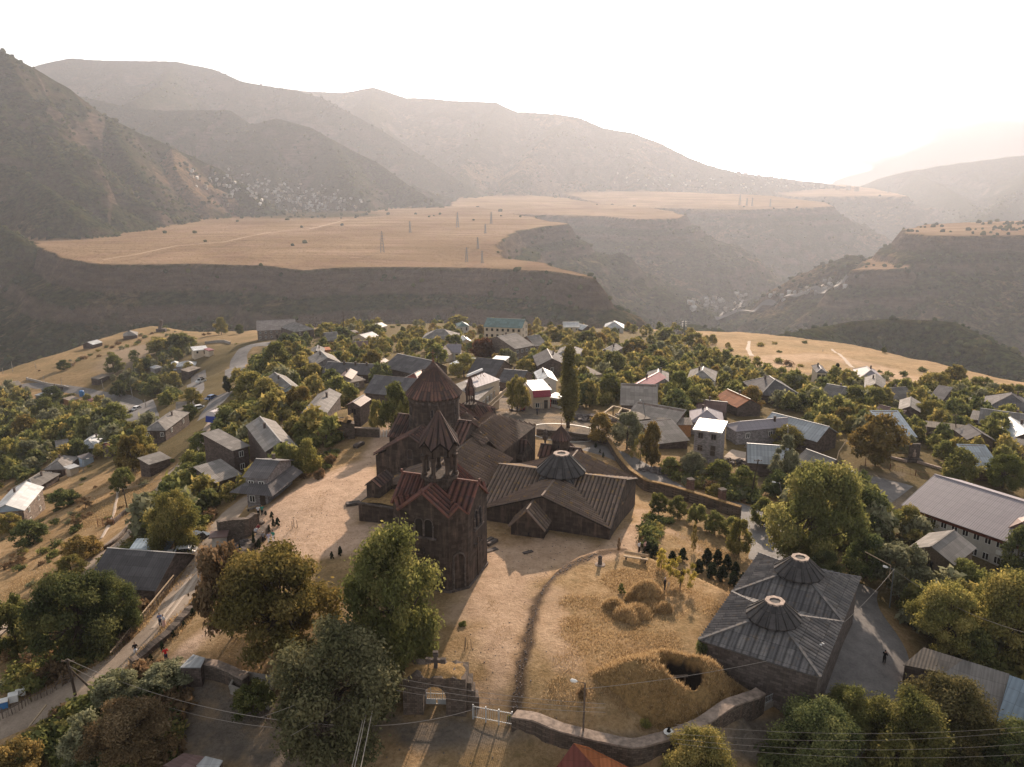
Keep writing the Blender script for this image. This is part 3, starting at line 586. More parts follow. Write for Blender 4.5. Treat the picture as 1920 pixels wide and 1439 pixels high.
L_RED = leafmat('russet_leaves', (.06, .03, .012), (.13, .06, .02), (.2, .10, .03), .35)
L_BRN = leafmat('brown_dry_leaves', (0.084, 0.06, 0.0264), (0.168, 0.114, 0.048), (0.252, 0.18, 0.084), .35)
BARK = simple('bark', (.075, .055, .042), .95, .3, 4, bump=.5)
def leaf_cloud(cent, rad, n, size, squash=1.0, rs=None, droop=0.0):
    """n small leaf sprays spread through clumps (cent, rad): returns verts, quads, brightness id"""
    rs = rs or np.random.default_rng(1); cent = np.asarray(cent, float); rad = np.asarray(rad, float)
    w = rad**2; ci = rs.choice(len(cent), n, p=w/w.sum()); d = rs.normal(size=(n, 3)); d /= np.linalg.norm(d, axis=1)[:, None]
    r = rad[ci]*(rs.random(n)**.4)*(1+.22*rs.normal(size=n)); P = cent[ci]+d*r[:, None]*[1, 1, squash]
    N = d*.9+rs.normal(size=(n, 3))*.75+[0, 0, .35]; N /= np.linalg.norm(N, axis=1)[:, None]
    T = np.cross(N, rs.normal(size=(n, 3))); T[:, 2] -= droop; T /= np.linalg.norm(T, axis=1)[:, None]; B = np.cross(N, T)
    s = size*(.55+.9*rs.random(n)); a = T*s[:, None]; b = B*(s*.55)[:, None]
    V = np.stack([P-a, P-b*.9+a*.1, P+a, P+b], 1).reshape(-1, 3); Q = np.arange(n*4).reshape(n, 4)
    cid = rs.random(len(cent)); lf = np.clip(.45*rs.random(n)+.6*cid[ci]+.05, 0, 1)**1.3
    return V, Q, np.repeat(lf, 4)
def trunk_mesh(name, h, r, tips, rs, spread=.5):
    mb = MB(); top = h*spread; bend = rs.normal(size=2)*.04*h
    mb.tube([(0, 0, -.4), (0, 0, .3), (bend[0]*.5, bend[1]*.5, top*.6), (bend[0], bend[1], top)], [r*1.35, r, r*.8, r*.6], 7)
    for tp in tips:
        z0 = top*(.55+.45*rs.random()); s = Vector((bend[0]*.7, bend[1]*.7, z0)); e = Vector(tp); m = s.lerp(e, .5)+Vector((0, 0, -.06*h))
        mb.tube([s, m, e], [r*.42, r*.26, r*.07], 5)
    return mb
def crown_form(kind, h, w, rs):
    c = []; r = []
    if kind == 'round':
        for i in range(64):
            a = rs.random()*2*pi; q = rs.random()**.42; zz = rs.random(); z = h*(.13+.78*zz); rad = w/2*sqrt(max(.12, 1-(1.9*(zz-.38))**2))*q*.86
            c.append((cos(a)*rad, sin(a)*rad, z)); r.append(w*(.085+.065*rs.random()))
    elif kind == 'broad':
        for i in range(62):
            a = rs.random()*2*pi; q = rs.random()**.5; zz = rs.random(); z = h*(.18+.70*zz); rad = w/2*sqrt(max(.05, 1-zz**2*.8))*q*.88*(.75+.25*min(1,zz*4))
            c.append((cos(a)*rad, sin(a)*rad, z)); r.append(w*(.075+.055*rs.random()))
    elif kind == 'cone':
        for i in range(58):
            a = rs.random()*2*pi; zz = rs.random()**.9; z = h*(.12+.80*zz); rad = w/2*(1-zz**1.6*.85)*sqrt(rs.random())*.9
            c.append((cos(a)*rad, sin(a)*rad, z)); r.append(w*(.115-.055*zz+.04*rs.random()))
    elif kind == 'poplar':
        for i in range(34):
            zz = i/33; a = rs.random()*2*pi; z = h*(.13+.84*zz); ww = w/2*min(1, (zz+.12)*3)*(1-.75*max(0, zz-.45)/.55); c.append((cos(a)*ww*.45, sin(a)*ww*.45, z)); r.append(max(.28*w, ww*.75))
    elif kind == 'bush':
        for i in range(11):
            a = rs.random()*2*pi; q = sqrt(rs.random()); zz = rs.random(); c.append((cos(a)*w/2*q*.7, sin(a)*w/2*q*.7, h*(.22+.5*zz*(1-.5*q)))); r.append(w*(.16+.08*rs.random()))
    elif kind == 'sparse':
        for i in range(24):
            a = rs.random()*2*pi; q = rs.random()**.4; zz = rs.random(); c.append((cos(a)*w/2*q*.9, sin(a)*w/2*q*.9, h*(.25+.66*zz*(1-.3*q)))); r.append(w*(.07+.05*rs.random()))
    return np.array(c), np.array(r)
PROTO = {}
def proto(key, kind, h, w, n, size, seed, squash=.85, tr=.22, droop=0, nl=6):
    rs = np.random.default_rng(seed); c, r = crown_form(kind, h, w, rs); V, Q, lf = leaf_cloud(c, r, n, size, squash, rs, droop)
    o = np_mesh('crown', V, Q, L_MID, attr=dict(leaf=lf)); o.material_slots[0].link = 'OBJECT'
    idx = rs.choice(len(c), nl, replace=False) if kind != 'poplar' else []
    t = trunk_mesh('trunk', h, tr, [c[i] for i in idx], rs, .55 if kind != 'poplar' else .9).build('trunk', BARK, smooth=True)
    for x in (o, t): COL.objects.unlink(x)
    PROTO[key] = (o, t, h, w)
proto('big_round', 'round', 11, 11.5, 44000, .155, 1, tr=.4, nl=22); proto('big_broad', 'broad', 10, 12, 40000, .155, 2, .7, tr=.38, nl=24); proto('big_cone', 'cone', 12.5, 9.5, 40000, .155, 3, droop=.6, tr=.34, nl=20)
proto('mid_round', 'round', 7, 7, 7000, .21, 4, tr=.17); proto('mid_broad', 'broad', 7, 8, 7500, .22, 5, .75, tr=.19, nl=8); proto('mid_sparse', 'sparse', 6.5, 7, 3000, .17, 6, tr=.15, nl=14)
proto('mid_round_b', 'round', 7.4, 6.6, 6500, .22, 14, tr=.17); proto('mid_cone', 'cone', 8, 5, 5500, .2, 15, tr=.15)
proto('far_round', 'round', 6.5, 6.5, 2000, .42, 7, tr=.16, nl=3); proto('far_broad', 'broad', 6.5, 7.5, 2000, .45, 8, tr=.16, nl=3); proto('far_b', 'round', 7, 6, 1900, .42, 9, tr=.16, nl=3)
proto('poplar', 'poplar', 17, 3.0, 16000, .2, 10, 1.6, tr=.32); proto('bush_near', 'bush', 2.4, 3.4, 3400, .14, 11, tr=.07, nl=5); proto('bush_far', 'bush', 2.6, 4.0, 700, .32, 12, tr=.07, nl=3)
proto('juniper', 'cone', 2.4, 1.3, 2600, .085, 13, 1.3, tr=.06, nl=2); proto('spruce', 'cone', 9, 4.5, 5000, .2, 16, tr=.15); proto('sapling', 'round', 3.6, 2.4, 1500, .12, 17, tr=.05, nl=5)
FOOT = []     # trunks placed so far (x, y, r)
def tree(key, x, y, h, w, mat, label, cat='tree', name='tree', group=None, rz=None, z=None):
    c, t, h0, w0 = PROTO[key]; zz = Z(x, y) if z is None else z
    e = empty(name, (x, y, zz-.05), random.random()*6.28 if rz is None else rz, label=label, cat=cat, group=group)
    for src in (c, t):
        o = src.copy(); COL.objects.link(o); o.parent = e; o.scale = (w/w0, w/w0, h/h0)
        if src is c: o.material_slots[0].material = mat
    FOOT.append((x, y, w*.4)); return e
def tree_px(key, u, v, wpx, hpx, mat, label, **k):
    """u, v = foot of the trunk in the photo, wpx/hpx = how large the crown looks there"""
    if key in ('juniper', 'sapling', 'poplar', 'spruce', 'bush_near') or (wpx < 45):
        p = G(u, v); d = p[1]*cos(PIT)-(p[2]-H)*sin(PIT); th = atan2(H-p[2], hypot(p[0], p[1]))
        return tree(key, p[0], p[1], hpx*d/F/cos(th)*.97, wpx*d/F, mat, label, **k)
    vf = v                                   # the crown seen from above: fit height and foot so that its outline fills the given span
    for _ in range(3):
        p = G(u, vf); d = p[1]*cos(PIT)-(p[2]-H)*sin(PIT); th = atan2(H-p[2], hypot(p[0], p[1])); w = wpx*d/F; hf = hpx*d/F/2
        h = max(sqrt(max(hf*hf-(.43*w*sin(th))**2, 0)), .5*hf)/.43/cos(th); vf = v-hpx/2+.52*h*cos(th)*F/d
    return tree(key, p[0], p[1], h, w, mat, label, **k)
# the trees one can tell apart, foreground first
T = tree_px
T('big_round', 640, 1405, 262, 225, L_GREY if 0 else leafmat('dusky_olive_leaves', (0.051, 0.0578, 0.0238), (0.1122, 0.1122, 0.0476), (0.204, 0.1904, 0.0884), .3), 'largest rounded dusky olive tree at the bottom, left of the arched gateway')
T('big_broad', 522, 1228, 262, 200, leafmat('olive_gold_leaves', (0.078, 0.0728, 0.0156), (0.156, 0.1365, 0.0286), (0.286, 0.2275, 0.0455), .4), 'broad yellow-green tree with visible dark limbs left of the tall bushy tree')
T('big_round', 736, 1245, 196, 232, L_MID, 'tall bushy green tree with lit leaf tips directly left of the bell tower')
T('mid_broad', 435, 1185, 130, 165, L_BRN, 'thin brownish tree at the left edge of the broad yellow-green tree')
T('big_broad', 1525, 1058, 195, 185, L_MID, 'huge spreading green tree behind the twin-lantern stone hall')
T('mid_round', 1625, 1010, 110, 90, L_DARK, 'dark green tree in front of the long mauve roofed building')
T('mid_round_b', 1700, 1010, 70, 60, L_YEL, 'small yellowish tree touching the eave of the mauve roofed building')
T('big_round', 1540, 1105, 80, 70, L_DARK, 'dark bush-like tree right behind the far lantern of the stone hall')
T('mid_broad', 1690, 1110, 120, 95, L_GREY, 'grey-green tree above the leaning lamp arm by the stone hall')
T('mid_round', 1622, 1080, 90, 80, L_DARK, 'dark green tree beside the back corner of the stone hall')
T('big_broad', 1765, 1225, 150, 130, L_YEL, 'bright yellow-green tree right of the bend in the lower road')
T('big_broad', 1880, 1240, 180, 165, L_YEL, 'large yellow-green tree at the right edge above the corrugated roof')
T('mid_round_b', 1905, 1080, 80, 90, L_DARK, 'dark tree at the right edge beside the white building windows')
T('mid_round', 1800, 1120, 90, 70, L_MID, 'green tree below the old weathered timber barn')
T('big_round', 1525, 1455, 180, 140, L_DARK, 'dark green tree at the bottom right of the stone boundary wall')
T('big_round', 1690, 1450, 165, 150, L_MID, 'olive green tree in the bottom right thicket, below the lower road')
T('big_round', 1585, 1385, 120, 95, L_MID, 'green tree in the bottom right just below the iron railing')
T('big_round', 1770, 1420, 190, 150, leafmat('soft_olive_leaves', (0.056, 0.0588, 0.0196), (0.119, 0.112, 0.0364), (0.21, 0.189, 0.063), .35), 'wide soft olive tree in front of the corrugated roof at bottom right')
T('big_round', 1900, 1475, 150, 120, L_DARK, 'dark tree in the bottom right corner of the photo')
T('mid_broad', 1670, 1470, 100, 100, L_YEL, 'bright yellow-green tree top at the bottom edge right of centre')
T('big_round', 1310, 1490, 140, 120, L_YEL, 'green-yellow tree at the bottom edge below the boundary wall corner')
T('big_broad', 150, 1225, 190, 150, L_DARK, 'very dark spreading tree below the grey sheet roofed barn on the left')
T('big_round', 215, 1190, 110, 110, L_DARK, 'very dark rounded tree touching the front of the grey barn')
T('mid_broad', 35, 1225, 110, 110, L_MID, 'green tree at the left edge above the beehives')
T('big_round', 332, 1030, 105, 105, L_YEL, 'leafy green tree behind the parked black car')
T('mid_broad', 40, 1475, 110, 90, L_ORG, 'golden green tree in the bottom left corner')
T('big_broad', 250, 1440, 190, 130, L_BRN, 'wide brown-leaved tree at the bottom left of the dusty yard')
T('mid_broad', 165, 1440, 100, 100, L_GREY, 'grey-green tree beside the bottom left brown-leaved tree')
T('mid_broad', 230, 1330, 100, 75, L_GREY, 'pale green shrubby tree under the slanting brace of the wooden pole')
T('mid_broad', 315, 1295, 110, 62, L_GREY, 'pale green bushy growth by the wall at the upper end of the dusty yard')
T('mid_broad', 475, 1345, 90, 70, L_MID, 'green tree growing inside the roofless concrete box')
T('poplar', 1065, 802, 33, 152, leafmat('poplar_leaves', (0.075, 0.078, 0.0195), (0.1425, 0.135, 0.033), (0.24, 0.21, 0.048), .35), 'tall slim poplar standing in the painted ring on the square', rz=1)
T('mid_broad', 970, 768, 52, 66, L_YEL, 'small yellow-green tree with a bench round its trunk on the village square')
T('mid_round_b', 1124, 826, 58, 50, L_ORG, 'golden tree just outside the corner of the monastery wall')
T('mid_round', 1175, 838, 68, 62, L_GREY, 'blue-green rounded tree beside the golden tree outside the wall')
T('mid_round_b', 1222, 866, 46, 70, L_ORG, 'orange-tinged tree left of the two-storey block house')
T('mid_sparse', 1200, 868, 40, 64, L_YEL, 'thin yellowish tree behind the utility pole by the east road')
T('mid_broad', 1640, 866, 112, 92, L_ORG, 'large golden brown tree standing by the fenced plot on the street')
T('big_round', 1880, 912, 80, 60, leafmat('bright_round_leaves', (.04, .055, .012), (.085, .105, .02), (.15, .17, .035), .35), 'bright green ball-shaped tree above the mauve roof at the right edge')
T('mid_round', 1800, 905, 72, 62, L_MID, 'brownish green tree left of the ball-shaped tree at the right')
T('mid_broad', 1862, 822, 60, 52, L_MID, 'olive tree in front of the long grey roof at the far right')
T('mid_cone', 1470, 900, 62, 84, L_GREY, 'feathery grey-green tree in front of the bluish metal roofs')
T('mid_round', 1458, 930, 64, 46, L_DARK, 'dark green tree beneath the feathery grey-green tree')
T('mid_round_b', 1475, 838, 66, 40, L_YEL, 'green tree between the two long bluish roofs')
T('mid_round', 1745, 1000, 50, 40, L_YEL, 'olive tree just below the lower eave of the mauve building')
for i, (u, v, w, h, m) in enumerate([(742, 842, 64, 80, L_MID), (708, 806, 34, 58, L_YEL)]):
    T('mid_round', u, v if i else 802, w, h, m, ['dark green tree behind the left arm of the domed church', 'slim yellow-green tree beside the small white gate'][i])
for u, v, w, h, m, k, lab in [(1275, 1100, 58, 60, L_GOLD, 'mid_sparse', 'brightest lemon-yellow tree beside the row of dark junipers'), (1240, 1068, 24, 44, L_GOLD, 'sapling', 'small golden sapling left of the lemon-yellow tree')]:
    T(k, u, v, w, h, m, lab)
T('spruce', 1567, 716, 24, 38, L_CON, 'dark pointed spruce beside the cream two-storey house')
T('spruce', 1165, 1112, 16, 20, L_MID, 'tiny round-topped spruce beside the hay heaps', name='tree')
for u, v, w, h, m, k, lab in [(415, 628, 28, 34, L_YEL, 'mid_round', 'lone round tree on the golden ridge beside the bend of the grey road'), (450, 626, 21, 18, L_DARK, 'mid_round_b', 'small dark round tree between the lone ridge tree and the long school roof'),
      (497, 612, 8, 24, L_YEL, 'poplar', 'tiny pale poplar left of the long brick school'), (120, 694, 26, 20, L_DARK, 'mid_round', 'dark bush-like tree alone on the bare left spur'), (425, 735, 12, 30, L_CON, 'poplar', 'pair-like dark cypress by the bend of the ridge road'),
      (430, 737, 9, 26, L_CON, 'poplar', 'slimmer dark cypress right behind the first by the ridge road'), (1790, 716, 40, 34, L_YEL, 'far_round', 'rounded light tree at the edge of the golden field on the right'), (1657, 648+14, 10, 12, L_DARK, 'far_b', 'tiny lone tree on the lip of the golden field')]:
    T(k, u, v, w, h, m, lab)
# more trees with a place of their own: (u, v, w, h, kind of leaf, what it stands by)
MORE = [(472,762,80,62,'y','on the bank above the ridge road'),(438,800,60,50,'m','below the tent-like tarpaulin'),(560,768,56,46,'o','between the white-gabled house and the orange-roofed house'),(548,892,58,52,'m','below the orange-patched roof'),(578,884,56,60,'y','at the corner of the orange-patched house'),(505,790,52,50,'g','behind the lane of the orange-patched house'),
 (590,718,44,38,'y','beside the white-gabled house'),(655,762,50,40,'m','in front of the small stone gabled house'),(520,700,60,56,'m','on the slope left of the white-gabled house'),(500,760,60,50,'y','on the slope below the white-gabled house'),(545,660,60,34,'d','in front of the long brick school'),(700,700,48,42,'o','behind the long grey roof with chimneys'),
 (775,700,46,40,'m','right of the big grey barn roof'),(820,690,44,46,'m','above the tip of the domed church'),(870,705,60,40,'y','above the hotel with the solar tube'),(905,672,50,38,'r','behind the grey barn near the hotel'),(925,668,52,34,'y','left of the brick two-storey house'),(850,655,40,30,'m','below the long cream house with teal roof'),
 (985,702,44,34,'y','right of the grey barn near the hotel'),(1010,722,40,26,'m','behind the shop with the red awning'),(1105,760,46,50,'y','right of the poplar on the square'),(1140,745,52,46,'m','between the poplar and the pink roof'),(1085,765,40,44,'d','immediately right of the poplar'),(1150,700,54,44,'m','above the pink roof'),
 (1270,755,54,56,'m','right of the pink roof'),(1300,770,52,42,'m','above the striped hip roof'),(1320,748,50,36,'y','in front of the white-walled hip house'),(1410,765,50,40,'o','behind the striped hip roof'),(1230,700,50,34,'m','behind the grey gable by the pink roof'),(1330,690,56,36,'y','at the near edge of the golden field'),
 (1100,650,44,30,'m','behind the poplar top'),(1190,660,44,28,'y','near the dark gabled house at the rim'),(1250,640,40,26,'m','below the lattice mast on the rim'),(1300,650,50,26,'y','at the rim right of the lattice mast'),(1040,640,40,26,'y','left of the white hip roof on the rim'),(950,648,30,20,'m','in front of the cream terrace block'),
 (780,640,50,28,'y','on the rim above the church dome'),(700,632,44,26,'m','on the rim right of the school'),(640,640,44,28,'d','right of the long brick school'),(610,628,40,24,'y','behind the long brick school'),(860,610,40,20,'y','on the rim near the small teal-roofed house'),(830,600,30,16,'o','on the rim under the pylon'),
 (1480,735,56,34,'m','behind the low grey hip roof on the right'),(1530,765,54,38,'g','left of the small tilted grey roof'),(1600,770,56,44,'m','between the tilted roof and the brown gable'),(1640,775,54,46,'m','left of the brown gable'),(1580,800,50,36,'o','behind the golden brown tree'),(1740,790,60,40,'y','right of the brown gable'),
 (1680,740,50,30,'m','behind the pale gabled house on the right'),(1760,730,54,34,'y','in the orchard below the golden field'),(1840,735,50,30,'m','above the hip roof at the right edge'),(1900,745,44,28,'m','at the right edge under the golden field'),(1700,850,50,36,'g','behind the dark memorial stone'),(1770,860,46,34,'m','behind the timber poles on the right'),
 (1350,905,60,42,'m','in the thicket below the block house'),(1300,895,66,46,'g','in the thicket left of the block house foot'),(1390,920,60,44,'m','in the thicket near the bluish roofs'),(1430,985,50,50,'m','above the bend of the east road'),(1255,890,44,34,'m','at the left end of the roadside thicket'),(1340,935,40,28,'y','lowest in the roadside thicket'),
 (1235,965,40,44,'m','in the walled orchard nearest the gavit'),(1270,970,40,42,'m','in the walled orchard between the two stone pillars'),(1305,985,42,44,'m','in the walled orchard below the first pillar'),(1340,1000,44,42,'m','in the walled orchard below the second pillar'),(1385,1035,52,60,'y','at the right corner of the walled orchard'),(1372,1008,44,40,'m','in the walled orchard by the road wall'),
 (250,880,60,62,'o','on the slope left of the corrugated shed'),(270,860,50,60,'y','just above the corrugated shed on the left slope'),(230,920,50,44,'m','lower on the slope left of the corrugated shed'),(350,920,66,46,'d','between the gravel track and the tilted slate sheds'),(300,1005,60,50,'m','right of the gravel track bend'),(385,900,60,50,'m','below the tilted slate sheds'),
 (155,1050,80,50,'o','over the lower track on the left'),(135,1080,60,40,'y','at the edge of the lower track on the left'),(120,950,64,36,'d','on the golden slope right of the tin-roofed house'),(55,1020,70,44,'d','on the slope at the left edge under the tin-roofed house'),(20,1000,50,40,'y','in front of the tin-roofed house at the left edge'),(200,1110,50,40,'m','behind the grey barn roof'),
 (290,745,40,40,'m','right of the valley road'),(320,735,44,42,'y','between the valley road and the side lane'),(215,700,40,36,'m','above the bend of the valley road'),(225,745,36,34,'d','at the bend of the valley road'),(340,655,60,30,'m','on the spur above the white-roofed house'),(300,660,50,26,'y','at the tip of the bushy spur'),
 (90,790,60,44,'m','on the dark valley side'),(50,830,60,50,'o','low on the dark valley side at the left'),(20,880,60,60,'y','at the left edge on the dark valley side'),(120,830,60,44,'d','above the pale hip roof on the left'),(160,790,56,40,'y','below the pink-red roof'),(220,800,60,44,'m','below the grey hip house in the valley'),
 (250,830,50,40,'y','left of the big verandah house'),(380,850,50,40,'m','on the slope below the tarpaulin'),(360,760,44,34,'y','right of the verandah house'),(100,760,50,34,'d','left of the pink-red roof'),(355,790,40,34,'d','above the big verandah house'),(60,870,56,44,'g','left of the pale hip roof in the valley')]
LM = dict(y=L_YEL, m=L_MID, d=L_DARK, o=L_ORG, g=L_GREY, r=L_RED); LN = dict(y='yellow-green', m='green', d='dark green', o='golden', g='grey-green', r='russet')
for i, (u, v, w, h, m, wh) in enumerate(MORE):
    far = v < 700; T(random.choice(['far_round', 'far_broad', 'far_b'] if far else ['mid_round', 'mid_broad', 'mid_round_b']), u, v, w, h, LM[m], LN[m]+' tree '+wh)
# ------------------------------------------------------------------ roof slabs with raised ribs
def slab(mb, poly, th=.16, rib=None, out=0.0):
    """a flat roof plane through 3-D points, thick, with cover ribs running down the slope"""
    P = [np.array(p, float) for p in poly]; c = sum(P)/len(P); N = np.zeros(3)
    for a, b in zip(P, P[1:]+P[:1]): N += np.cross(a-c, b-c)
    N /= np.linalg.norm(N)+1e-12
    if N[2] < 0: N = -N; P = P[::-1]
    E = np.cross([0, 0, 1.], N); E = E/np.linalg.norm(E) if np.linalg.norm(E) > 1e-3 else np.array([1., 0, 0]); Sd = np.cross(N, E)
    if out: P = [p+(p-c)/np.linalg.norm(p-c)*out for p in P]
    n = len(P); uv = [(float(p@E), float(p@Sd)) for p in P]; b = [p-N*th for p in P]
    Fs = [tuple(range(n)), tuple(range(2*n-1, n-1, -1))]; U = [uv, uv[::-1]]
    for i in range(n): j = (i+1) % n; Fs.append((i, n+i, n+j, j)); U.append([uv[i]]*4)
    mb.add(P+b, Fs, U)
    if rib:
        sp, w, h = rib; es = [u[0] for u in uv]; o = c-N*(c@N)+N*(P[0]@N)-E*(c@E)-Sd*(c@Sd)
        e = math.ceil(min(es)/sp)*sp+sp*.5
        while e < max(es)-.05:
            xs_ = []
            for i in range(n):
                (a0, a1), (b0, b1) = uv[i], uv[(i+1) % n]
                if (a0 > e) != (b0 > e): xs_.append(a1+(e-a0)/(b0-a0)*(b1-a1))
            if len(xs_) >= 2 and max(xs_)-min(xs_) > .3:
                s0, s1 = min(xs_), max(xs_); base = N*(P[0]@N)
                q0 = base+E*e+Sd*s0+N*h*.3; q1 = base+E*e+Sd*s1+N*h*.3
                k = len(mb.v); a = q0-E*w/2-N*.02; A2 = q0+E*w/2-N*.02; t0 = q0+N*h*.7; a3 = q1-E*w/2-N*.02; A4 = q1+E*w/2-N*.02; t1 = q1+N*h*.7
                uu = [(e, s0), (e, s0), (e, s1), (e, s1)]
                mb.add([a, A2, t0, a3, A4, t1], [(0, 2, 5, 3), (2, 1, 4, 5), (0, 1, 2), (3, 5, 4)], [uu, uu, uu[:3], uu[:3]])
            e += sp
    return mb
def walls(mb, outline, top, zb):
    """upright wall faces round an outline of (x, y); top = height or list"""
    n = len(outline); tops = top if hasattr(top, '__len__') else [top]*n
    V = [(x, y, zb) for x, y in outline]+[(x, y, t) for (x, y), t in zip(outline, tops)]
    return mb.add(V, [(i, (i+1) % n, n+(i+1) % n, n+i) for i in range(n)]+[tuple(range(n))[::-1], tuple(range(n, 2*n))])
RIB = (.8, .32, .27)
MROT = radians(-19.0)
def mon(x, y, z=0): return np.array([x*cos(MROT)-y*sin(MROT), x*sin(MROT)+y*cos(MROT), z])
def opening(par, x, y, z, w, h, ang, arch=True, mat=GLASS_D, name='window', frame=None, depth=.12, d2=.03):
    """a dark opening standing d2 proud of a wall whose outward normal is at angle ang, with a raised stone surround"""
    n = Vector((cos(ang), sin(ang), 0)); t = Vector((-sin(ang), cos(ang), 0)); o = Vector((x, y, z))
    pts = [(-w/2, 0), (w/2, 0), (w/2, h-(w/2 if arch else 0))]
    if arch: pts += [(w/2*cos(a), h-w/2+w/2*sin(a)) for a in np.linspace(0, pi, 9)[1:-1]]
    pts += [(-w/2, h-(w/2 if arch else 0))]; k = len(pts)
    V = [o+t*a+Vector((0, 0, b))+n*d2 for a, b in pts]+[o+t*a+Vector((0, 0, b))-n*depth for a, b in pts]
    mb = MB(); mb.add(V, [tuple(range(k)), tuple(range(k, 2*k))[::-1]]+[(i, k+i, k+(i+1) % k, (i+1) % k) for i in range(k)])
    win = mb.build(name, mat, par)
    if frame:
        fb = MB(); q = [o+t*(a*1.16)+Vector((0, 0, b*1.05))+n*.05 for a, b in pts]
        for a, b in zip(q, q[1:]+q[:1]): fb.bar(a, b, .13, .1)
        fb.build('surround', frame, win)
    return win
def cross_gable(e, ax, ay, hw, ze, zr, roofm, wallm, corner=None, over=.25, rib=RIB, zb=-4, hwy=None):
    """cross-plan block: four gabled arms, every gable its own wall, roof slabs meeting over the middle"""
    hx = hw; hy = hwy or hw
    w = MB(); 
    walls(w, [(-hx, -ay), (hx, -ay), (hx, ay), (-hx, ay)], ze, zb)
    if ax > hx+.01: walls(w, [(hx-.01, -hy), (ax, -hy), (ax, hy), (hx-.01, hy)], ze, zb); walls(w, [(-ax, -hy), (-hx+.01, -hy), (-hx+.01, hy), (-ax, hy)], ze, zb)
    for sy in (-1, 1): w.add([(-hx, sy*ay, ze), (hx, sy*ay, ze), (0, sy*ay, zr), (-hx, sy*(ay-.5), ze), (hx, sy*(ay-.5), ze), (0, sy*(ay-.5), zr)], [(0, 1, 2), (5, 4, 3), (0, 2, 5, 3), (1, 4, 5, 2)])
    for sx in (-1, 1): w.add([(sx*ax, -hy, ze), (sx*ax, hy, ze), (sx*ax, 0, zr), (sx*(ax-.5), -hy, ze), (sx*(ax-.5), hy, ze), (sx*(ax-.5), 0, zr)], [(0, 1, 2), (5, 4, 3), (0, 2, 5, 3), (1, 4, 5, 2)])
    w.build('wall', wallm, e)
    kx = (zr-ze)/hx; ky = (zr-ze)/hy; ox = hx+over; oy = hy+over; zx = zr+.08-kx*ox; zy = zr+.08-ky*oy; Z0 = zr+.08
    for sy in (-1, 1):
        r = MB()
        for sx in (-1, 1): slab(r, [(0, sy*(ay+over), Z0), (0, 0, Z0), (sx*ox, sy*oy, zx), (sx*ox, sy*(ay+over), zx)] if ay > hy+.01 else [(0, sy*(ay+over), Z0), (0, 0, Z0), (sx*ox, sy*oy, zx)], rib=rib)
        r.bar((0, sy*(ay+over), Z0+.06), (0, sy*.5, Z0+.06), .3, .2); r.build('roof', roofm, e)
    for sx in (-1, 1):
        r = MB()
        for sy in (-1, 1): slab(r, [(sx*(ax+over), 0, Z0-.01), (0, 0, Z0-.01), (sx*ox, sy*oy, zy-.01), (sx*(ax+over), sy*oy, zy-.01)] if ax > hx+.01 else [(sx*(ax+over), 0, Z0-.01), (0, 0, Z0-.01), (sx*ox, sy*oy, zy-.01)], rib=rib)
        r.bar((sx*(ax+over), 0, Z0+.06), (sx*.5, 0, Z0+.06), .3, .2); r.build('roof', roofm, e)
def finial(e, x, y, z, s=1.0, mat=None, cross=True):
    mb = MB(); mb.lathe((x, y, z), [(.28*s, -.2), (.16*s, .25*s), (.2*s, .35*s), (.07*s, .55*s), (.05*s, .8*s)], 8)
    if cross: mb.bar((x, y, z+.7*s), (x, y, z+1.9*s), .08*s); mb.bar((x-.35*s, y, z+1.45*s), (x+.35*s, y, z+1.45*s), .08*s)
    mb.build('finial', mat or STONE, e)
def cone_roof(e, c, r, z0, z1, n, mat, rib_r=.16, a0=0.0, name='roof', rtop=0.0, seg=6, ribs=True):
    mb = MB(); prof = [(r*.97, z0-.22), (r, z0)]+[(r+(rtop-r)*k/seg, z0+(z1-z0)*k/seg) for k in range(1, seg+1)]
    mb.lathe((c[0], c[1], 0), prof, n, a0)
    if ribs:
        for k in range(n): a = a0+2*pi*k/n; mb.bar((c[0]+cos(a)*r, c[1]+sin(a)*r, z0+.02), (c[0]+cos(a)*max(rtop, .08), c[1]+sin(a)*max(rtop, .08), z1+.02), rib_r, .12)
    return mb.build(name, mat, e)
# --- bell tower
bc = mon(-39.1, 85.8); BT = empty('bell_tower', bc, MROT, label='tall dark stone bell tower with red gabled roof and open columned belfry', cat='bell tower')
hw, hh, ze, zr = 3.25, 5.0, 10.2, 12.75
w = MB(); oc = [(-hw, -hh), (hw, -hh), (hh, -hw), (hh, hw), (hw, hh), (-hw, hh), (-hh, hw), (-hh, -hw)]
walls(w, oc, ze, -2)
for k in range(4):
    R = Matrix.Rotation(k*pi/2, 3, 'Z'); g3 = lambda *p: R @ Vector(p)
    w.add([g3(-hw, -hh, ze), g3(hw, -hh, ze), g3(0, -hh, zr), g3(-hw, -hh+.6, ze), g3(hw, -hh+.6, ze), g3(0, -hh+.6, zr)], [(0, 1, 2), (5, 4, 3), (0, 2, 5, 3), (1, 4, 5, 2)])
    w.add([g3(hw, -hh, ze), g3(hh, -hw, ze), g3((hw+hh)/2, -(hw+hh)/2, ze+1.0), g3(hw-.4, -hh+.6, ze), g3(hh-.6, -hw+.4, ze), g3((hw+hh)/2-.4, -(hw+hh)/2+.4, ze+1)], [(0, 1, 2), (5, 4, 3), (0, 2, 5, 3), (1, 4, 5, 2)])
w.build('wall', STONE, BT)
o_ = .28
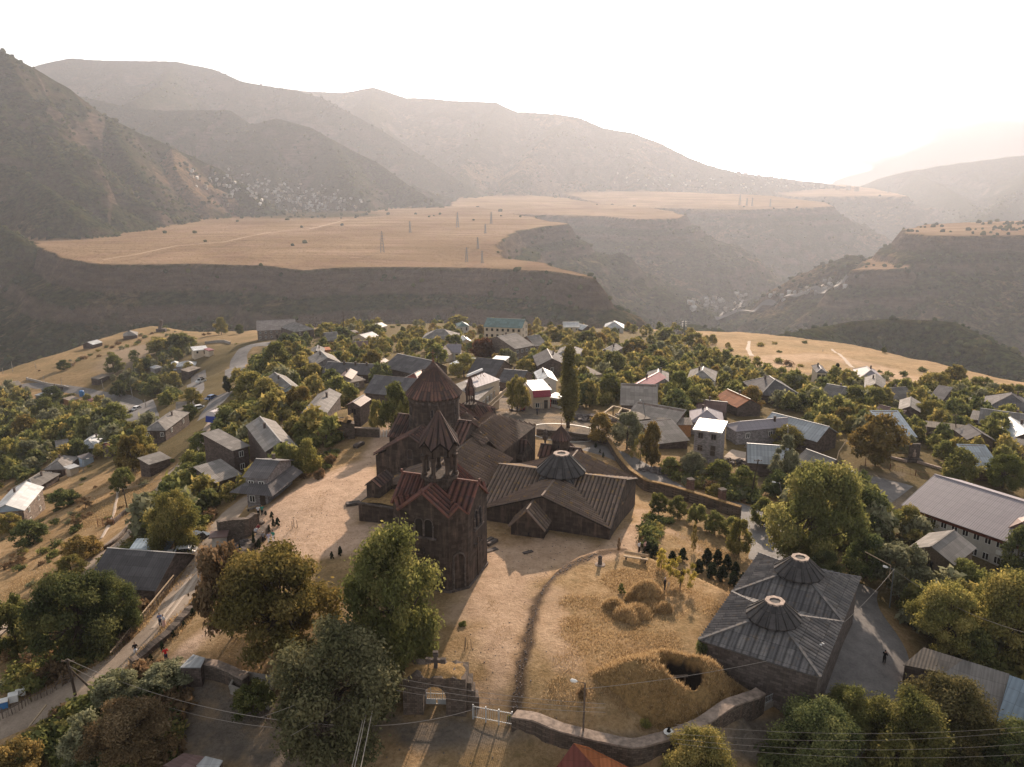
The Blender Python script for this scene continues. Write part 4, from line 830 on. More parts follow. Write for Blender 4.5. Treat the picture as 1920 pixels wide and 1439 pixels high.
for k in range(4):
    R = Matrix.Rotation(k*pi/2, 3, 'Z'); g3 = lambda *p: tuple(R @ Vector(p)); r = MB(); kx = (zr-ze)/hw; Z0 = zr+.1-.012*k
    for s in (-1, 1): slab(r, [g3(0, -hh-o_, Z0), g3(0, 0, Z0), g3(s*(hw+.2), -(hw+.2), Z0-kx*(hw+.2)), g3(s*(hw+.2), -hh-o_, Z0-kx*(hw+.2))], .2, (.8, .3, .22))
    r.bar(g3(0, -hh-o_, Z0+.08), g3(0, -1.5, Z0+.08), .28, .22); r.box(g3(0, -hh-o_, Z0+.3), (.25, .25, .4))
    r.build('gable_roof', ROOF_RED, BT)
    r = MB(); q = (hw+hh)/2+.2; zc = ze+1.12
    slab(r, [g3(q, -q, zc), g3(2.6, -2.6, zc), g3(hw+.15, -hh-.12, ze-.05)], .15, (.5, .16, .12)); slab(r, [g3(q, -q, zc), g3(2.6, -2.6, zc), g3(hh+.12, -hw-.15, ze-.05)], .15, (.5, .16, .12))
    r.build('corner_roof', ROOF_RED, BT)
    for dx in (-.62, .62):
        p = g3(dx, -hh, 7.0); opening(BT, p[0], p[1], p[2], .95, 2.3, -pi/2+k*pi/2, frame=STONE2)
    c = MB()
    for dx in (-1.25, 0, 1.25): c.tube([g3(dx, -hh-.12, 7.0), g3(dx, -hh-.12, 8.6)], .13, 8)
    c.box(g3(0, -hh-.12, 6.9), (3.2, .35, .22), rz=k*pi/2); c.build('window_columns', STONE2, BT)
    # tall relief cross below the windows
    c = MB(); c.bar(g3(-.1, -hh-.06, .2), g3(-.1, -hh-.06, 5.6), .34, .14); c.bar(g3(-1.25, -hh-.06, 4.7), g3(1.05, -hh-.06, 4.7), .3, .14)
    for dx in (-1.3, 1.1): c.box(g3(dx, -hh-.06, 4.85), (.25, .16, .55), rz=k*pi/2)
    c.build('relief_cross', STONE, BT)
    p = g3((hw+hh)/2, -(hw+hh)/2, .3); n_ = -pi/4+k*pi/2; c = MB()
    pts = [(-.75, 0), (-.75, 4.1)]+[(.75*cos(a), 4.1+.75*sin(a)) for a in np.linspace(pi, 0, 9)]+[(.75, 0)]; tdir = Vector((-sin(n_), cos(n_), 0)); nn = Vector((cos(n_), sin(n_), 0))
    q = [Vector(p)+tdir*a+Vector((0, 0, b))+nn*.08 for a, b in pts]
    for a, b in zip(q, q[1:]): c.bar(a, b, .2, .2)
    c.build('blind_arch', STONE2, BT)
opening(BT, .9, -hh, 1.8, .35, .8, -pi/2, arch=False)
c = MB(); walls(c, [(x*1.03, y*1.03) for x, y in oc], .35, -2); c.build('plinth', STONE2, BT)
# belfry
c = MB(); c.lathe((0, 0, 0), [(1.9, 11.6), (2.0, 12.9), (2.35, 13.0), (2.4, 13.35), (2.15, 13.4), (2.15, 13.5)], 24); c.build('belfry_base', STONE, BT)
for k in range(7):
    a = 2*pi*k/7+.25; x, y = 1.95*cos(a), 1.95*sin(a); c = MB(); c.lathe((x, y, 13.4), [(.38, 0), (.38, .35), (.27, .45), (.26, 2.1), (.36, 2.25), (.42, 2.7)], 10); c.build('belfry_column', STONE, BT)
c = MB(); n7 = 7
for k in range(7):                                             # arches between the columns
    a0 = 2*pi*k/7+.25; a1 = a0+2*pi/7; p0 = Vector((1.95*cos(a0), 1.95*sin(a0), 0)); p1 = Vector((1.95*cos(a1), 1.95*sin(a1), 0)); L = (p1-p0).length; ts = np.linspace(0, 1, 9); pin = p0.normalized()*-.2
    lo = [p0.lerp(p1, t)+Vector((0, 0, 15.45+.85*sqrt(max(0, 1-(2*t-1)**2)))) for t in ts]; hi = [Vector((p.x, p.y, 17.1+1.0*(1-abs(2*t-1)))) for p, t in zip(lo, ts)]
    m_ = (p0+p1)/2; nrm = Vector((m_.x, m_.y, 0)).normalized(); V = [q+nrm*e for e in (.2, -.2) for q in lo+hi]; n_ = 9
    Fs = []
    for i in range(8): Fs += [(i, i+1, n_+i+1, n_+i), (18+i, 18+n_+i, 18+n_+i+1, 18+i+1), (i, 18+i, 18+i+1, i+1)]
    c.add(V, Fs)
c.build('belfry_arches', STONE, BT)
r = MB(); ap = np.array([0, 0, 21.7])
for k in range(7):
    a0 = 2*pi*k/7+.25; a1 = a0+2*pi/7; am = (a0+a1)/2; R0 = 2.5
    lo0 = np.array([R0*cos(a0), R0*sin(a0), 17.15]); lo1 = np.array([R0*cos(a1), R0*sin(a1), 17.15]); mi_ = np.array([R0*.96*cos(am), R0*.96*sin(am), 18.15])
    up = np.array([0, 0, 21.7]); mid = lo0*.5+up*.5
    r.add([lo0, mi_, up, lo0-[0, 0, .25], mi_-[0, 0, .25]], [(0, 1, 2), (3, 4, 1, 0)], [[(0, 0), (1.2, 0), (.6, 4)], [(0, 0)]*4]); r.add([mi_, lo1, up, mi_-[0, 0, .25], lo1-[0, 0, .25]], [(0, 1, 2), (3, 4, 1, 0)], [[(0, 0), (1.2, 0), (.6, 4)], [(0, 0)]*4])
    r.bar(lo0+[0, 0, .03], up+[0, 0, .03], .2, .16)
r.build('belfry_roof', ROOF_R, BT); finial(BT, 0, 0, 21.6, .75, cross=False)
# --- main domed church
cc = mon(-55.6, 120.4); CH = empty('domed_church', cc, MROT, label='domed medieval church with round drum and conical stone roof behind the bell tower', cat='church')
cross_gable(CH, 6.6, 9.8, 4.3, 6.2, 8.7, ROOF_R, STONE, over=.3, rib=(.8, .3, .22), hwy=4.3)
for sx in (-1, 1):
    for sy in (-1, 1): c = MB(); walls(c, [(sx*3.9, sy*3.9), (sx*6.6, sy*3.9), (sx*6.6, sy*9.3), (sx*3.9, sy*9.3)] if sx*sy > 0 else [(sx*3.9, sy*9.3), (sx*6.6, sy*9.3), (sx*6.6, sy*3.9), (sx*3.9, sy*3.9)], [5.6, 4.3, 4.3, 5.6], -4); c.build('corner_chamber', STONE, CH)
for sx in (-1, 1):
    for sy in (-1, 1): r = MB(); slab(r, [(sx*4.2, sy*3.9, 5.9), (sx*6.95, sy*3.9, 4.45), (sx*6.95, sy*9.6, 4.45), (sx*4.2, sy*9.6, 5.9)], .16, RIB); r.build('chamber_roof', ROOF_R, CH)
c = MB(); c.lathe((0, 0, 0), [(4.45, 6), (4.45, 8.6), (4.3, 8.7), (4.3, 12.2), (4.45, 12.3), (4.3, 12.45), (4.5, 12.7), (4.55, 13.15)], 48); DR = c.build('drum', STONE, CH)
c = MB()
for k in range(24): a = 2*pi*k/24; c.box((4.42*cos(a), 4.42*sin(a), 12.45), (.12, .5, .5), rz=a)
c.build('frieze', STONE2, DR)
for k in range(6): a = -pi/2+.35+k*pi/3; opening(CH, 4.3*cos(a), 4.3*sin(a), 9.9, .4, 1.5, a, frame=STONE2)
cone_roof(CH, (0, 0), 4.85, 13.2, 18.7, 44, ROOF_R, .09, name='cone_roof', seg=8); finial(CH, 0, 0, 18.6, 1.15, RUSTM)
opening(CH, 0, -9.8, 4.6, .8, 1.6, -pi/2, frame=STONE2); opening(CH, .9, -9.8, -.2, 2.0, 2.6, -pi/2, mat=STONE2, frame=STONE2, name='niche'); opening(CH, 6.6, 0, 4.6, .5, 1.4, 0, frame=STONE2)
# --- small tower base and grassy platform in front of the church
PLT = empty('stone_platform', mon(-53.2, 103), MROT, label='low dark stone platform with grass on top below the domed church', cat='platform')
c = MB(); walls(c, [(-3.5, -7.5), (3.6, -7.5), (3.6, 7.7), (-3.5, 7.7)], [2.9, 2.9, 3.1, 3.1], -1.5); c.build('wall', STONE, PLT)
GRASSTOP = NT('dry_turf'); g_ = GRASSTOP.obj(); GRASSTOP.col(GRASSTOP.ramp(GRASSTOP.noise(2.2, 6, .7, g_), [(.3, (.15, .10, .045)), (.55, (.33, .21, .09)), (.75, (.45, .28, .12))]), 1); GRASSTOP.bump(GRASSTOP.noise(5, 6, .75, g_), 1, .2); TURF = GRASSTOP.m
c = MB(); n_ = 14
xs_ = np.linspace(-3.3, 3.4, n_); ys_ = np.linspace(-7.3, 7.6, 26); XA, YA = np.meshgrid(xs_, ys_); hA = 3.0+.25*(1-(XA/3.4)**2)+fbm(XA+5, YA, 2, 3)*.3
np_mesh('turf', np.stack([XA.ravel(), YA.ravel(), hA.ravel()], 1), grid_quads(n_, 26), TURF, PLT, smooth=True)
c = MB(); c.bar((-3.6, -7.45, 2.95), (3.7, -7.45, 2.95), .4, .2); c.build('coping', STONE2, PLT)
SC_ = empty('small_gabled_chapel', mon(-55.3, 99.6, 2.95), MROT, label='tiny gabled stone chapel standing on the grassy platform', cat='chapel')
c = MB(); walls(c, [(-1.05, -2.1), (1.05, -2.1), (1.05, 2.1), (-1.05, 2.1)], 2.1, -.3); c.add([(-1.05, -2.1, 2.1), (1.05, -2.1, 2.1), (0, -2.1, 2.95), (-1.05, 2.1, 2.1), (1.05, 2.1, 2.1), (0, 2.1, 2.95)], [(0, 1, 2), (5, 4, 3)]); c.build('wall', STONE, SC_)
r = MB()
for s in (-1, 1): slab(r, [(0, -2.3, 3.05), (0, 2.3, 3.05), (s*1.3, 2.3, 2.02), (s*1.3, -2.3, 2.02)], .12, (.42, .14, .1))
r.build('roof', ROOF_R, SC_); opening(SC_, 0, -2.1, .9, .16, .5, -pi/2, arch=False)
# --- big gavit with octagonal lantern
gc = mon(-30.6, 111.7); gc = np.array([7.55, 115.4, 0]); GV = empty('gavit_hall', gc, MROT, label='wide low cross-gabled stone hall with a black octagonal lantern on top', cat='hall')
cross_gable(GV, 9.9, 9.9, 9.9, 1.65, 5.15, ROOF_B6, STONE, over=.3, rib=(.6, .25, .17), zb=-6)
c = MB(); c.lathe((0, 0, 0), [(3.1, 4), (3.1, 5.5)], 8, pi/8); c.build('lantern_drum', STONE, GV)
for k in range(4):
    a = pi/4+k*pi/2; r = MB(); q = lambda rr_, aa: (rr_*cos(aa), rr_*sin(aa))
    slab(r, [(*q(3.9, a), 4.5), (*q(2.6, a-.45), 5.2), (*q(2.6, a+.45), 5.2)], .12, (.4, .12, .1)); r.build('corner_roof', ROOF_G, GV)
LN_ = cone_roof(GV, (0, 0), 3.85, 5.55, 8.15, 16, ROOF_K, .16, pi/8, 'lantern_roof', rtop=1.15, seg=4)
def octring(e, r0, r1, z0, h, mat, name='rim', a0=pi/8, n=8):
    mb = MB(); V = []
    for rr_, zz in ((r1, z0), (r1, z0+h), (r0, z0+h), (r0, z0-.6)):
        for k in range(n): a = a0+2*pi*k/n; V.append((rr_*cos(a), rr_*sin(a), zz))
    mb.add(V, [(i*n+k, i*n+(k+1) % n, (i+1)*n+(k+1) % n, (i+1)*n+k) for i in range(3) for k in range(n)]); mb.build(name, mat, e)
    h_ = MB(); h_.lathe((0, 0, z0-.05), [(r0*1.02, 0), (r0*.9, .06)], n, a0); h_.build('smoke_hole', BLACKV, e)  # flat black disc closes the opening below the rim
BLACKV = simple('flat_black', (.004, .004, .004), 1, .1, 2)
RIMM = simple('pale_rim_stone', (.38, .30, .255), .9, .3, 3, bump=.4)
octring(GV, .72, 1.28, 8.05, .22, RIMM)
opening(GV, 9.9, -1, 1.2, .35, .9, 0); 
for s_ in (-1, 1): r = MB(); r.bar((s_*9.9, -9.9*0-9.7, 1.4), (s_*9.9, 9.7, 1.4), .15, .15); r.build('cornice', STONE, GV)
for i_, (xa, xb) in enumerate(((-9.8, -3.3), (3.3, 9.8))):
    XT, YT = np.meshgrid(np.linspace(xa, xb, 30), np.linspace(.15, 2.0, 10)); hT = 5.25-.354*YT+.18*np.sin(pi*(YT-.15)/1.85)+fbm(XT+30, YT, .9, 3)*.25
    tf = np_mesh('roof_turf', np.stack([XT.ravel(), YT.ravel(), hT.ravel()], 1), grid_quads(30, 10), TURF, GV, smooth=True)
PO = empty('gavit_porch', (2.7, 105.3, -.1), radians(-17), label='small gabled stone porch projecting towards the camera from the wide hall', cat='porch')
c = MB(); walls(c, [(-2.4, -1.9), (2.4, -1.9), (2.4, 2.6), (-2.4, 2.6)], 1.7, -1); c.add([(-2.4, -1.9, 1.7), (2.4, -1.9, 1.7), (0, -1.9, 4.2), (-2.4, -1.5, 1.7), (2.4, -1.5, 1.7), (0, -1.5, 4.2)], [(0, 1, 2), (5, 4, 3), (0, 2, 5, 3), (1, 4, 5, 2)]); c.build('wall', STONE, PO)
r = MB()
for s in (-1, 1): slab(r, [(0, -2.2, 4.32), (0, 4.6, 4.32), (s*2.7, 4.6, 1.5), (s*2.7, -2.2, 1.5)], .15, (.8, .3, .22))
r.bar((0, -2.2, 4.4), (0, 4.6, 4.4), .25, .2); r.build('roof', ROOF_B, PO); opening(PO, .2, -1.9, .35, .22, .5, -pi/2, arch=False)
# --- free-form buildings of the inner court, given by roof corners
def freeform(name, label, cat, roofs, outline, zb, roofm, wallm=STONE, rib=RIB, th=.16, parts='roof', group=None):
    O = at(*outline[0]); e = empty(name, (O[0], O[1], 0), 0, label=label, cat=cat, group=group); sh = lambda p: (p[0]-O[0], p[1]-O[1], p[2])
    def plane(rp):
        Q = [at(*p) for p in rp]; a, b, c_ = (Q[0], Q[1], Q[-1]); n_ = np.cross(b-a, c_-a); out = []
        for p in rp:
            r = ray(p[0], p[1]); o_ = np.array([0, 0, H]); t_ = ((a-o_)@n_)/(r@n_); out.append(o_+r*t_)
        return out
    for rp in roofs: r = MB(); slab(r, [sh(p) for p in plane(rp)], th, rib); r.build(parts, roofm, e)
    ol = [sh(at(*p)) for p in outline]; cx = sum(p[0] for p in ol)/len(ol); cy_ = sum(p[1] for p in ol)/len(ol)
    ol = [(cx+(p[0]-cx)*.965, cy_+(p[1]-cy_)*.965, p[2]-.14) for p in ol]
    ar = sum(a[0]*b[1]-b[0]*a[1] for a, b in zip(ol, ol[1:]+ol[:1]))
    if ar < 0: ol = ol[::-1]
    w = MB(); walls(w, [p[:2] for p in ol], [p[2] for p in ol], zb); w.build('wall', wallm, e); return e
def mgable(name, label, cat, x0, x1, y0, y1, ze, zr, axis, roofm, zb=-5, one=None, zeb=None, rib=RIB, wallm=STONE, rot=MROT, over=.3):
    """gabled block in the monastery's own axes; axis 'y' = ridge runs away from the camera"""
    cx, cy_ = (x0+x1)/2, (y0+y1)/2; e = empty(name, mon(cx, cy_), rot, label=label, cat=cat); hx, hy = (x1-x0)/2, (y1-y0)/2; w = MB()
    if axis == 'x': P2 = lambda a, b, c_: (b, -a, c_); hx, hy = hy, hx
    else: P2 = lambda a, b, c_: (a, b, c_)
    oc_ = [P2(-hx, -hy, 0), P2(hx, -hy, 0), P2(hx, hy, 0), P2(-hx, hy, 0)]; walls(w, [p[:2] for p in oc_], ze-.05, zb)
    for s in (-1, 1): w.add([P2(-hx, s*hy, ze-.05), P2(hx, s*hy, ze-.05), P2(0, s*hy, zr-.05), P2(-hx, s*(hy-.4), ze-.05), P2(hx, s*(hy-.4), ze-.05), P2(0, s*(hy-.4), zr-.05)], [(0, 1, 2), (5, 4, 3), (0, 2, 5, 3), (1, 4, 5, 2)])
    w.build('wall', wallm, e); k = (zr-ze)/hx
    for s in (-1, 1): r = MB(); slab(r, [P2(0, -hy-over, zr+.1), P2(0, hy+over, zr+.1), P2(s*(hx+over), hy+over, ze+.1-k*over), P2(s*(hx+over), -hy-over, ze+.1-k*over)], .16, rib); r.build('roof', roofm, e)
    r = MB(); r.bar(P2(0, -hy-over, zr+.16), P2(0, hy+over, zr+.16), .28, .2); r.build('ridge', roofm, e); return e
mgable('church_hall', 'ribbed brown roofed hall between the bell tower and the wide lantern hall', 'hall', -55.5, -41.4, 101.5, 119.6, 3.1, 5.9, 'y', ROOF_B, rib=(.8, .32, .27))
freeform('book_hall', 'long stone hall with one huge ribbed brown roof slope behind the church', 'hall',
  [[(894,802,6.6),(928.5,777,6.6),(1006,797.6,3.9),(940.5,850,3.3)], [(894,802,6.6),(928.5,777,6.6),(902,770,3.5),(862,792,3.5)]],
  [(894,802,6.4),(928.5,777,6.4),(1006,797.6,3.8),(940.5,850,3.2)], -6, ROOF_B, rib=(.8, .32, .27))
freeform('ribbed_passage_roof', 'narrow ribbed brown roof strip running down between church dome and long hall', 'roof',
  [[(861,762,8.0),(900,793,6.8),(893,801.5,6.4),(918,825.5,4.6),(906,835,4.4),(858,792,7.2)]], [(861,762,7.8),(900,793,6.6),(918,825.5,4.4),(906,835,4.2),(858,792,7.0)], -5, ROOF_B, rib=(.8, .32, .27))
freeform('side_chapel', 'small dark chapel with steep brown gabled roof against the end of the long hall', 'chapel',
  [[(962,822.6,3.3),(989,825,3.3),(979.6,862.5,.4),(950,853,.4)], [(962,822.6,3.3),(989,825,3.3),(1001.5,846,.6),(975,838,.6)]], [(963,824,2.6),(989,826,2.8),(1000,846,.5),(979,862,.3),(951,853,.3)], -6, ROOF_R)
# --- second church: hipped roof with a small open belfry
HC = empty('belfry_chapel', mon(-46.5, 135.5), MROT, label='hip-roofed chapel crowned by a slim open belfry, beyond the church dome', cat='chapel')
a_ = mon(0, 0); px = [at(861, 761, 5.2), at(902.5, 788, 5.2), at(930.6, 766, 5.2), at(884, 748, 5.2)]; cxy = sum(px)/4; HC.location = (cxy[0], cxy[1], 0); HC.rotation_euler = (0, 0, 0); q_ = [p-[cxy[0], cxy[1], 0] for p in px]
c = MB(); walls(c, [(p[0]*.93, p[1]*.93) for p in q_][::1], 5.1, -5); c.build('wall', STONE, HC); apx = (q_[0]*0+[0, 0, 8.0])
bl = at(882, 757, 8.1); bx, by = bl[0]-cxy[0], bl[1]-cxy[1]; apx = np.array([bx, by, 8.2])
for i in range(4): r = MB(); slab(r, [q_[i], q_[(i+1) % 4], apx], .16, (.5, .18, .13)); r.build('roof', ROOF_R, HC)
c = MB(); c.lathe((bx, by, 0), [(.9, 7.3), (1.15, 7.9), (1.2, 8.15), (.95, 8.2)], 14); c.build('belfry_base', STONE, HC)
for k in range(6): a = 2*pi*k/6+.3; c = MB(); c.lathe((bx+.75*cos(a), by+.75*sin(a), 8.1), [(.14, 0), (.1, .2), (.1, 1.5), (.15, 1.75)], 7); c.build('belfry_column', STONE, HC)
c = MB(); c.lathe((bx, by, 0), [(.82, 9.8), (.92, 9.9), (.92, 10.6), (1.05, 10.7), (1.0, 11.1), (.62, 11.7), (.45, 12.6), (.1, 13.4)], 6, .3); c.build('belfry_roof', ROOF_R, HC)
# --- small round-drum church behind the lantern hall
SR = empty('round_drum_chapel', (8.9, 137.5, 0), MROT, label='little round chapel with pointed cone roof and cross behind the octagonal lantern', cat='chapel')
cross_gable(SR, 3.6, 3.6, 1.9, .1, 1.5, ROOF_R, STONE, rib=(.5, .15, .1), zb=-6)
c = MB(); c.lathe((0, 0, 0), [(1.6, -1), (1.6, 3.0), (1.7, 3.2)], 20); c.build('drum', STONE, SR); cone_roof(SR, (0, 0), 1.9, 3.2, 5.4, 20, ROOF_R, .07); finial(SR, 0, 0, 5.3, .75, RUSTM); opening(SR, 0, -1.6, 1.3, .25, 1.0, -pi/2)
ST = empty('carved_stele', (*at(1022, 848, -3.2)[:2], -3.2), .3, label='slender carved stone stele with cross-shaped head left of the little round chapel', cat='stele')
c = MB(); c.box((0, 0, .3), (1.3, 1.3, .7)); c.build('pedestal', STONE2, ST); c = MB(); c.lathe((0, 0, .6), [(.22, 0), (.2, 1.8), (.5, 2.1), (.62, 2.6), (.35, 3.0), (.3, 3.2), (.45, 3.4), (.1, 4.1)], 8); c.build('carved_shaft', STONE2, ST)
# --- refectory with twin lanterns
c4 = [at(1312, 1197, 2.5), at(1537, 1275, 2.5), at(1613, 1087, 2.5), at(1425, 1035, 2.5)]; cc = sum(c4)/4; yd = ((c4[2]-c4[1])+(c4[3]-c4[0]))/2; RZ = atan2(yd[1], yd[0])-pi/2; LY = np.linalg.norm(yd)/2; LX = np.linalg.norm(((c4[1]-c4[0])+(c4[2]-c4[3]))/2)/2
RF = empty('twin_lantern_hall', (cc[0], cc[1], 0), RZ, label='grey slab-roofed stone refectory with two octagonal smoke lanterns, bottom right', cat='hall')
c = MB(); walls(c, [(-LX+.3, -LY+.3), (LX-.3, -LY+.3), (LX-.3, LY-.3), (-LX+.3, LY-.3)], 2.35, -7); c.build('wall', STONE2, RF)
for s, nm in ((-1, 0), (1, 1)):
    yc = s*LY/2; ap = (0, yc, 4.7); cs = [(-LX, yc-LY/2, 2.5), (LX, yc-LY/2, 2.5), (LX, yc+LY/2, 2.5), (-LX, yc+LY/2, 2.5)]
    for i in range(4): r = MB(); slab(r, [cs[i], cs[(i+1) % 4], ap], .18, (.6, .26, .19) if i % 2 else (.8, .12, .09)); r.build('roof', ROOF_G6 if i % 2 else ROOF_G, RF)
    r = MB()
    for i in range(4): r.bar(np.array(cs[i])+[0, 0, .05], np.array(ap)+[0, 0, .05], .3, .2)
    r.build('hip_ribs', ROOF_G, RF)
    e2 = empty('lantern', (0, yc, 0)); e2.parent = RF
    c = MB(); c.lathe((0, 0, 0), [(2.35, 3.2), (2.35, 4.35)], 8, pi/8); c.build('lantern_drum', STONE2, e2); cone_roof(e2, (0, 0), 2.85, 4.35, 6.05, 16, ROOF_K, .15, pi/8, 'lantern_roof', rtop=.9, seg=4); octring(e2, .6, 1.05, 5.95, .2, RIMM)
# --- bottom gate with arch
def arch_block(e, w, d, h, ow, oh, mat, zb=-.8, n=11, topj=.15, seed=3, mount=None):
    """a wall block with an arched passage through it"""
    rs = np.random.default_rng(seed); mb = MB(); r = ow/2; sp = oh-r
    arch = [(-r, zb), (-r, sp)]+[(-r*cos(a), sp+r*sin(a)) for a in np.linspace(0, pi, n)[1:-1]]+[(r, sp), (r, zb)]
    k = len(arch); out = [(-w/2, zb)]+[(-w/2+w*i/(k-3), h+rs.uniform(-topj, topj)) for i in range(k-2)]+[(w/2, zb)]
    V = [(x, -d/2, z) for x, z in arch+out]+[(x, d/2, z) for x, z in arch+out]; Fs = []; m = 2*k
    for i in range(k-1): Fs += [(i, i+1, k+i+1, k+i), (m+i+1, m+i, m+k+i, m+k+i+1), (i+1, i, m+i, m+i+1), (k+i, k+i+1, m+k+i+1, m+k+i)]
    mb.add(V, Fs); return mb.build('gate_wall', mat, e)
GT = empty('arched_gateway', (-7.5, 69.0, -1.7), radians(-3), label='stone gateway with round arch, grassy top and a cross, at the bottom left of centre', cat='gateway')
arch_block(GT, 6.2, 2.9, 4.2, 2.25, 3.2, RUBBLE, topj=.22)
xs_ = np.linspace(-3.05, 3.05, 24); ys_ = np.linspace(-1.4, 1.4, 12); XA, YA = np.meshgrid(xs_, ys_); hA = 4.05+.35*(1-(XA/3.2)**2)*(1-(YA/1.6)**2)+fbm(XA+9, YA, 1, 3)*.35
np_mesh('turf', np.stack([XA.ravel(), YA.ravel(), hA.ravel()], 1), grid_quads(24, 12), TURF, GT, smooth=True)
c = MB(); c.bar((0, 0, 4.1), (0, 0, 5.9), .42, .34); c.bar((-.75, 0, 5.15), (.75, 0, 5.15), .4, .34)
for p in ((-.75, 5.15), (.75, 5.15), (0, 5.9)): c.box((p[0], 0, p[1]), (.5, .38, .5))
c.build('stone_cross', STONE2, GT)
for k, (x, h_) in enumerate(((3.35, 3.2), (3.65, 2.3), (3.95, 1.5))): c = MB(); c.box((x, .1, h_/2-.5), (.45, 1.6-.2*k, h_+1), rz=.1*k); c.build('broken_stub', RUBBLE, GT)
gl = MB()
for s in (-1, 1):
    for x in np.linspace(.12, 1.02, 5): gl.bar((s*x, 0, .15), (s*x, 0, 1.4), .045)
gl.bar((-1.05, 0, .2), (1.05, 0, .2), .07); gl.bar((-1.05, 0, .75), (1.05, 0, .75), .06); gl.bar((-1.05, 0, 1.4), (1.05, 0, 1.4), .06)
for r_ in (1.08, .6):
    pa = [(r_*cos(a), 0, 2.05+r_*sin(a)) for a in np.linspace(0, pi, 13)]
    for a, b in zip(pa, pa[1:]): gl.bar(a, b, .06)
    for s in (-1, 1): gl.bar((s*r_, 0, .2), (s*r_, 0, 2.05), .06)
gl.box((-.55, .0, .45), (.95, .03, .55)); gl.box((.55, .0, .45), (.95, .03, .55)); gl.build('iron_gate', SILVER, GT)
# --- ruined vaulted gate at the back left
RG = empty('ruined_gatehouse', (*G(638, 819)[:2], Z(*G(638, 819)[:2])), radians(12), label='ruined vaulted gatehouse with grass on its broken roof, left of the domed church', cat='ruin')
arch_block(RG, 5.6, 4.6, 3.3, 2.9, 2.1, RUBBLE, topj=.35, seed=8)
XA, YA = np.meshgrid(np.linspace(-2.7, 2.7, 20), np.linspace(-2.2, 2.2, 16)); hA = 3.15+.55*(XA > 1.5)*np.ones_like(XA)+fbm(XA+3, YA+4, 1.5, 3)*.9+.3*(1-(XA/2.8)**2)
np_mesh('turf', np.stack([XA.ravel(), YA.ravel(), hA.ravel()], 1), grid_quads(20, 16), TURF, RG, smooth=True)
c = MB()
for x in np.linspace(-1.3, 1.3, 5): c.bar((x, -1.9, 0), (x, -1.9, 1.6), .06)
c.bar((-1.4, -1.9, 1.5), (1.4, -1.9, 1.5), .06); c.build('iron_bars', STEEL, RG)
# ------------------------------------------------------------------ walls along a line
def line_wall(name, label, pts, h, w, mat, cop=None, cat='wall', px=True, jag=.08, step=1.0, off=None, zb=-1.5, group=None, flat=False):
    P = [G(u, v, off if off is not None else 0) for u, v in pts] if px else [np.array(p, float) for p in pts]
    L = [0]
    for a, b in zip(P, P[1:]): L.append(L[-1]+np.linalg.norm((b-a)[:2]))
    P = np.array(P); m = max(2, int(L[-1]/step)+1); s = np.linspace(0, L[-1], m); Q = np.stack([np.interp(s, L, P[:, 0]), np.interp(s, L, P[:, 1])], 1)
    T = np.gradient(Q, axis=0); T /= np.linalg.norm(T, axis=1)[:, None]; N2 = np.stack([-T[:, 1], T[:, 0]], 1); O = Q[0]; z0 = Z(*Q[0]); e = empty(name, (O[0], O[1], z0), label=label, cat=cat, group=group)
    hs = np.interp(s/L[-1], np.linspace(0, 1, len(h)), h) if hasattr(h, '__len__') else np.full(m, float(h)); zg = np.array([Z(*q) for q in Q]); zg = np.convolve(np.pad(zg, 2, 'edge'), np.ones(5)/5, 'valid'); zg = np.full(m, zg[0]) if flat else zg; rs = np.random.default_rng(len(pts)*7+int(abs(O[0])*3))
    V = []; 
    for i in range(m):
        tz = zg[i]-z0+hs[i]+rs.uniform(-jag, jag); j = rs.uniform(-.06, .06)
        for sd, zz in ((-1, zg[i]-z0+zb), (-1, tz), (1, tz), (1, zg[i]-z0+zb)): x, y = Q[i]+N2[i]*(sd*w/2+j)-O; V.append((x, y, zz))
    Fs = [(i*4+k, i*4+k+1, i*4+5+k, i*4+4+k) for i in range(m-1) for k in range(3)]+[(0, 3, 2, 1), (m*4-4, m*4-3, m*4-2, m*4-1)]
    mb = MB(); mb.add(V, Fs); mb.build('masonry', mat, e)
    if cop:
        V = []
        for i in range(m):
            tz = zg[i]-z0+hs[i]+.02; 
            for sd, zz in ((-1.12, tz), (-1.08, tz+.16), (1.08, tz+.16), (1.12, tz)): x, y = Q[i]+N2[i]*sd*w/2-O; V.append((x, y, zz+rs.uniform(-.03, .03)))
        mb = MB(); mb.add(V, [(i*4+k, i*4+k+1, i*4+5+k, i*4+4+k) for i in range(m-1) for k in range(3)]+[(i*4+3, i*4, i*4+4, i*4+7) for i in range(m-1)]+[(0, 3, 2, 1), (m*4-4, m*4-3, m*4-2, m*4-1)]); mb.build('coping', cop, e)
    return e
line_wall('boundary_wall', 'thick stone boundary wall with pale flat coping along the bottom of the lawn', [(964,1345),(1040,1362),(1120,1384),(1190,1401),(1250,1384),(1320,1357),(1425,1312)], [.9,.9,1.0,1.1,1.1,1.6,1.9], 1.15, RUBBLE, COPING, off=1.0, zb=-3.5, step=.8)
line_wall('rubble_wall', 'crumbling rubble wall running down beside the gravel track on the left', [(500,985),(484,1008),(462,1030),(440,1055),(415,1080),(390,1105),(355,1140),(315,1182),(275,1216),(245,1238)], [1.1,1.2,1.1,1.0,1.0,.9,.9,.8,.8,.7], .95, RUBBLE, off=.9, jag=.1, step=.8, zb=-3)
line_wall('retaining_wall', 'tall dark retaining wall below the tourists on the left terrace', [(413,1032),(436,1018),(462,1008),(484,990)], [4.4,4.3,4.2,4.1], .8, RUBBLE, jag=.15, zb=-2, flat=True, step=.7)
line_wall('terrace_edge_wall', 'low rubble edge on top of the terrace behind the dark retaining wall', [(414,972),(450,968),(492,972)], .5, .6, RUBBLE, off=1.0, jag=.15, step=.6, zb=-4)
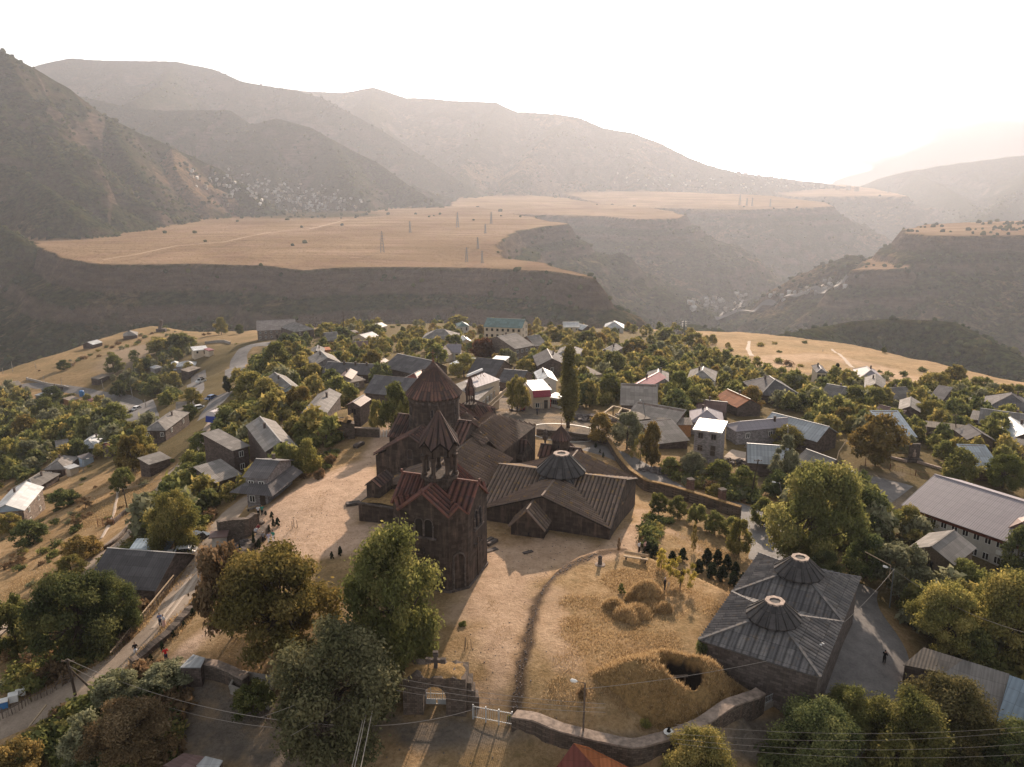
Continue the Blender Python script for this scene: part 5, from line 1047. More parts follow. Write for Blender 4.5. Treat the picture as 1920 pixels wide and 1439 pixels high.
line_wall('yard_wall', 'dark stone wall at the upper edge of the dusty bottom left yard', [(334,1262),(365,1252),(400,1256),(430,1266),(462,1280)], [1.5,1.6,1.6,1.5,1.3], .9, RUBBLE, COPING, off=.8)
line_wall('square_wall', 'low stone wall between the village square and the monastery yard', [(1006,812),(1060,818),(1110,824),(1141,830)], 1.2, .5, RUBBLE, STONE2, off=.4)
line_wall('east_wall', 'long stone wall with grass on top running down beside the east road', [(1141,832),(1160,862),(1185,893),(1212,915),(1245,922),(1300,938),(1345,952),(1388,966)], [1.5,1.5,1.4,1.5,1.9,1.9,1.9,1.9], .7, RUBBLE, TURF, off=.6, jag=.1, zb=-2.5)
line_wall('gate_side_wall', 'dark stone wall between the ruined gatehouse and the white gate', [(662,818),(712,820)], 1.6, .6, RUBBLE, COPING)
line_wall('track_wall', 'pale low wall along the gravel track on the left slope', [(238,995),(226,1010),(212,1022),(196,1032)], .7, .4, RUBBLE)
line_wall('track_wall', 'dark fence-like wall above the gravel track by the iron gate', [(240,962),(228,970),(213,983)], .9, .4, WALL_D)
line_wall('roadside_kerb_wall', 'low pale wall at the corner of the ridge road above the school', [(385,645),(420,642),(432,646)], 1.5, .5, CONC, zb=-1)
line_wall('retaining_wall', 'grey retaining wall along the upper side of the track in the far left hamlet', [(50,712),(90,722),(130,730)], 1.2, .5, CONC)
for u, v in ((1293,935), (1352,955)):
    p = G(u, v); e = empty('stone_pillar', p, .3, label='square reddish stone pillar in front of the east wall, '+('left' if u < 1300 else 'right')+' of the two', cat='pillar', group='pillars by the east wall')
    c = MB(); c.box((0, 0, .25), (1.7, 1.7, .5)); c.build('base', STONE2, e); c = MB(); c.box((0, 0, 1.9), (.95, .95, 3.1)); c.build('shaft', masonry('red_tuff_pillar_block', (.20, .12, .10), bw=.4, bh=.2) if 'red_tuff_pillar_block' not in MATS else MATS['red_tuff_pillar_block'], e); c = MB(); c.box((0, 0, 3.52), (1.1, 1.1, .16)); c.build('cap', STONE2, e)
# ------------------------------------------------------------------ sunken vault with grass roof
P_all = PP([(1095,1268),(1150,1238),(1250,1218),(1345,1258),(1412,1312),(1345,1366),(1250,1378),(1190,1368),(1150,1320)]); Lp = PP([(1118,1276),(1208,1352)]); HOLE = np.array([at(u, v, 1.5)[:2] for u, v in [(1230,1254),(1236,1240),(1252,1232),(1285,1240),(1314,1258),(1318,1272),(1296,1286),(1262,1284),(1238,1270)]])
bb0 = P_all.min(0)-1; bb1 = P_all.max(0)+1; XA, YA = np.meshgrid(np.arange(bb0[0], bb1[0], .22), np.arange(bb0[1], bb1[1], .22))
d_all = sdf(XA, YA, P_all); dv = Lp[1]-Lp[0]; nv = np.array([-dv[1], dv[0]])/np.linalg.norm(dv); cen = P_all.mean(0)
if (cen-Lp[0])@nv < 0: nv = -nv
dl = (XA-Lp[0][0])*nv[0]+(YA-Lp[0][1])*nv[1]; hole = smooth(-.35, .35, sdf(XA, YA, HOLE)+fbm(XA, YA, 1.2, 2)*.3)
zg = np.vectorize(Z)(XA, YA); top = 2.5*smooth(-.3, 4.2, d_all)*smooth(-.15, .45, dl+fbm(XA, YA, 1.5, 3)*.5)+fbm(XA, YA, 2.5, 4)*.55*smooth(0, 1, d_all); hA = zg-.15*(1-smooth(0, .5, top))*(1-hole)+top*(1-hole)+.05*hole
VT = NT('vault_turf_and_shaded_stone'); g_ = VT.obj(); kk = VT.ramp(VT.noise(2.2, 6, .7, g_), [(.3, (.15, .10, .045)), (.55, (.33, .21, .09)), (.75, (.45, .28, .12))]); kk = VT.mix(VT.ramp(VT.attr('hole'), [(.1, 0), (.35, 1)]), kk, (.03, .025, .022)); VT.col(kk, 1); VT.bump(VT.noise(5, 6, .75, g_), 1, .2)  # pit stone coloured near black, its deep shade painted in
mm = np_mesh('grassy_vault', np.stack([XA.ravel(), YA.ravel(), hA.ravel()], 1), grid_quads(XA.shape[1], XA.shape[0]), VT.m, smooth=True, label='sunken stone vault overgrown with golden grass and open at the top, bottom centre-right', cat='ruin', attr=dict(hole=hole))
e = empty('vault_props', (0, 0, 0), label='wooden props standing in the mouth of the grassy vault', cat='props'); c = MB(); hp = HOLE.mean(0)
e.location = (hp[0], hp[1], Z(*hp))
for i, (dx, dy) in enumerate(((-1.2, .3), (-.7, .1), (-.3, .4), (.6, .2))): c = MB(); c.bar((dx, dy, -.2), (dx+.1*i, dy+.1, 4.2), .16); c.build('prop', WOOD, e)
c = MB(); c.bar((-1.6, .3, 4.2), (1.2, .5, 4.3), .2); c.build('beam', WOOD, e)
# ------------------------------------------------------------------ village houses, from the two near corners of each roof
WALLM = dict(s=WALL_S, d=WALL_D, g=WALL_G, w=WALL_W, c=WALL_C, b=WALL_BL, o=WALL_O, t=WOOD)
ROOFM = dict(s=SLATE, d=SLATE_D, w=SLATE_W, t=TIN, W=TIN_W, b=TIN_B, m=TIN_M, p=TIN_P, r=TIN_R, o=TIN_O, T=TIN_T, n=TIN_BR)
HOUSES = []; HCATS = {'house','shed','barn','school','annex','awning','chapel','apartment block','shop','kiosk','unfinished house','building'}
def window_part(e, x, y, z, w, h, ang, fm=WHITE, door=False, sill=True):
    n = Vector((cos(ang), sin(ang), 0)); t = Vector((-sin(ang), cos(ang), 0)); o = Vector((x, y, z)); f = MB(); q = lambda a, b, d=.04: o+t*a+Vector((0, 0, b))+n*d
    for a, b in (((-w/2, 0), (w/2, 0)), ((-w/2, h), (w/2, h)), ((-w/2, 0), (-w/2, h)), ((w/2, 0), (w/2, h)), ((0, 0), (0, h))): f.bar(q(*a), q(*b), .09, .08)
    if door: f = MB(); f.box(q(0, h/2), (.12, w, h), rz=ang); return f.build('door', fm, e)
    wo = f.build('window', fm, e); p = MB(); p.box(q(0, h/2, .0), (.06, w, h), rz=ang); p.build('pane', GLASS_D, wo); return wo
def house(label, A, B, depth, h, rise, typ='g', roof='s', wall='s', win=2, wr=0, wl=0, name='house', cat='house', over=.35, chim=0, two=False, gable=None, zoff=0, fm=WHITE, door=True, group=None, z=None, side=0):
    """A, B = photo pixels of the left and right near roof corners; typ g: ridge along AB, p: gable towards us, h: hip, s: lean-to, f: flat"""
    ga = G(A[0], A[1], h); gb = G(B[0], B[1], h); ze = (ga[2]+gb[2])/2+h if z is None else z; a = at(A[0], A[1], ze); b = at(B[0], B[1], ze)
    d = (b-a)[:2]; L = np.linalg.norm(d); rz = atan2(d[1], d[0]); mid = (a+b)/2; rise = min(rise, (.25*L if typ == 'p' else .26*depth if typ == 'g' else .27*min(L, depth))) if typ in 'pgh' else rise; yd = np.array([-sin(rz), cos(rz)]); base = ze-h
    e = empty(name, (mid[0], mid[1], base), rz, label=label, cat=cat, group=group); e['roof_q'] = typ; o = over; X = L/2-o; Y0 = o; Y1 = depth-o; zb = -3.5
    ground = min(Z(*(mid[:2]+yd*k+np.array([cos(rz), sin(rz)])*s*L/2)) for k in (0, depth) for s in (-1, 1))-base; zb = min(ground-.5, -.3)
    wm = WALLM[wall]; rm = ROOFM[roof]; w = MB(); ol = [(-X, Y0), (X, Y0), (X, Y1), (-X, Y1)]; hb = h
    if typ == 's': walls(w, ol, [h-.05, h-.05, h+rise-.1, h+rise-.1], zb)
    else: walls(w, ol, h-.03 if typ != 'f' else h-.2, zb)
    w.build('wall', wm, e); ym = (Y0+Y1)/2; gm = WALLM[gable] if gable else wm; th = .09
    R = []
    if typ == 'g':
        k = rise/(depth/2); 
        for s in (-1, 1): c = MB(); c.add([(s*X, Y0, h-.03), (s*X, Y1, h-.03), (s*X, ym, h+k*(ym-Y0)+.0), (s*(X-.2), Y0, h-.03), (s*(X-.2), Y1, h-.03), (s*(X-.2), ym, h+k*(ym-Y0))], [(0, 1, 2), (5, 4, 3), (0, 2, 5, 3), (1, 4, 5, 2)]); c.build('gable', gm, e)
        zr = h+rise; R = [[(-L/2, 0, h), (L/2, 0, h), (L/2, depth/2, zr), (-L/2, depth/2, zr)], [(-L/2, depth, h), (L/2, depth, h), (L/2, depth/2, zr), (-L/2, depth/2, zr)]]; ridge = [((-L/2, depth/2, zr), (L/2, depth/2, zr))]
    elif typ == 'p':
        k = rise/(L/2)
        for s, yy in ((-1, Y0), (1, Y1)): c = MB(); c.add([(-X, yy, h-.03), (X, yy, h-.03), (0, yy, h+k*X), (-X, yy-s*.2, h-.03), (X, yy-s*.2, h-.03), (0, yy-s*.2, h+k*X)], [(0, 1, 2), (5, 4, 3), (0, 2, 5, 3), (1, 4, 5, 2)]); c.build('gable', gm, e)
        zr = h+rise; R = [[(-L/2, 0, h), (0, 0, zr), (0, depth, zr), (-L/2, depth, h)], [(L/2, 0, h), (0, 0, zr), (0, depth, zr), (L/2, depth, h)]]; ridge = [((0, 0, zr), (0, depth, zr))]
    elif typ == 'h':
        zr = h+rise; q = min(L, depth)/2*.9
        if L > depth: r0, r1 = (-L/2+q, depth/2, zr), (L/2-q, depth/2, zr)
        else: r0, r1 = (0, q, zr), (0, depth-q, zr)
        c4_ = [(-L/2, 0, h), (L/2, 0, h), (L/2, depth, h), (-L/2, depth, h)]
        R = [[c4_[0], c4_[1], r1, r0], [c4_[1], c4_[2], r1], [c4_[2], c4_[3], r0, r1], [c4_[3], c4_[0], r0]] if L > depth else [[c4_[0], c4_[1], r0], [c4_[1], c4_[2], r1, r0], [c4_[2], c4_[3], r1], [c4_[3], c4_[0], r0, r1]]
        ridge = [(r0, r1), (c4_[0], r0), (c4_[1], r1 if L > depth else r0), (c4_[2], r1), (c4_[3], r0 if L > depth else r1)]
    elif typ == 's': R = [[(-L/2, 0, h), (L/2, 0, h), (L/2, depth, h+rise), (-L/2, depth, h+rise)]]; ridge = []
    elif typ == 'f': R = [[(-L/2, 0, h), (L/2, 0, h), (L/2, depth, h+rise), (-L/2, depth, h+rise)]]; ridge = []; th = .3
    for r_ in R: m = MB(); slab(m, r_, th); m.build('roof', rm, e)
    if ridge:
        m = MB(); 
        for p, q in ridge: m.bar(np.array(p)+[0, 0, .03], np.array(q)+[0, 0, .03], .22, .08)
        m.build('ridge_cap', rm if random.random() < .5 else MATS['zinc_ridge'], e)
    fl = [h-1.75] if h < 4.6 else [h-1.75, h-4.3]
    for zz in fl:
        low = zz < h-3 or len(fl) == 1
        n = win
        for i in range(n):
            x = -X+(i+.5)*2*X/n
            if door and low and i == n//2 and n > 1 and h > 2.2: window_part(e, x, Y0, max(zz-.7, .0), .9, 2.0, -pi/2, WOOD_D, door=True)
            else: window_part(e, x, Y0, zz, .9, 1.1, -pi/2, fm)
        for i in range(wr): window_part(e, X, Y0+(i+.5)*(Y1-Y0)/wr, zz, .9, 1.1, 0, fm)
        for i in range(wl): window_part(e, -X, Y0+(i+.5)*(Y1-Y0)/wl, zz, .9, 1.1, pi, fm)
    if cat == 'house' and chim == 0 and typ in 'gph': c = MB(); cx_ = (.3 if len(HOUSES) % 2 else -.25)*X; c.box((cx_, depth*.6, h+rise*.8+.35), (.4, .4, 1.1)); c.box((cx_, depth*.6, h+rise*.8+.95), (.52, .52, .1)); c.build('chimney', WALL_D, e)
    for i in range(chim): c = MB(); x = (-.25+.5*i)*X; c.box((x, depth*.42, h+rise*.84+.3), (.5, .5, 1.3)); c.box((x, depth*.42, h+rise*.84+1.0), (.62, .62, .1)); c.build('chimney', WALL_D, e)
    HOUSES.append((mid[0]+yd[0]*depth/2, mid[1]+yd[1]*depth/2, max(L, depth)/2+.5, mid[:2], rz, L, depth)); return e
simple('zinc_ridge', (.36, .35, .34), .6, .1, 2)
H_ = house
# left foreground and slopes
H_('long barn with grey corrugated sheet roof and stone front, lower left', (158,1098), (291,1109), 11, 2.6, 3.2, 'g', 'd', 'd', win=0, name='barn', cat='barn')
H_('flat pale metal shed roof right behind the grey sheet barn', (236,1038), (312,1037), 4, 2.6, .5, 's', 'b', 'd', 0, name='shed', cat='shed')
H_('tin-roofed house with pale blue gable at the left edge of the photo', (-22,964), (46,958), 14, 4.6, 2.4, 'p', 'W', 's', 2, gable='b', wr=2)
H_('pale hip-roofed house just above the tin-roofed house at the left edge', (22,917), (66,918), 11, 2.8, 2.4, 'h', 's', 'd', 2)
H_('pale hip-roofed house on the golden slope edge, left', (80,882), (123,880), 10, 2.8, 2.6, 'h', 's', 'd', 2)
H_('pale hip roof in the dark valley, nearest of the pair on the left', (137,842), (180,841), 11, 2.8, 2.6, 'h', 't', 'd', 2)
H_('narrow pale sheet roof left of the valley hip roof', (105,844), (131,840), 8, 2.6, 1.8, 'g', 's', 'd', 0, name='shed', cat='shed')
H_('small red roofed shed on the brow of the golden left slope', (203,843), (231,836), 5, 2.2, 1.6, 'g', 'r', 'd', 1, name='shed', cat='shed')
H_('flat dark lean-to beside the lamp pole on the left brow', (155,862), (178,855), 3, 2, .4, 's', 'd', 'b', 0, name='shed', cat='shed')
H_('small pale flat kiosk on the left brow', (130,880), (150,874), 3, 2, .1, 'f', 'W', 'r' if 0 else 'c', 0, name='shed', cat='shed')
H_('grey hip-roofed house by the valley road at the left', (180,776), (221,779), 12, 3.2, 3.4, 'h', 's', 'g', 2)
H_('pink-red roofed house in the left valley', (160,761), (189,757), 9, 2.8, 2.0, 'h', 'p', 'o', 1)
H_('orange-walled shed with pale roof beside the pink-red roof', (131,752), (150,747), 6, 3, .6, 's', 'w', 'o', 0, name='shed', cat='shed')
H_('shed with tan tin roof at the far left end of the valley road', (23,725), (42,722), 8, 2.6, 1, 's', 'w', 'd', 0, name='shed', cat='shed')
H_('white flat roof shed below the valley road at the left', (64,741), (90,743), 5, 2, .2, 'f', 'W', 'g', 0, name='shed', cat='shed')
H_('dark-roofed cabin above the white flat shed', (76,732), (97,734), 8, 2.6, 1.8, 'g', 'd', 'd', 1)
H_('long pale shed roof on the bank above the valley road', (184,712), (207,704), 5, 2.4, .6, 's', 'w', 'd', 0, name='shed', cat='shed')
H_('small white roof on the ridge line, left horizon', (174,647), (193,642), 9, 2.4, 1.6, 'g', 'W', 'd', 0)
H_('grey roof on the ridge line right of the small white roof', (230,631), (258,629), 12, 2.4, 2.4, 'h', 's', 'd', 0)
H_('large verandah house with big hipped sheet roof on the left slope', (267,808), (311,808), 17, 4.2, 4.0, 'h', 's', 'd', 3, wr=2)
H_('long corrugated shed roof beside the gravel track', (279,872), (322,859), 5, 2.4, .6, 's', 's', 'd', 0, name='shed', cat='shed')
H_('tan shed roof near the parked cars on the ridge road', (329,771), (350,769), 8, 2.2, .8, 's', 'w', 'd', 0, name='shed', cat='shed')
H_('white flat-roofed block house above the white tents', (362,658), (391,655), 9, 4.2, .4, 'f', 'W', 'c', 2, wr=1, fm=WOOD_D)
H_('small pinkish annex right of the white flat-roofed house', (391,658), (402,656), 5, 3, .4, 'f', 'p', 'c', 0, name='shed', cat='annex')
H_('tan lean-to roof right of the white awning in the hamlet', (353,698), (377,690), 5, 2.2, .8, 's', 'w', 'd', 0, name='shed', cat='shed')
H_('white awning roof with scalloped ends in the hamlet', (329,688), (366,686), 9, 2.4, 1.8, 'h', 'W', 'g', 0, name='awning', cat='awning')
H_('tiny white roof left of the white awning', (320,684), (334,683), 6, 2.2, 1.2, 'h', 'W', 'g', 0, name='shed', cat='shed')
H_('little white roof among bushes left of the hamlet', (289,692), (306,689), 6, 2, 1, 'h', 'W', 'g', 0, name='shed', cat='shed')
H_('small grey shed beside the parked white lorry', (373,708), (383,707), 3, 2.2, .4, 's', 's', 'd', 0, name='shed', cat='shed')
H_('open shed with slate roof right of the blue tarpaulin', (430,786), (463,776), 6, 2.2, .8, 's', 's', 'd', 0, name='shed', cat='shed')
H_('small slate roof touching the blue tarpaulin', (429,777), (443,775), 5, 2.2, .8, 's', 's', 'd', 0, name='shed', cat='shed')
H_('tall narrow house with slate roof and orange boarded side', (436,846), (470,836), 11, 5.4, 1.2, 's', 's', 'd', 1, wr=2, gable='o')
H_('tilted mossy slate roof shed below the boarded house', (403,906), (455,889), 7, 2.6, 1.4, 's', 's', 'd', 0, name='shed', cat='shed')
e = H_('two-tier roofed house at the edge of the monastery terrace', (454,895), (501,899), 9, 5.2, 1.5, 'g', 'd', 'g', 2, wr=0)
L = 47*1.0; 
sk = MB(); hl = HOUSES[-1][5]/2; hd = 9
for a, b, c_, d_ in (((-hl-1.6, -1.6, 3.1), (hl+1.6, -1.6, 3.1), (hl-.3, .35, 4.2), (-hl+.3, .35, 4.2)), ((hl+1.6, -1.6, 3.1), (hl+1.6, hd, 3.1), (hl-.3, hd, 4.2), (hl-.3, .35, 4.2))): slab(sk, [a, b, c_, d_], .08)
sk.build('lower_roof', SLATE_D, e)
H_('orange-patched gabled house with pale sheet roof', (497,848), (559,838), 18, 3.4, 4.4, 'p', 's', 'd', 1, wr=2, gable='d')
e = HOUSES[-1]
H_('long low gabled house behind the orange-patched house', (564,776), (613,776), 15, 2.8, 3.4, 'p', 's', 'd', 1)
H_('gabled house with a pale blue boarded gable', (525,737), (569,731), 17, 3.4, 3.2, 'p', 's', 'd', 2, gable='b')
SCH = H_('tall narrow stone chapel with ribbed gable roof, left of the domed church', (647,761), (676,763), 5.6, 4.4, 2.2, 'p', 'n', 'd', 1, name='stone_chapel', cat='chapel', fm=WOOD_D)
H_('big dark-walled barn with grey sheet roof left of the dome', (681,737), (785,747), 11, 3.6, 3.0, 'g', 'd', 'd', 0, name='barn', cat='barn')
H_('red hip-roofed house partly hidden by the dome point', (742,717), (790,722), 11, 2.8, 2.8, 'h', 'r', 'c', 2)
H_('long barn with smooth grey sheet roof above the red roof', (717,689), (784,704), 13, 3, 3.2, 'g', 'd', 'd', 0, name='barn', cat='barn')
H_('long slate roof with three small chimneys', (603,699), (692,704), 9, 3, 2.8, 'g', 'd', 'd', 3, chim=3)
H_('little stone cottage with brown ribbed gable roof below the chimneys', (633,712), (660,712), 9, 3, 2.2, 'p', 'n', 's', 1)
H_('low tan flat roof joined to the little stone cottage', (655,718), (686,712), 8, 2.4, .5, 'f', 'w', 's', 1)
H_('hip-roofed two-storey house above the long chimney roof', (590,686), (641,681), 12, 4.8, 3, 'p', 's', 'g', 2)
H_('gable roofed hut above the hip-roofed two-storey house', (580,665), (607,664), 11, 3, 2.4, 'p', 's', 'd', 0)
H_('small brown flat cabin right of the gable roofed hut', (608,657), (621,656), 5, 2.6, .2, 'f', 'o', 'o', 0, name='shed', cat='shed')
H_('single gabled house among trees below the school', (611,640), (637,638), 11, 3.6, 2.8, 'g', 's', 'd', 1)
H_('long brick school with wide grey roof on the ridge', (481,621), (556,617), 26, 5.6, 3.4, 'g', 'd', 's', 7, wl=3, name='school', cat='school')
H_('lower wing with hipped roof at the right end of the school', (553,623), (590,618), 18, 4.4, 3.2, 'h', 's', 'd', 2)
H_('white sheet roof among trees right of the school', (688,636), (712,630), 10, 2.6, 1.6, 'g', 'W', 'c', 1)
H_('small white roof higher up right of the school', (711,615), (727,611), 9, 2.6, 1.6, 'g', 'W', 'c', 0)
H_('low roof with red and grey halves among trees', (661,651), (690,650), 8, 2.4, 1.6, 'g', 'n', 'c', 1)
H_('tiny orange wall cabin by the wooden mast', (664,624), (673,623), 5, 2.6, .4, 'f', 'w', 'o', 0, name='shed', cat='shed')
H_('spreading grey hip roof above the dome', (789,636), (855,637), 14, 2.8, 3.2, 'h', 's', 'c', 3)
H_('small white gabled house above the dome', (866,641), (884,640), 8, 3, 2, 'p', 'W', 'c', 1)
H_('pale tan gable roof facing us above the dome', (806,665), (843,667), 11, 2.8, 4, 'p', 'w', 'c', 2)
H_('purple roofed white house right of the pale tan gable', (836,662), (864,662), 9, 3, 2.2, 'g', 'm', 'w', 2, gable='w')
H_('open sided pavilion with bluish roof above the dome', (842,683), (866,686), 9, 2.8, .6, 's', 'b', 'w', 3)
H_('little brown shed peeping right of the cottage', (700,683), (716,684), 6, 2.8, 1.6, 'p', 'n', 'd', 0, name='shed', cat='shed')
HT = H_('long cream terrace of three storeys with teal roof', (906,613), (979,616), 14, 8.6, 2.6, 'g', 'T', 'c', 7, wr=2, name='terrace_block', cat='apartment block', fm=WOOD_D)
H_('small teal-roofed white house left of the terrace', (859,613), (881,612), 9, 3.6, 2.8, 'h', 'T', 'w', 2)
H_('green low roof in front of the cream terrace', (922,628), (948,629), 9, 2.4, 2.4, 'h', 'T', 'c', 0)
H_('brick two-storey house with grey gable roof', (966,655), (1003,648), 20, 5, 3, 'g', 's', 's', 4, wl=0, wr=1)
H_('second brick house joined on the right of the first', (1003,650), (1027,647), 12, 4.6, 2.8, 'g', 's', 's', 2)
H_('wide grey gabled house left of the poplar top', (1007,687), (1064,686), 14, 3.2, 3.6, 'p', 'd', 'd', 1)
H_('pale hip roof behind the poplar top', (1040,668), (1085,670), 13, 3.6, 3.2, 'h', 's', 'g', 2)
H_('dark gabled house alone right of the poplar', (1120,661), (1147,664), 12, 3, 3, 'p', 's', 'd', 0)
H_('white-roofed house on the rim with a small dormer', (1056,614), (1087,614), 11, 3.6, 2, 'g', 'W', 'c', 3)
H_('small white gabled house right of the dormered one', (1092,619), (1112,616), 9, 3, 2.6, 'p', 'W', 'd', 1)
H_('bright white hip roof standing alone on the rim', (1133,615), (1170,616), 13, 2.6, 3, 'h', 'W', 'w', 2)
H_('little roof beneath the lattice mast on the rim', (1268,629), (1288,627), 9, 2.4, 2, 'h', 'w', 'd', 0)
H_('grey barn with steep roof above the hotel', (875,701), (928,707), 13, 3.2, 3.8, 'g', 'd', 'd', 0, name='barn', cat='barn')
H_('pale blue flat roof behind the steep grey barn', (913,681), (940,683), 9, 4, .4, 'f', 'W', 'c', 1)
H_('low slate roof with a small skylight right of the steep barn', (932,716), (977,720), 11, 3, 2.2, 'g', 'd', 'd', 0)
H_('small stone building by the shop, flat pale roof', (976,734), (997,733), 7, 3.4, .1, 'f', 'w', 's', 1)
H_('white-roofed building behind the red awning shop', (1010,716), (1046,715), 10, 3.6, 3.6, 'p', 'W', 'w', 1)
SHP = H_('shop with maroon awning facing the square', (998,733), (1035,731), 9, 4.6, .2, 'f', 'W', 'c', 2, name='shop', cat='shop')
s_ = MB(); hl = HOUSES[-1][5]/2; s_.add([(-hl, -.1, 4.6), (hl*.8, -.1, 4.6), (hl*.8, -1.5, 3.4), (-hl, -1.5, 3.4), (-hl, -.1, 4.45), (hl*.8, -.1, 4.45), (hl*.8, -1.5, 3.3), (-hl, -1.5, 3.3)], [(0, 1, 2, 3), (4, 7, 6, 5), (0, 3, 7, 4), (1, 5, 6, 2), (3, 2, 6, 7)]); s_.build('awning', MAROON, SHP)
s_ = MB()
for x in np.linspace(-hl, hl*.8, 9): s_.bar((x, -1.5, 0), (x, -1.5, 1.9), .05)
s_.bar((-hl, -1.5, 1.9), (hl*.8, -1.5, 1.9), .05); s_.build('front_railing', STEEL, SHP)
KS = H_('white kiosk with red door left of the poplar', (1026,744), (1051,748), 4, 2.5, .1, 'f', 'W', 'w', 3, name='kiosk', cat='kiosk', door=False, fm=STEEL); c = MB(); c.box((-HOUSES[-1][5]/2+.5, .3, 1.1), (.8, .1, 2.1)); c.build('door', RED, KS)
H_('pale flat roofs half hidden right of the poplar', (1095,706), (1130,702), 9, 2.8, .3, 'f', 'w', 'c', 1)
H_('pink striped roof with blue gable', (1170,730), (1203,735), 17, 3, 2.8, 'p', 'p', 'g', 0, gable='b')
H_('grey gable roof behind the pink striped roof', (1212,714), (1254,716), 10, 3.4, 3.6, 'h', 's', 'g', 0)
H_('white-walled house with low hip roof', (1287,712), (1341,716), 12, 3.4, 2.6, 'h', 's', 'w', 3, chim=1)
H_('slanting mossy slab of corrugated roof on the ruined farm', (1162,760), (1234,763), 9, 2.4, 3.0, 's', 's', 'd', 0, name='barn', cat='barn')
H_('long torn corrugated roof with a hole on the ruined farm', (1168,785), (1262,803), 7, 2.0, 2.4, 's', 's', 'd', 0, name='barn', cat='barn')
H_('flat unfinished concrete roof beside the torn corrugated roof', (1177,790), (1220,785), 6, 2.8, .0, 'f', 'w', 'g', 0, name='unfinished_house', cat='unfinished house')
H_('rusty brown shed strip left of the two-storey block house', (1235,797), (1300,797), 3, 2.6, .7, 's', 'w', 'o', 0, name='shed', cat='shed')
H_('sagging translucent sheet roof below the rusty strip', (1232,833), (1294,826), 8, 1.6, 2.4, 's', 's', 'd', 0, name='shed', cat='shed')
BH = H_('two-storey grey block house with shining white metal roof', (1298.5,805), (1354,812), 6.6, 5.8, .45, 'f', 'W', 'g', 2, wr=0, fm=WOOD, z=1.2)
H_('striped mauve hip-roofed house behind the block house', (1358,797), (1380,810), 17, 3, 3.2, 'h', 'm', 'g', 0, wr=3)
H_('plain mauve roof joined left of the striped hip roof', (1293,792), (1358,796), 9, 3, 3.0, 'h', 'm', 'g', 0)
H_('tilted roof with an orange patch above the striped hip roof', (1382,765), (1430,760), 10, 2.6, 4.2, 'p', 'o', 'd', 0)
H_('low rusty red roof sunk in trees above the block house', (1303,768), (1360,774), 7, 2, 1.6, 'g', 'n', 'd', 0)
H_('long pale bluish roofed building, upper of the two', (1424,800), (1532,829), 9, 2.8, 3.0, 'g', 't', 'd', 0, name='barn', cat='barn')
H_('long pale bluish roofed building, lower of the two', (1401,868), (1482,874), 9, 2.8, 3.6, 'g', 't', 'd', 0, name='barn', cat='barn')
H_('bleached plank roof continuing right of the lower bluish building', (1482,868), (1538,890), 8, 2.8, 2.6, 'g', 's', 't', 0, name='barn', cat='barn')
H_('low wide dark hip roof right of centre', (1425,742), (1502,741), 14, 2.6, 3.0, 'h', 'd', 'd', 0)
H_('tilted grey gable roof with pale verge', (1533,745), (1570,752), 11, 3, 2.6, 'g', 's', 'w', 2)
H_('cream two-storey house beside the pointed spruce', (1530,699), (1552,700), 9, 6, 2.2, 'h', 'd', 'c', 2, fm=WOOD_D)
H_('purple and cream hip roof on the field edge', (1613,709), (1658,711), 12, 3.4, 3, 'h', 'm', 'c', 2)
H_('pale gabled roof in front of the purple hip roof', (1620,727), (1661,731), 13, 3, 3, 'p', 's', 'd', 0)
H_('grey roof under a dark leaning tree, left part', (1673,751), (1718,748), 9, 2.6, 2.2, 'g', 's', 'd', 0)
H_('slanting slate roof right of the dark leaning tree', (1736,752), (1764,757), 10, 2.6, 2.6, 's', 'd', 'd', 0)
H_('dark-gabled barn in the orchard on the right', (1684,769), (1726,774), 10, 3.2, 2.8, 'p', 's', 'd', 0, name='barn', cat='barn')
H_('small brown gable hut below the dark-gabled barn', (1683,790), (1713,780), 7, 2, 2.2, 'p', 'n', 'd', 0, name='shed', cat='shed')
H_('blue-grey sheet roof behind the golden brown tree', (1665,820), (1721,820), 10, 2.4, 3, 's', 'b', 'd', 0)
H_('long thin pale strip roof in the orchard', (1735,800), (1818,810), 3.4, 2.2, .5, 's', 'w', 'd', 0, name='shed', cat='shed')
H_('dark wide hip-roofed house at the right edge', (1849,765), (1945,776), 13, 3, 3.4, 'h', 'd', 'd', 0)
H_('small flat pale shed left of the dark hip roof', (1832,758), (1858,757), 6, 2.4, .2, 'f', 's', 'd', 0, name='shed', cat='shed')
H_('long slate-roofed house below the dark hip roof', (1833,795), (1945,811), 10, 2.8, 3.2, 'g', 's', 'd', 0)
H_('short lean-to left of the long slate-roofed house', (1818,786), (1838,789), 6, 2.6, .8, 's', 's', 'd', 0, name='shed', cat='shed')
H_('crooked dark farm shed with sagging roof on the right', (1813,825), (1868,827), 7, 2.6, 1.6, 'p', 'd', 't', 1, name='shed', cat='shed')
H_('low sagging roof right of the crooked farm shed', (1868,832), (1912,842), 5, 2.2, .8, 's', 's', 't', 0, name='shed', cat='shed')
H_('pale verge gabled roof at the right edge', (1897,822), (1960,826), 12, 3.2, 2.8, 'p', 't', 'd', 0)
H_('purple-grey roof hidden behind the brownish tree', (1823,880), (1880,882), 8, 2.6, 2.4, 's', 'b', 'm' if 0 else 'd', 0)
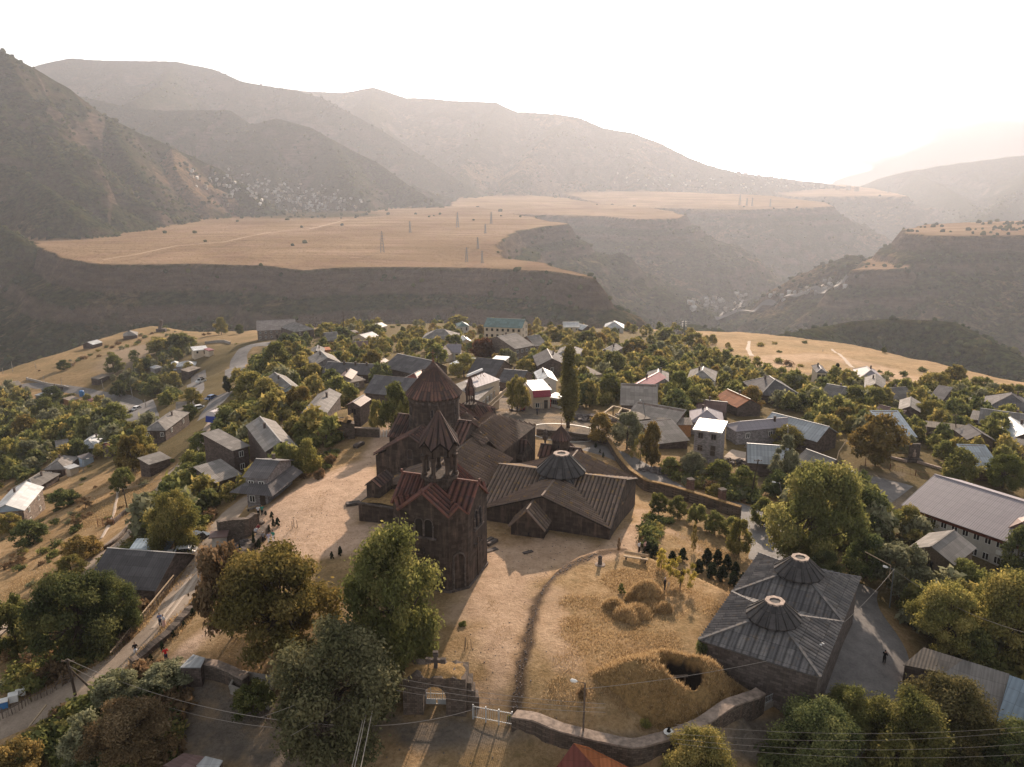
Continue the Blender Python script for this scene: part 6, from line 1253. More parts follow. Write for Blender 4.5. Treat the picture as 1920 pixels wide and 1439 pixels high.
# large mauve roofed hall on the right
HM = H_('long building with huge ribbed mauve roof on the right', (1689,947), (1990,1052), 19, 4.6, 3.2, 'g', 'm', 'w', 13, over=.9, name='long_hall', cat='building', fm=WHITE, door=False)
Lh = HOUSES[-1][5]/2; c = MB(); x0 = Lh*.42; k_ = 3.2/9.5
for s in (-1, 1): slab(c, [(x0, 3.0, 4.6+k_*3+1.5), (x0, 7.5, 4.6+k_*7.5+.2), (x0+s*1.6, 5.4, 4.6+k_*5.4+.08), (x0+s*1.6, 2.8, 4.6+k_*2.8+.1)], .08)
c.add([(x0-1.5, 3.1, 4.6+k_*3.1), (x0+1.5, 3.1, 4.6+k_*3.1), (x0, 3.1, 7.1)], [(0, 1, 2)]); c.build('dormer', TIN_BR, HM)
c = MB(); c.box((0, .85, 4.1), (2*Lh-1.4, .14, .75)); c.build('fascia', simple('dark_red_fascia', (.14, .04, .025), .7, .2, 1), HM)
for i in range(3): c = MB(); c.box((Lh*.30+i*9, .72, 2.2), (.85, .35, .6)); c.lathe((Lh*.30+i*9, .55, 1.95), [(.2, 0), (.2, .02)], 10); c.build('air_conditioner', WHITE, HM)
OB = H_('old timber barn with weathered silver plank roof on the right', (1698,1030), (1790,1061), 8, 4.2, 2.6, 'p', 's', 't', 1, wr=0, name='barn', cat='barn', fm=WOOD_D)
H_('small lean-to with pale roof joined to the old timber barn', (1800,1040), (1822,1042), 4, 2.4, .3, 'f', 'w', 't', 0, name='shed', cat='shed')
def bigroof(name, label, cat, quads, zb, mats, wallm):
    O = at(*quads[0][0]); e = empty(name, (O[0], O[1], 0), 0, label=label, cat=cat); allp = []
    for q, m in zip(quads, mats): P = [at(*p)-[O[0], O[1], 0] for p in q]; r = MB(); slab(r, P, .1); r.build('roof', m, e); allp.append(P)
    for P in allp:
        c0 = sum(P)/len(P); Q = [c0+(p-c0)*.94 for p in P]; ar = sum(a[0]*b[1]-b[0]*a[1] for a, b in zip(Q, Q[1:]+Q[:1])); Q = Q if ar > 0 else Q[::-1]
        w = MB(); walls(w, [p[:2] for p in Q], [p[2]-.15 for p in Q], zb); w.build('wall', wallm, e)
    return e
bigroof('patchwork_barn', 'patchwork barn with bleached plank and blue corrugated roof, bottom right', 'barn',
  [[(1693,1247,-2.6),(1732,1214,-1.6),(1806,1237,-1.6),(1770,1262,-2.4)], [(1770,1262,-2.3),(1806,1237,-1.5),(1893,1264,-1.5),(1869,1350,-4.2),(1790,1310,-4.0)], [(1893,1266,-1.4),(1990,1300,-1.4),(1970,1400,-4.2),(1869,1352,-4.15)]], -11, [SLATE_W, SLATE, TIN_B], WALL_D)
bigroof('hotel', 'long flat-roofed hotel with balcony row beside the square', 'hotel',
  [[(851,722,1.4),(895,752,1.4),(938,715,1.4),(905,700,1.4)], [(872,716,2.6),(893,727,2.6),(938,712,2.6),(908,699,2.6)]], -7, [SLATE, TIN_M], WALL_C)
e = bpy.data.objects['hotel']; a = at(895, 752, 1.4)-np.array([*e.location[:2], 0]); b = at(938, 715, 1.4)-np.array([*e.location[:2], 0]); dd = (b-a)/np.linalg.norm(b-a); nn = np.array([dd[1], -dd[0], 0])
c = MB(); c.bar(a+nn*.9+[0, 0, -2.6], b+nn*.9+[0, 0, -2.6], 1.6, .2); c.build('balcony', WALL_C, e); c = MB(); c.bar(a+nn*1.6+[0, 0, -1.9], b+nn*1.6+[0, 0, -1.9], .08, .9); c.build('balustrade', WOOD_L, e)
for i in range(6): p = a+(b-a)*(i+.5)/6; window_part(e, p[0]+nn[0]*.02, p[1]+nn[1]*.02, -1.0, 1.3, 1.3, atan2(nn[1], nn[0]), WHITE)
t0 = at(876, 705, 4.0); t1 = at(904, 693, 4.4); e = empty('water_heater', (t0[0], t0[1], 2.7), label='long silver solar water tank on the hotel roof', cat='water tank'); c = MB(); c.tube([(0, 0, 1.3), tuple(t1-t0+np.array([0, 0, 1.3]))], .32, 12); c.build('tank', LAMPW, e); c = MB()
for f in (.1, .5, .9): p = (t1-t0)*f; c.bar((p[0], p[1], 0), (p[0], p[1], p[2]+1.2), .08); c.bar((p[0]+.9, p[1]-.3, 0), (p[0], p[1], p[2]+1.1), .08)
c.build('stand', RUSTM, e)
bigroof('red_hip_roof', 'rusty red hipped roof rising into the bottom edge of the photo', 'house',
  [[(1076,1394,1.6),(1035,1450,-.6),(1130,1455,-.6)], [(1076,1394,1.6),(1130,1455,-.6),(1200,1450,-.9),(1105,1402,1.4)]], -8, [TIN_R, TIN_O], WALL_D)
bigroof('brown_sheet_roof', 'patched brown sheet roof at the very bottom left edge', 'shed', [[(305,1436,-1),(345,1412,-1),(390,1420,-1.2),(372,1452,-1.2)], [(368,1436,-.9),(385,1418,-.9),(418,1426,-.9),(402,1452,-.9)]], -6, [TIN_BR, TIN_W], WALL_D)
bigroof('slab_roof', 'small pale slab roof against the dark yard wall, bottom left', 'shed', [[(337,1252,-.6),(362,1227,-.4),(385,1234,-.4),(376,1252,-.6)]], -5, [TIN_W], WALL_D)
# roofless concrete box in the dusty yard
P = [G(*p) for p in [(433,1300),(447,1272),(512,1284),(505,1330)]]; O = P[0]; e = empty('concrete_box', O, label='roofless concrete box with a tree growing in it, bottom left yard', cat='enclosure')
for a, b in zip(P, P[1:]+P[:1]): c = MB(); c.bar(a-O+[0, 0, .3], b-O+[0, 0, .3], .22, 1.4); c.build('wall', CONC, e)
# unfinished roof frame on the ruined farm
F4 = [at(*p) for p in [(1133,775,-1.2),(1150,762,-1.2),(1182,770,-1.2),(1168,790,-1.2)]]; O = F4[0].copy(); e = empty('roof_frame', (O[0], O[1], O[2]), label='open pale timber roof frame left of the flat concrete roof', cat='roof frame')
for i, (a, b) in enumerate(zip(F4, F4[1:]+F4[:1])): c = MB(); c.bar(a-O, b-O, .3); c.build('beam', WOOD_L, e); c = MB(); c.bar(a-O, a-O+[0, 0, -4], .25); c.build('post', WOOD, e)
c = MB(); c.bar((F4[0]+F4[1])/2-O+(F4[3]-F4[0])/2, (F4[1]+F4[2])/2-O, .25); c.build('beam', WOOD_L, e)
# far hamlet under the mountains: one small house mesh, copied
hb = MB(); walls(hb, [(-4, -3), (4, -3), (4, 3), (-4, 3)], 4, -4); 
for s in (-1, 1): slab(hb, [(-4.6, 0, 6.8), (4.6, 0, 6.8), (4.6, s*3.7, 3.7), (-4.6, s*3.7, 3.7)], .15)
FHM = [simple('far_white_roof', (.46, .44, .42), .6, .2, .2), simple('far_grey_roof', (.30, .28, .27), .8, .2, .2), simple('far_tan_wall', (.36, .29, .23), .8, .2, .2)]
h0 = hb.build('hillside_house', FHM[0]); h0.material_slots[0].link = 'OBJECT'; h0.material_slots[0].material = FHM[0]
rs = np.random.default_rng(21); cnt = 0
def hillhouse(u, v, sc, m, label, group):
    global cnt
    p = GF(u, v); o = h0 if cnt == 0 else h0.copy()
    if cnt: COL.objects.link(o)
    o.location = p; o.rotation_euler = (0, 0, rs.random()*3.1); o.scale = (sc, sc, sc); o.material_slots[0].material = m; tag(o, label, 'house', group); cnt += 1
for i in range(190):
    f = rs.random(); cu = 395+f*250; cv = 333+f*62; u = cu+rs.normal()*38*(1-.3*f); v = cv+rs.normal()*13+(6 if f < .3 else 0)
    if v > 398 or v < 305: continue
    hillhouse(u, v, .75+.5*rs.random(), FHM[rs.choice(3, p=[.5, .3, .2])], 'tiny pale house of the far hillside hamlet above the golden plateau', 'houses of the far hillside hamlet')
for i in range(36): u = 1290+rs.random()*110; v = 575-(u-1290)*.12+rs.normal()*9; hillhouse(u, v, .9+.6*rs.random(), FHM[rs.choice(3)], 'tiny building on the floor of the gorge by the river', 'buildings on the gorge floor')
for i in range(26): u = 1440+rs.random()*170; v = 562-(u-1440)*.2+rs.normal()*6; hillhouse(u, v, .8+.4*rs.random(), FHM[rs.choice(3)], 'tiny building strung along the river in the gorge', 'buildings along the gorge river')
for i in range(46): u = 1150+rs.random()*420; v = 340+(u-1150)*.02+rs.normal()*7; hillhouse(u, v, 1.0+.6*rs.random(), FHM[rs.choice(3)], 'tiny house of the hazy town below the far ridge', 'houses of the hazy far town')
tb = MB(); tb.box((0, 0, 9), (26, 13, 26)); 
for z_ in range(5):
    for x_ in np.linspace(-10.5, 10.5, 7): tb.box((x_, -6.55, 3.5+z_*3.6), (1.6, .2, 1.6), mi=1)
T0 = tb.build('tower_block', [simple('far_block_concrete', (.26, .22, .2), .9, .1, .1), GLASS_D])
for i, (u, v) in enumerate([(1385,326),(1398,328),(1410,329),(1422,332),(1433,334),(1446,334),(1452,336),(1462,339),(1478,340),(1486,342),(1500,345),(1512,345),(1521,347),(1541,349),(1556,351),(1570,353),(1590,354),(1606,356)]):
    p = GF(u, v+3); o = T0 if i == 0 else T0.copy()
    if i: COL.objects.link(o)
    o.location = p; o.rotation_euler = (0, 0, .2*rs.normal()); o.scale = (1, 1, .7+.6*rs.random()); tag(o, 'hazy slab block on the skyline of the far town', 'apartment block', 'slab blocks of the far town')
# ------------------------------------------------------------------ filling the village with its woods
def free(x, y, r):
    for hx_, hy_, hr, mid, rz, L, dp in HOUSES:
        dx = x-mid[0]; dy = y-mid[1]; a = dx*cos(rz)+dy*sin(rz); b = -dx*sin(rz)+dy*cos(rz)
        if abs(a) < L/2+r and -r-1.0 < b < dp+r: return False
    return True
RP = []
for pts, w, m in ROADS.values(): RP.append((np.array([G(u, v)[:2] for u, v in pts]), (max(w) if hasattr(w, '__len__') else w)/2))
def offroad(x, y, r):
    X_ = np.array([x]); Y_ = np.array([y])
    return all(seg_dist(X_, Y_, P)[0][0] > w+r for P, w in RP)
WOOD_AREAS = [  # photo outlines of wooded ground, tree count share, kinds of leaf
 ([(560,612),(800,603),(1000,608),(1280,622),(1390,655),(1385,700),(1260,720),(1150,690),(1120,760),(1080,740),(1060,700),(940,690),(860,660),(740,665),(640,665),(580,640)], 130, 'ymmdymyog', .85),
 ([(1130,700),(1380,690),(1480,715),(1600,720),(1700,735),(1920,750),(1920,860),(1760,840),(1600,830),(1560,800),(1440,760),(1300,780),(1200,760),(1120,770)], 95, 'ymmdgymm', .9),
 ([(440,700),(560,640),(600,670),(560,740),(600,800),(560,860),(520,900),(400,960),(300,1000),(270,960),(340,900),(400,860),(440,800),(480,790),(470,750)], 50, 'ymmdgy', 1),
 ([(0,730),(60,770),(180,740),(240,770),(260,800),(230,860),(150,870),(100,860),(60,890),(0,910)], 75, 'mmddyg', 1.2),
 ([(210,720),(300,650),(360,650),(330,700),(350,740),(300,780),(265,770),(240,735)], 26, 'mydg', .9),
 ([(1480,960),(1560,930),(1690,990),(1760,1040),(1840,1110),(1920,1100),(1920,1240),(1700,1180),(1660,1100),(1560,1050)], 16, 'mdyg', 1),
 ([(600,660),(720,660),(720,730),(640,745),(600,720)], 12, 'ymd', .9)]
rs = np.random.default_rng(5); n_ind = 0; stuffP = []
descr = ['among the village roofs above the dome', 'in the orchards right of the village', 'on the bank between the tracks on the left', 'on the dark valley side at the left', 'on the bushy left spur', 'in the thicket by the lower road', 'between the barns left of the dome']
CELL = set()
for ai, (pl, cnt_, kinds, sc) in enumerate(WOOD_AREAS):
    PL = np.array([G(u, v)[:2] for u, v in pl]); PXL = np.array(pl, float); bb = PXL.min(0), PXL.max(0); got = 0; tries = 0; target = cnt_*4
    while got < target and tries < target*14:
        tries += 1; u = rs.uniform(bb[0][0], bb[1][0]); v = rs.uniform(bb[0][1], bb[1][1])
        if not inside(np.array([u]), np.array([v]), PXL)[0]: continue
        g_ = G(u, v); x, y = g_[0]+rs.normal()*3, g_[1]+rs.normal()*5
        r = (1.7+2.0*rs.random())*sc; key = (int(x/2.6), int(y/2.6))
        if key in CELL or not free(x, y, r*.75) or not offroad(x, y, r*.6): continue
        if seg_dist(np.array([x]), np.array([y]), [c0[:2], c0[:2]+.1])[0][0] < 24: continue
        CELL.add(key); got += 1; k = kinds[rs.integers(len(kinds))]
        stuffP.append((x, y, r, ai, k, u, v))
stuffP.sort(key=lambda q: hypot(q[0], q[1]))

HL = [(h_[0], h_[1], l_) for h_, l_ in zip(HOUSES, [o['label'] for o in COL.objects if o.get('label') and o.get('category') in HCATS and 'roof_q' in o.keys()])]
_seen = {}
def treelabel(x, y, r, k):
    d, j = min((hypot(x-a, y-b), i) for i, (a, b, l_) in enumerate(HL)); a, b, l_ = HL[j]; w_ = l_.split(','); w_ = w_[0].split()[:7]
    while w_[-1] in ('with', 'the', 'of', 'a', 'and', 'in', 'on', 'at', 'right', 'left', 'by', 'its', 'behind', 'above', 'below', 'beside', 'long', 'pale', 'dark', 'white', 'small', 'red'): w_.pop()
    rel = ('to the right of' if x > a else 'to the left of') if abs(x-a) > abs(y-b)*.8 else ('behind' if y > b else 'in front of')
    for sz in (['small', 'slender', 'little'] if r < 2.2 else ['medium', 'rounded', 'leafy'] if r < 3 else ['large', 'spreading', 'tall']):
        t_ = sz+' '+LN[k]+' tree '+rel+' the '+' '.join(w_)
        if t_ not in _seen: break
    _seen[t_] = 1; return t_
budget = 118; step_ = max(1, len(stuffP)//budget); protoC = {k: leaf_cloud(*crown_form('round' if k else 'bush', 5.2 if k else 3.4, 5.4, np.random.default_rng(40+k)), 620, .42, .85, np.random.default_rng(50+k)) for k in range(4)}
VV = {k: [] for k in 'ymdogr'}
for i, (x, y, r, ai, k, u, v) in enumerate(stuffP):
    if i % step_ == 0 and n_ind < budget:
        n_ind += 1; h = r*(1.9+.5*rs.random()); dist = hypot(x, y)
        tree(random.choice(['far_round', 'far_broad', 'far_b']) if dist > 150 else random.choice(['mid_round', 'mid_broad', 'mid_round_b']), x, y, h, r*2.1, LM[k], treelabel(x, y, r, k), group='trees '+descr[ai])
    else:
        V, Q, lf = protoC[rs.integers(4)]; a = rs.random()*6.28; s = r*2.1/5.4; sz = s*(.8+.4*rs.random()); ca, sa = cos(a), sin(a)
        VV[k].append((np.stack([(V[:, 0]*ca-V[:, 1]*sa)*s+x, (V[:, 0]*sa+V[:, 1]*ca)*s+y, V[:, 2]*sz+Z(x, y)-.3*sz], 1), lf))
Vall = []; lall = []; mi_ = []; mats_ = []
for j, (k, lst) in enumerate([q for q in VV.items() if q[1]]):
    mats_.append(LM[k])
    for V, lf in lst: Vall.append(V); lall.append(lf); mi_.append(np.full(len(V)//4, j))
Vall = np.concatenate(Vall); np_mesh('village_thicket', Vall, np.arange(len(Vall)).reshape(-1, 4), mats_, mi=np.concatenate(mi_), attr=dict(leaf=np.concatenate(lall)), kind='stuff')
print('thicket', len(stuffP), 'individual', n_ind)
# scrub and bushes as ground cover on the slopes (uncountable)
rs = np.random.default_rng(9); B = []; 
bq = [leaf_cloud(*crown_form('bush', 1.6, 2.6, np.random.default_rng(70+k)), 260, .2, .8, np.random.default_rng(80+k)) for k in range(3)]
AREAS2 = [([(0,900),(130,880),(250,830),(330,860),(230,980),(100,1080),(0,1130)], 70, .9), ([(0,1180),(170,1100),(320,1100),(290,1180),(180,1270),(60,1300),(0,1300)], 150, 1.3), ([(160,1300),(300,1250),(340,1290),(330,1439),(60,1439),(0,1400)], 120, 1.4),
 ([(1240,880),(1330,890),(1420,930),(1440,970),(1390,960),(1290,930),(1240,900)], 90, 1.5), ([(1215,960),(1260,975),(1215,1030),(1200,1010)], 26, 1.0), ([(1450,980),(1560,1060),(1520,1090),(1460,1040)], 40, 1.2), ([(1700,1080),(1920,1090),(1920,1180),(1720,1150)], 60, 1.4),
 ([(1460,1340),(1920,1300),(1920,1439),(1430,1439)], 90, 1.6), ([(590,830),(640,800),(655,840),(600,900),(560,900)], 26, .9), ([(60,700),(200,650),(300,612),(520,605),(520,612),(300,640),(120,690)], 60, 1.6), ([(1380,640),(1500,640),(1920,740),(1920,760),(1500,700)], 26, 1.8), ([(440,640),(480,720),(470,800),(430,830),(400,850),(420,760)], 60, 1.1), ([(340,860),(300,950),(240,1010),(180,1060),(230,1080),(330,980),(400,880)], 70, 1.1), ([(300,1110),(360,1030),(410,1000),(400,940),(330,930),(260,1000),(250,1100)], 50, 1.1)]
bm = [L_MID, L_DARK, L_YEL, L_BRN, L_GREY]; Vb = []; lb = []; mb_ = []
for pl, c_, sc in AREAS2:
    PXL = np.array(pl, float); bb = PXL.min(0), PXL.max(0); got = 0; tr = 0
    while got < c_ and tr < c_*20:
        tr += 1; u = rs.uniform(bb[0][0], bb[1][0]); v = rs.uniform(bb[0][1], bb[1][1])
        if not inside(np.array([u]), np.array([v]), PXL)[0]: continue
        g_ = G(u, v); x, y = g_[:2]
        if not free(x, y, .8) or not offroad(x, y, .9): continue
        got += 1; V, Q, lf = bq[rs.integers(3)]; a = rs.random()*6.28; s = sc*(.5+.8*rs.random()); ca, sa = cos(a), sin(a)
        Vb.append(np.stack([(V[:, 0]*ca-V[:, 1]*sa)*s+x, (V[:, 0]*sa+V[:, 1]*ca)*s+y, V[:, 2]*s+Z(x, y)-.15], 1)); lb.append(lf); mb_.append(np.full(len(V)//4, rs.choice(5, p=[.3, .25, .15, .2, .1])))
Vb = np.concatenate(Vb); np_mesh('scrub', Vb, np.arange(len(Vb)).reshape(-1, 4), bm, mi=np.concatenate(mb_), attr=dict(leaf=np.concatenate(lb)), kind='stuff')
# dry grass standing on the lawn, mound and slopes
t = NT('dry_grass_blades'); k = t.ramp(t.attr('leaf'), [(0, (.24, .155, .075)), (.5, (.46, .32, .165)), (1, (.64, .47, .27))]); df = t.n('BsdfDiffuse'); tr_ = t.n('BsdfTranslucent'); ms = t.n('MixShader'); ms.inputs[0].default_value = .4
t.l(k, df.inputs[0]); t.l(k, tr_.inputs[0]); t.l(df.outputs[0], ms.inputs[1]); t.l(tr_.outputs[0], ms.inputs[2]); t.l(ms.outputs[0], t.t.nodes['Material Output'].inputs['Surface']); BLADE = t.m
def blades(P, hgt, wd, rs):
    n = len(P); a = rs.random(n)*2*pi; d = np.stack([np.cos(a), np.sin(a), np.zeros(n)], 1); hh = hgt*(.5+rs.random(n)); ln = rs.normal(size=(n, 3))*.5; ln[:, 2] = 1; up = ln/np.linalg.norm(ln, axis=1)[:, None]*hh[:, None]; w_ = d*(wd*(.6+.8*rs.random(n)))[:, None]
    V = np.stack([P-w_, P+w_, P+up+w_*.15, P+up-w_*.15], 1).reshape(-1, 3); return V, np.repeat(rs.random(n), 4)
rs = np.random.default_rng(11); PT = []
mp = PP([(880,1100),(1180,1020),(1380,1100),(1330,1250),(1430,1310),(1190,1400),(960,1350),(880,1330)]); 
def scat(pl, n, hgt, wd, sand_ok=.6, world=False, patch=6, keep=.45):
    P_ = pl if world else PP(pl); bb = P_.min(0), P_.max(0); x = rs.uniform(bb[0][0], bb[1][0], n*3); y = rs.uniform(bb[0][1], bb[1][1], n*3); m = inside(x, y, P_); x, y = x[m][:n], y[m][:n]
    m = fbm(x, y, patch, 3)+rs.normal(size=len(x))*.18-1.1*(1-smooth(-.5, 3.5, sdf(x, y, P_)+fbm(x, y, 5, 3)*4)) > keep-.5; x, y = x[m], y[m]
    m = np.array([free(a, b, .1) for a, b in zip(x, y)]) if len(x) < 60000 else np.ones(len(x), bool); x, y = x[m], y[m]
    z = np.array([Z(a, b) for a, b in zip(x, y)])-.03; return blades(np.stack([x, y, z], 1), hgt, wd, rs)
BL = [scat([(1040,1110),(1180,1035),(1380,1100),(1330,1250),(1300,1330),(1190,1400),(975,1350),(1000,1200)], 70000, .2, .035), scat([(900,1100),(960,1120),(980,1200),(955,1340),(890,1330)], 9000, .12, .035, keep=.6), scat([(500,870),(600,820),(720,815),(700,860),(600,905),(510,930)], 18000, .24, .045, keep=.5),
 scat([(0,1100),(90,1000),(250,840),(330,870),(200,1010),(60,1160),(0,1180)], 30000, .28, .05), scat([(330,1250),(400,1180),(500,1120),(640,1150),(620,1250),(440,1290)], 14000, .26, .06), scat([(190,1270),(260,1205),(330,1130),(410,1060),(440,1070),(330,1200),(240,1290)], 14000, .3, .06), scat([(1215,970),(1300,990),(1400,1050),(1370,1090),(1230,1040)], 9000, .3, .05),
 scat([(600,905),(700,1000),(760,1000),(740,1060),(640,1100),(520,1060),(480,1010)], 5000, .12, .05, keep=.62), scat([(300,1000),(400,960),(430,1000),(300,1170),(160,1300),(100,1300)], 12000, .28, .06)]
# mound grass
bb0_, bb1_ = P_all.min(0), P_all.max(0); x = rs.uniform(bb0_[0], bb1_[0], 42000); y = rs.uniform(bb0_[1], bb1_[1], 42000); ix = np.clip(((x-bb0[0])/.22).astype(int), 0, XA.shape[1]-1) if 0 else None
xg = np.arange(bb0[0], bb1[0], .22); yg = np.arange(bb0[1], bb1[1], .22)
MXA, MYA = np.meshgrid(xg, yg); MH = np.array([v_.co.z for v_ in mm.data.vertices]).reshape(len(yg), len(xg)); MHO = hole
xi = np.clip(((x-xg[0])/.22).astype(int), 0, len(xg)-1); yi = np.clip(((y-yg[0])/.22).astype(int), 0, len(yg)-1)
ok = inside(x, y, P_all) & (MHO[yi, xi] < .25) & (fbm(x, y, 1.6, 3)+rs.normal(size=len(x))*.15 > -.12); x, y, xi, yi = x[ok], y[ok], xi[ok], yi[ok]
BL.append(blades(np.stack([x, y, MH[yi, xi]-.05], 1), .34, .035, rs))
# turf edges: east wall top, terrace lip, gate top
Vg = np.concatenate([b[0] for b in BL]); lg = np.concatenate([b[1] for b in BL]); np_mesh('dry_grass', Vg, np.arange(len(Vg)).reshape(-1, 4), BLADE, attr=dict(leaf=lg), kind='stuff')
# loose stones and clods along the trodden embankment and over the yard (uncountable)
def pebbles(name, lines, n, spread, sz, mat, rs):
    V = []; Q = []; cube = np.array([(a, b, c_) for c_ in (-.5, .5) for b in (-.5, .5) for a in (-.5, .5)]); fq = np.array([(0,2,3,1),(4,5,7,6),(0,1,5,4),(2,6,7,3),(0,4,6,2),(1,3,7,5)])
    for pts in lines:
        P_ = PP(pts)
        for i in range(n): j = rs.integers(len(P_)-1); f = rs.random(); q = P_[j]*(1-f)+P_[j+1]*f+rs.normal(size=2)*spread; s = sz*(.4+rs.random()**2*1.6); a = rs.random()*6; c_, s_ = cos(a), sin(a); w = cube*[s, s*.8, s*.6]*(.8+.4*rs.random((8, 1))); w = np.stack([w[:, 0]*c_-w[:, 1]*s_+q[0], w[:, 0]*s_+w[:, 1]*c_+q[1], w[:, 2]+Z(*q)+s*.1], 1); Q.append(fq+len(V)*8); V.append(w)
    np_mesh(name, np.concatenate(V), np.concatenate(Q), mat, kind='stuff')
pebbles('loose_stones', [[(966,1345),(972,1290),(983,1232),(996,1168),(1012,1118),(1038,1082),(1072,1058),(1115,1040)]], 520, .28, .085, STONEG, np.random.default_rng(3))
pebbles('yard_stones', [[(700,865),(640,920),(560,980),(480,1060),(400,1180)], [(940,1040),(1040,1070),(930,1200),(930,1320)], [(500,1330),(800,1400),(1100,1420),(1450,1380)], [(1000,1000),(1100,1020),(1200,985)], [(1450,1050),(1600,1150),(1620,1250)], [(470,930),(400,1020),(270,1205),(80,1325)], [(1150,850),(1290,928),(1430,1000)]], 260, 2.6, .07, STONEG, np.random.default_rng(4))
# hay heaps
def hay(u, v, r, h, i):
    p = G(u, v); n_ = 26; V = []; th = np.linspace(0, 2*pi, n_, endpoint=False); q = np.linspace(0, 1, 12); rs_ = np.random.default_rng(i+60); ph = rs_.random(4)*6
    for k in q:
        for a in th: rad = r*(k)*(1+.16*sin(2*a+ph[0])+.1*sin(3*a+ph[1])+.06*sin(7*a+ph[2])); V.append((rad*cos(a), rad*sin(a), h*(1-k**2.4)+.12*h*sin(5*a+9*k+ph[3])*k*(1-k)*3-.1))
    Q = [(i2*n_+j, i2*n_+(j+1) % n_, (i2+1)*n_+(j+1) % n_, (i2+1)*n_+j) for i2 in range(11) for j in range(n_)]
    lab = ['tallest hay heap on the dry lawn near the tiny spruce', 'loose hay heap at the left end of the raked hay', 'hay heap at the near end of the raked hay', 'hay heap in the middle of the raked hay', 'hay heap at the right end of the raked hay', 'small hay heap behind the left of the tallest heap', 'flat hay heap between the tallest heap and the near heaps'][i]
    e = empty('hay_heap', (p[0], p[1], Z(*p[:2])), label=lab, cat='hay heap', group='hay heaps on the lawn'); np_mesh('heap', np.array(V), np.array(Q), HAY, e, smooth=True)
    m_ = 2600 if i == 0 else 1500; a = rs_.random(m_)*6.28; k = rs_.random(m_)**.6; rad = r*k*(1+.16*np.sin(2*a+ph[0])+.1*np.sin(3*a+ph[1])); P_ = np.stack([rad*np.cos(a), rad*np.sin(a), h*(1-k**2.4)-.05], 1); V, lf = blades(P_, .36, .03, rs_); np_mesh('loose_straw', V, np.arange(len(V)).reshape(-1, 4), BLADE, e, attr=dict(leaf=lf))
for i, (u, v, r, h) in enumerate([(1212,1120,1.9,1.9), (1152,1138,1.2,.8), (1176,1156,1.7,.9), (1200,1150,1.6,.8), (1246,1144,1.0,.7), (1187,1122,1.0,.8), (1218,1140,1.5,.6)]): hay(u, v, r, h, i)
# small conical junipers and shrubs
JUN = [(1325,1062,26,36,'tallest'),(1345,1060,24,32,'second from the left'),(1362,1070,24,32,'middle'),(1378,1080,22,28,'right end'),(1335,1083,26,30,'front left'),(1354,1088,26,30,'front middle'),(1374,1098,24,28,'front right'),(1310,1075,24,28,'left end'),(1392,1094,18,22,'far right tip'),(1260,1060,24,28,'by the golden sapling'),(1280,1052,22,26,'behind the lemon-yellow tree'),(1228,1045,22,24,'nearest the path'),(1214,1034,22,20,'at the hedge start'),(1206,1048,14,14,'small one by the path')]
for u, v, w, h, d_ in JUN: T('juniper', u, v, w, h, L_CON, 'dark juniper in the row by the lemon-yellow tree, '+d_, cat='shrub', name='juniper', group='junipers by the lemon-yellow tree')
JL = [(381,1134,7,13,'nearest the thin brown tree'),(362,1156,13,17,'large one on the terrace lip'),(345,1175,8,12,'small one on the lip'),(325,1196,10,16,'by the grassy hump'),(304,1218,10,16,'just above the red-shirted person'),(283,1240,10,15,'lowest on the lip')]
for u, v, w, h, d_ in JL: T('juniper', u, v, w, h, L_CON, 'small round juniper on the left terrace, '+d_, cat='shrub', name='juniper', group='junipers on the left terrace')
JT = [(477,1030,9,36,'tall slim one'),(486,1028,10,20,'beside the tall slim one'),(451,1042,5,24,'slim one at the wall foot'),(521,987,12,18,'right of the seated people'),(513,989,8,18,'between the two standing pairs'),(504,998,9,14,'at the wall end'),(494,1014,10,18,'next to the person in white'),(498,966,7,9,'beside the green-shirted person'),(510,972,9,14,'behind the pair'),(622,1048,9,15,'left of the two near the bushy tree top'),(638,1041,11,18,'right of the two near the bushy tree top')]
for u, v, w, h, d_ in JT: T('juniper', u, v, w, h, L_CON, 'clipped juniper by the terrace visitors, '+d_, cat='shrub', name='juniper', group='junipers by the visitors')
JR = [(1117,840,7,11,'uppermost'),(1125,850,5,9,'middle'),(1131,858,6,11,'lowest')]
for u, v, w, h, d_ in JR: T('juniper', u, v, w, h, L_CON, 'egg-shaped juniper inside the east wall, '+d_, cat='shrub', name='juniper', group='junipers inside the east wall')
for u, v, w, h, m, lab in [(463,905+20,20,24,L_YEL,'low yellowish bush beside the two-tier house'),(620,870,24,26,L_BRN,'feathery tan shrub at the head of the terrace path'),(600,895,26,20,L_BRN,'low tan shrub on the terrace edge'),(955,1348,12,10,L_YEL,'low bush by the railing'),(1092,1310,20,32,L_BRN,'tuft of tall dry reeds by the street lamp'),(1210,1362,24,18,L_YEL,'green weeds inside the boundary wall corner'),(868,1172,18,8,L_MID,'low dark cushion plant on the lawn near the bell tower'),(948,938,14,26,L_BRN,'dry tufted shrub against the left wall of the wide hall'),(1345,1300,18,20,L_DARK,'dark ivy bush at the near wall of the twin-lantern hall'),(1478,1255,30,26,L_DARK,'dark bush at the near right corner of the twin-lantern hall'),(1315,1225,26,34,L_DARK,'dark climbing bush on the left wall of the twin-lantern hall')]:
    T('bush_near', u, v, w, h, m, lab, cat='shrub', name='shrub')
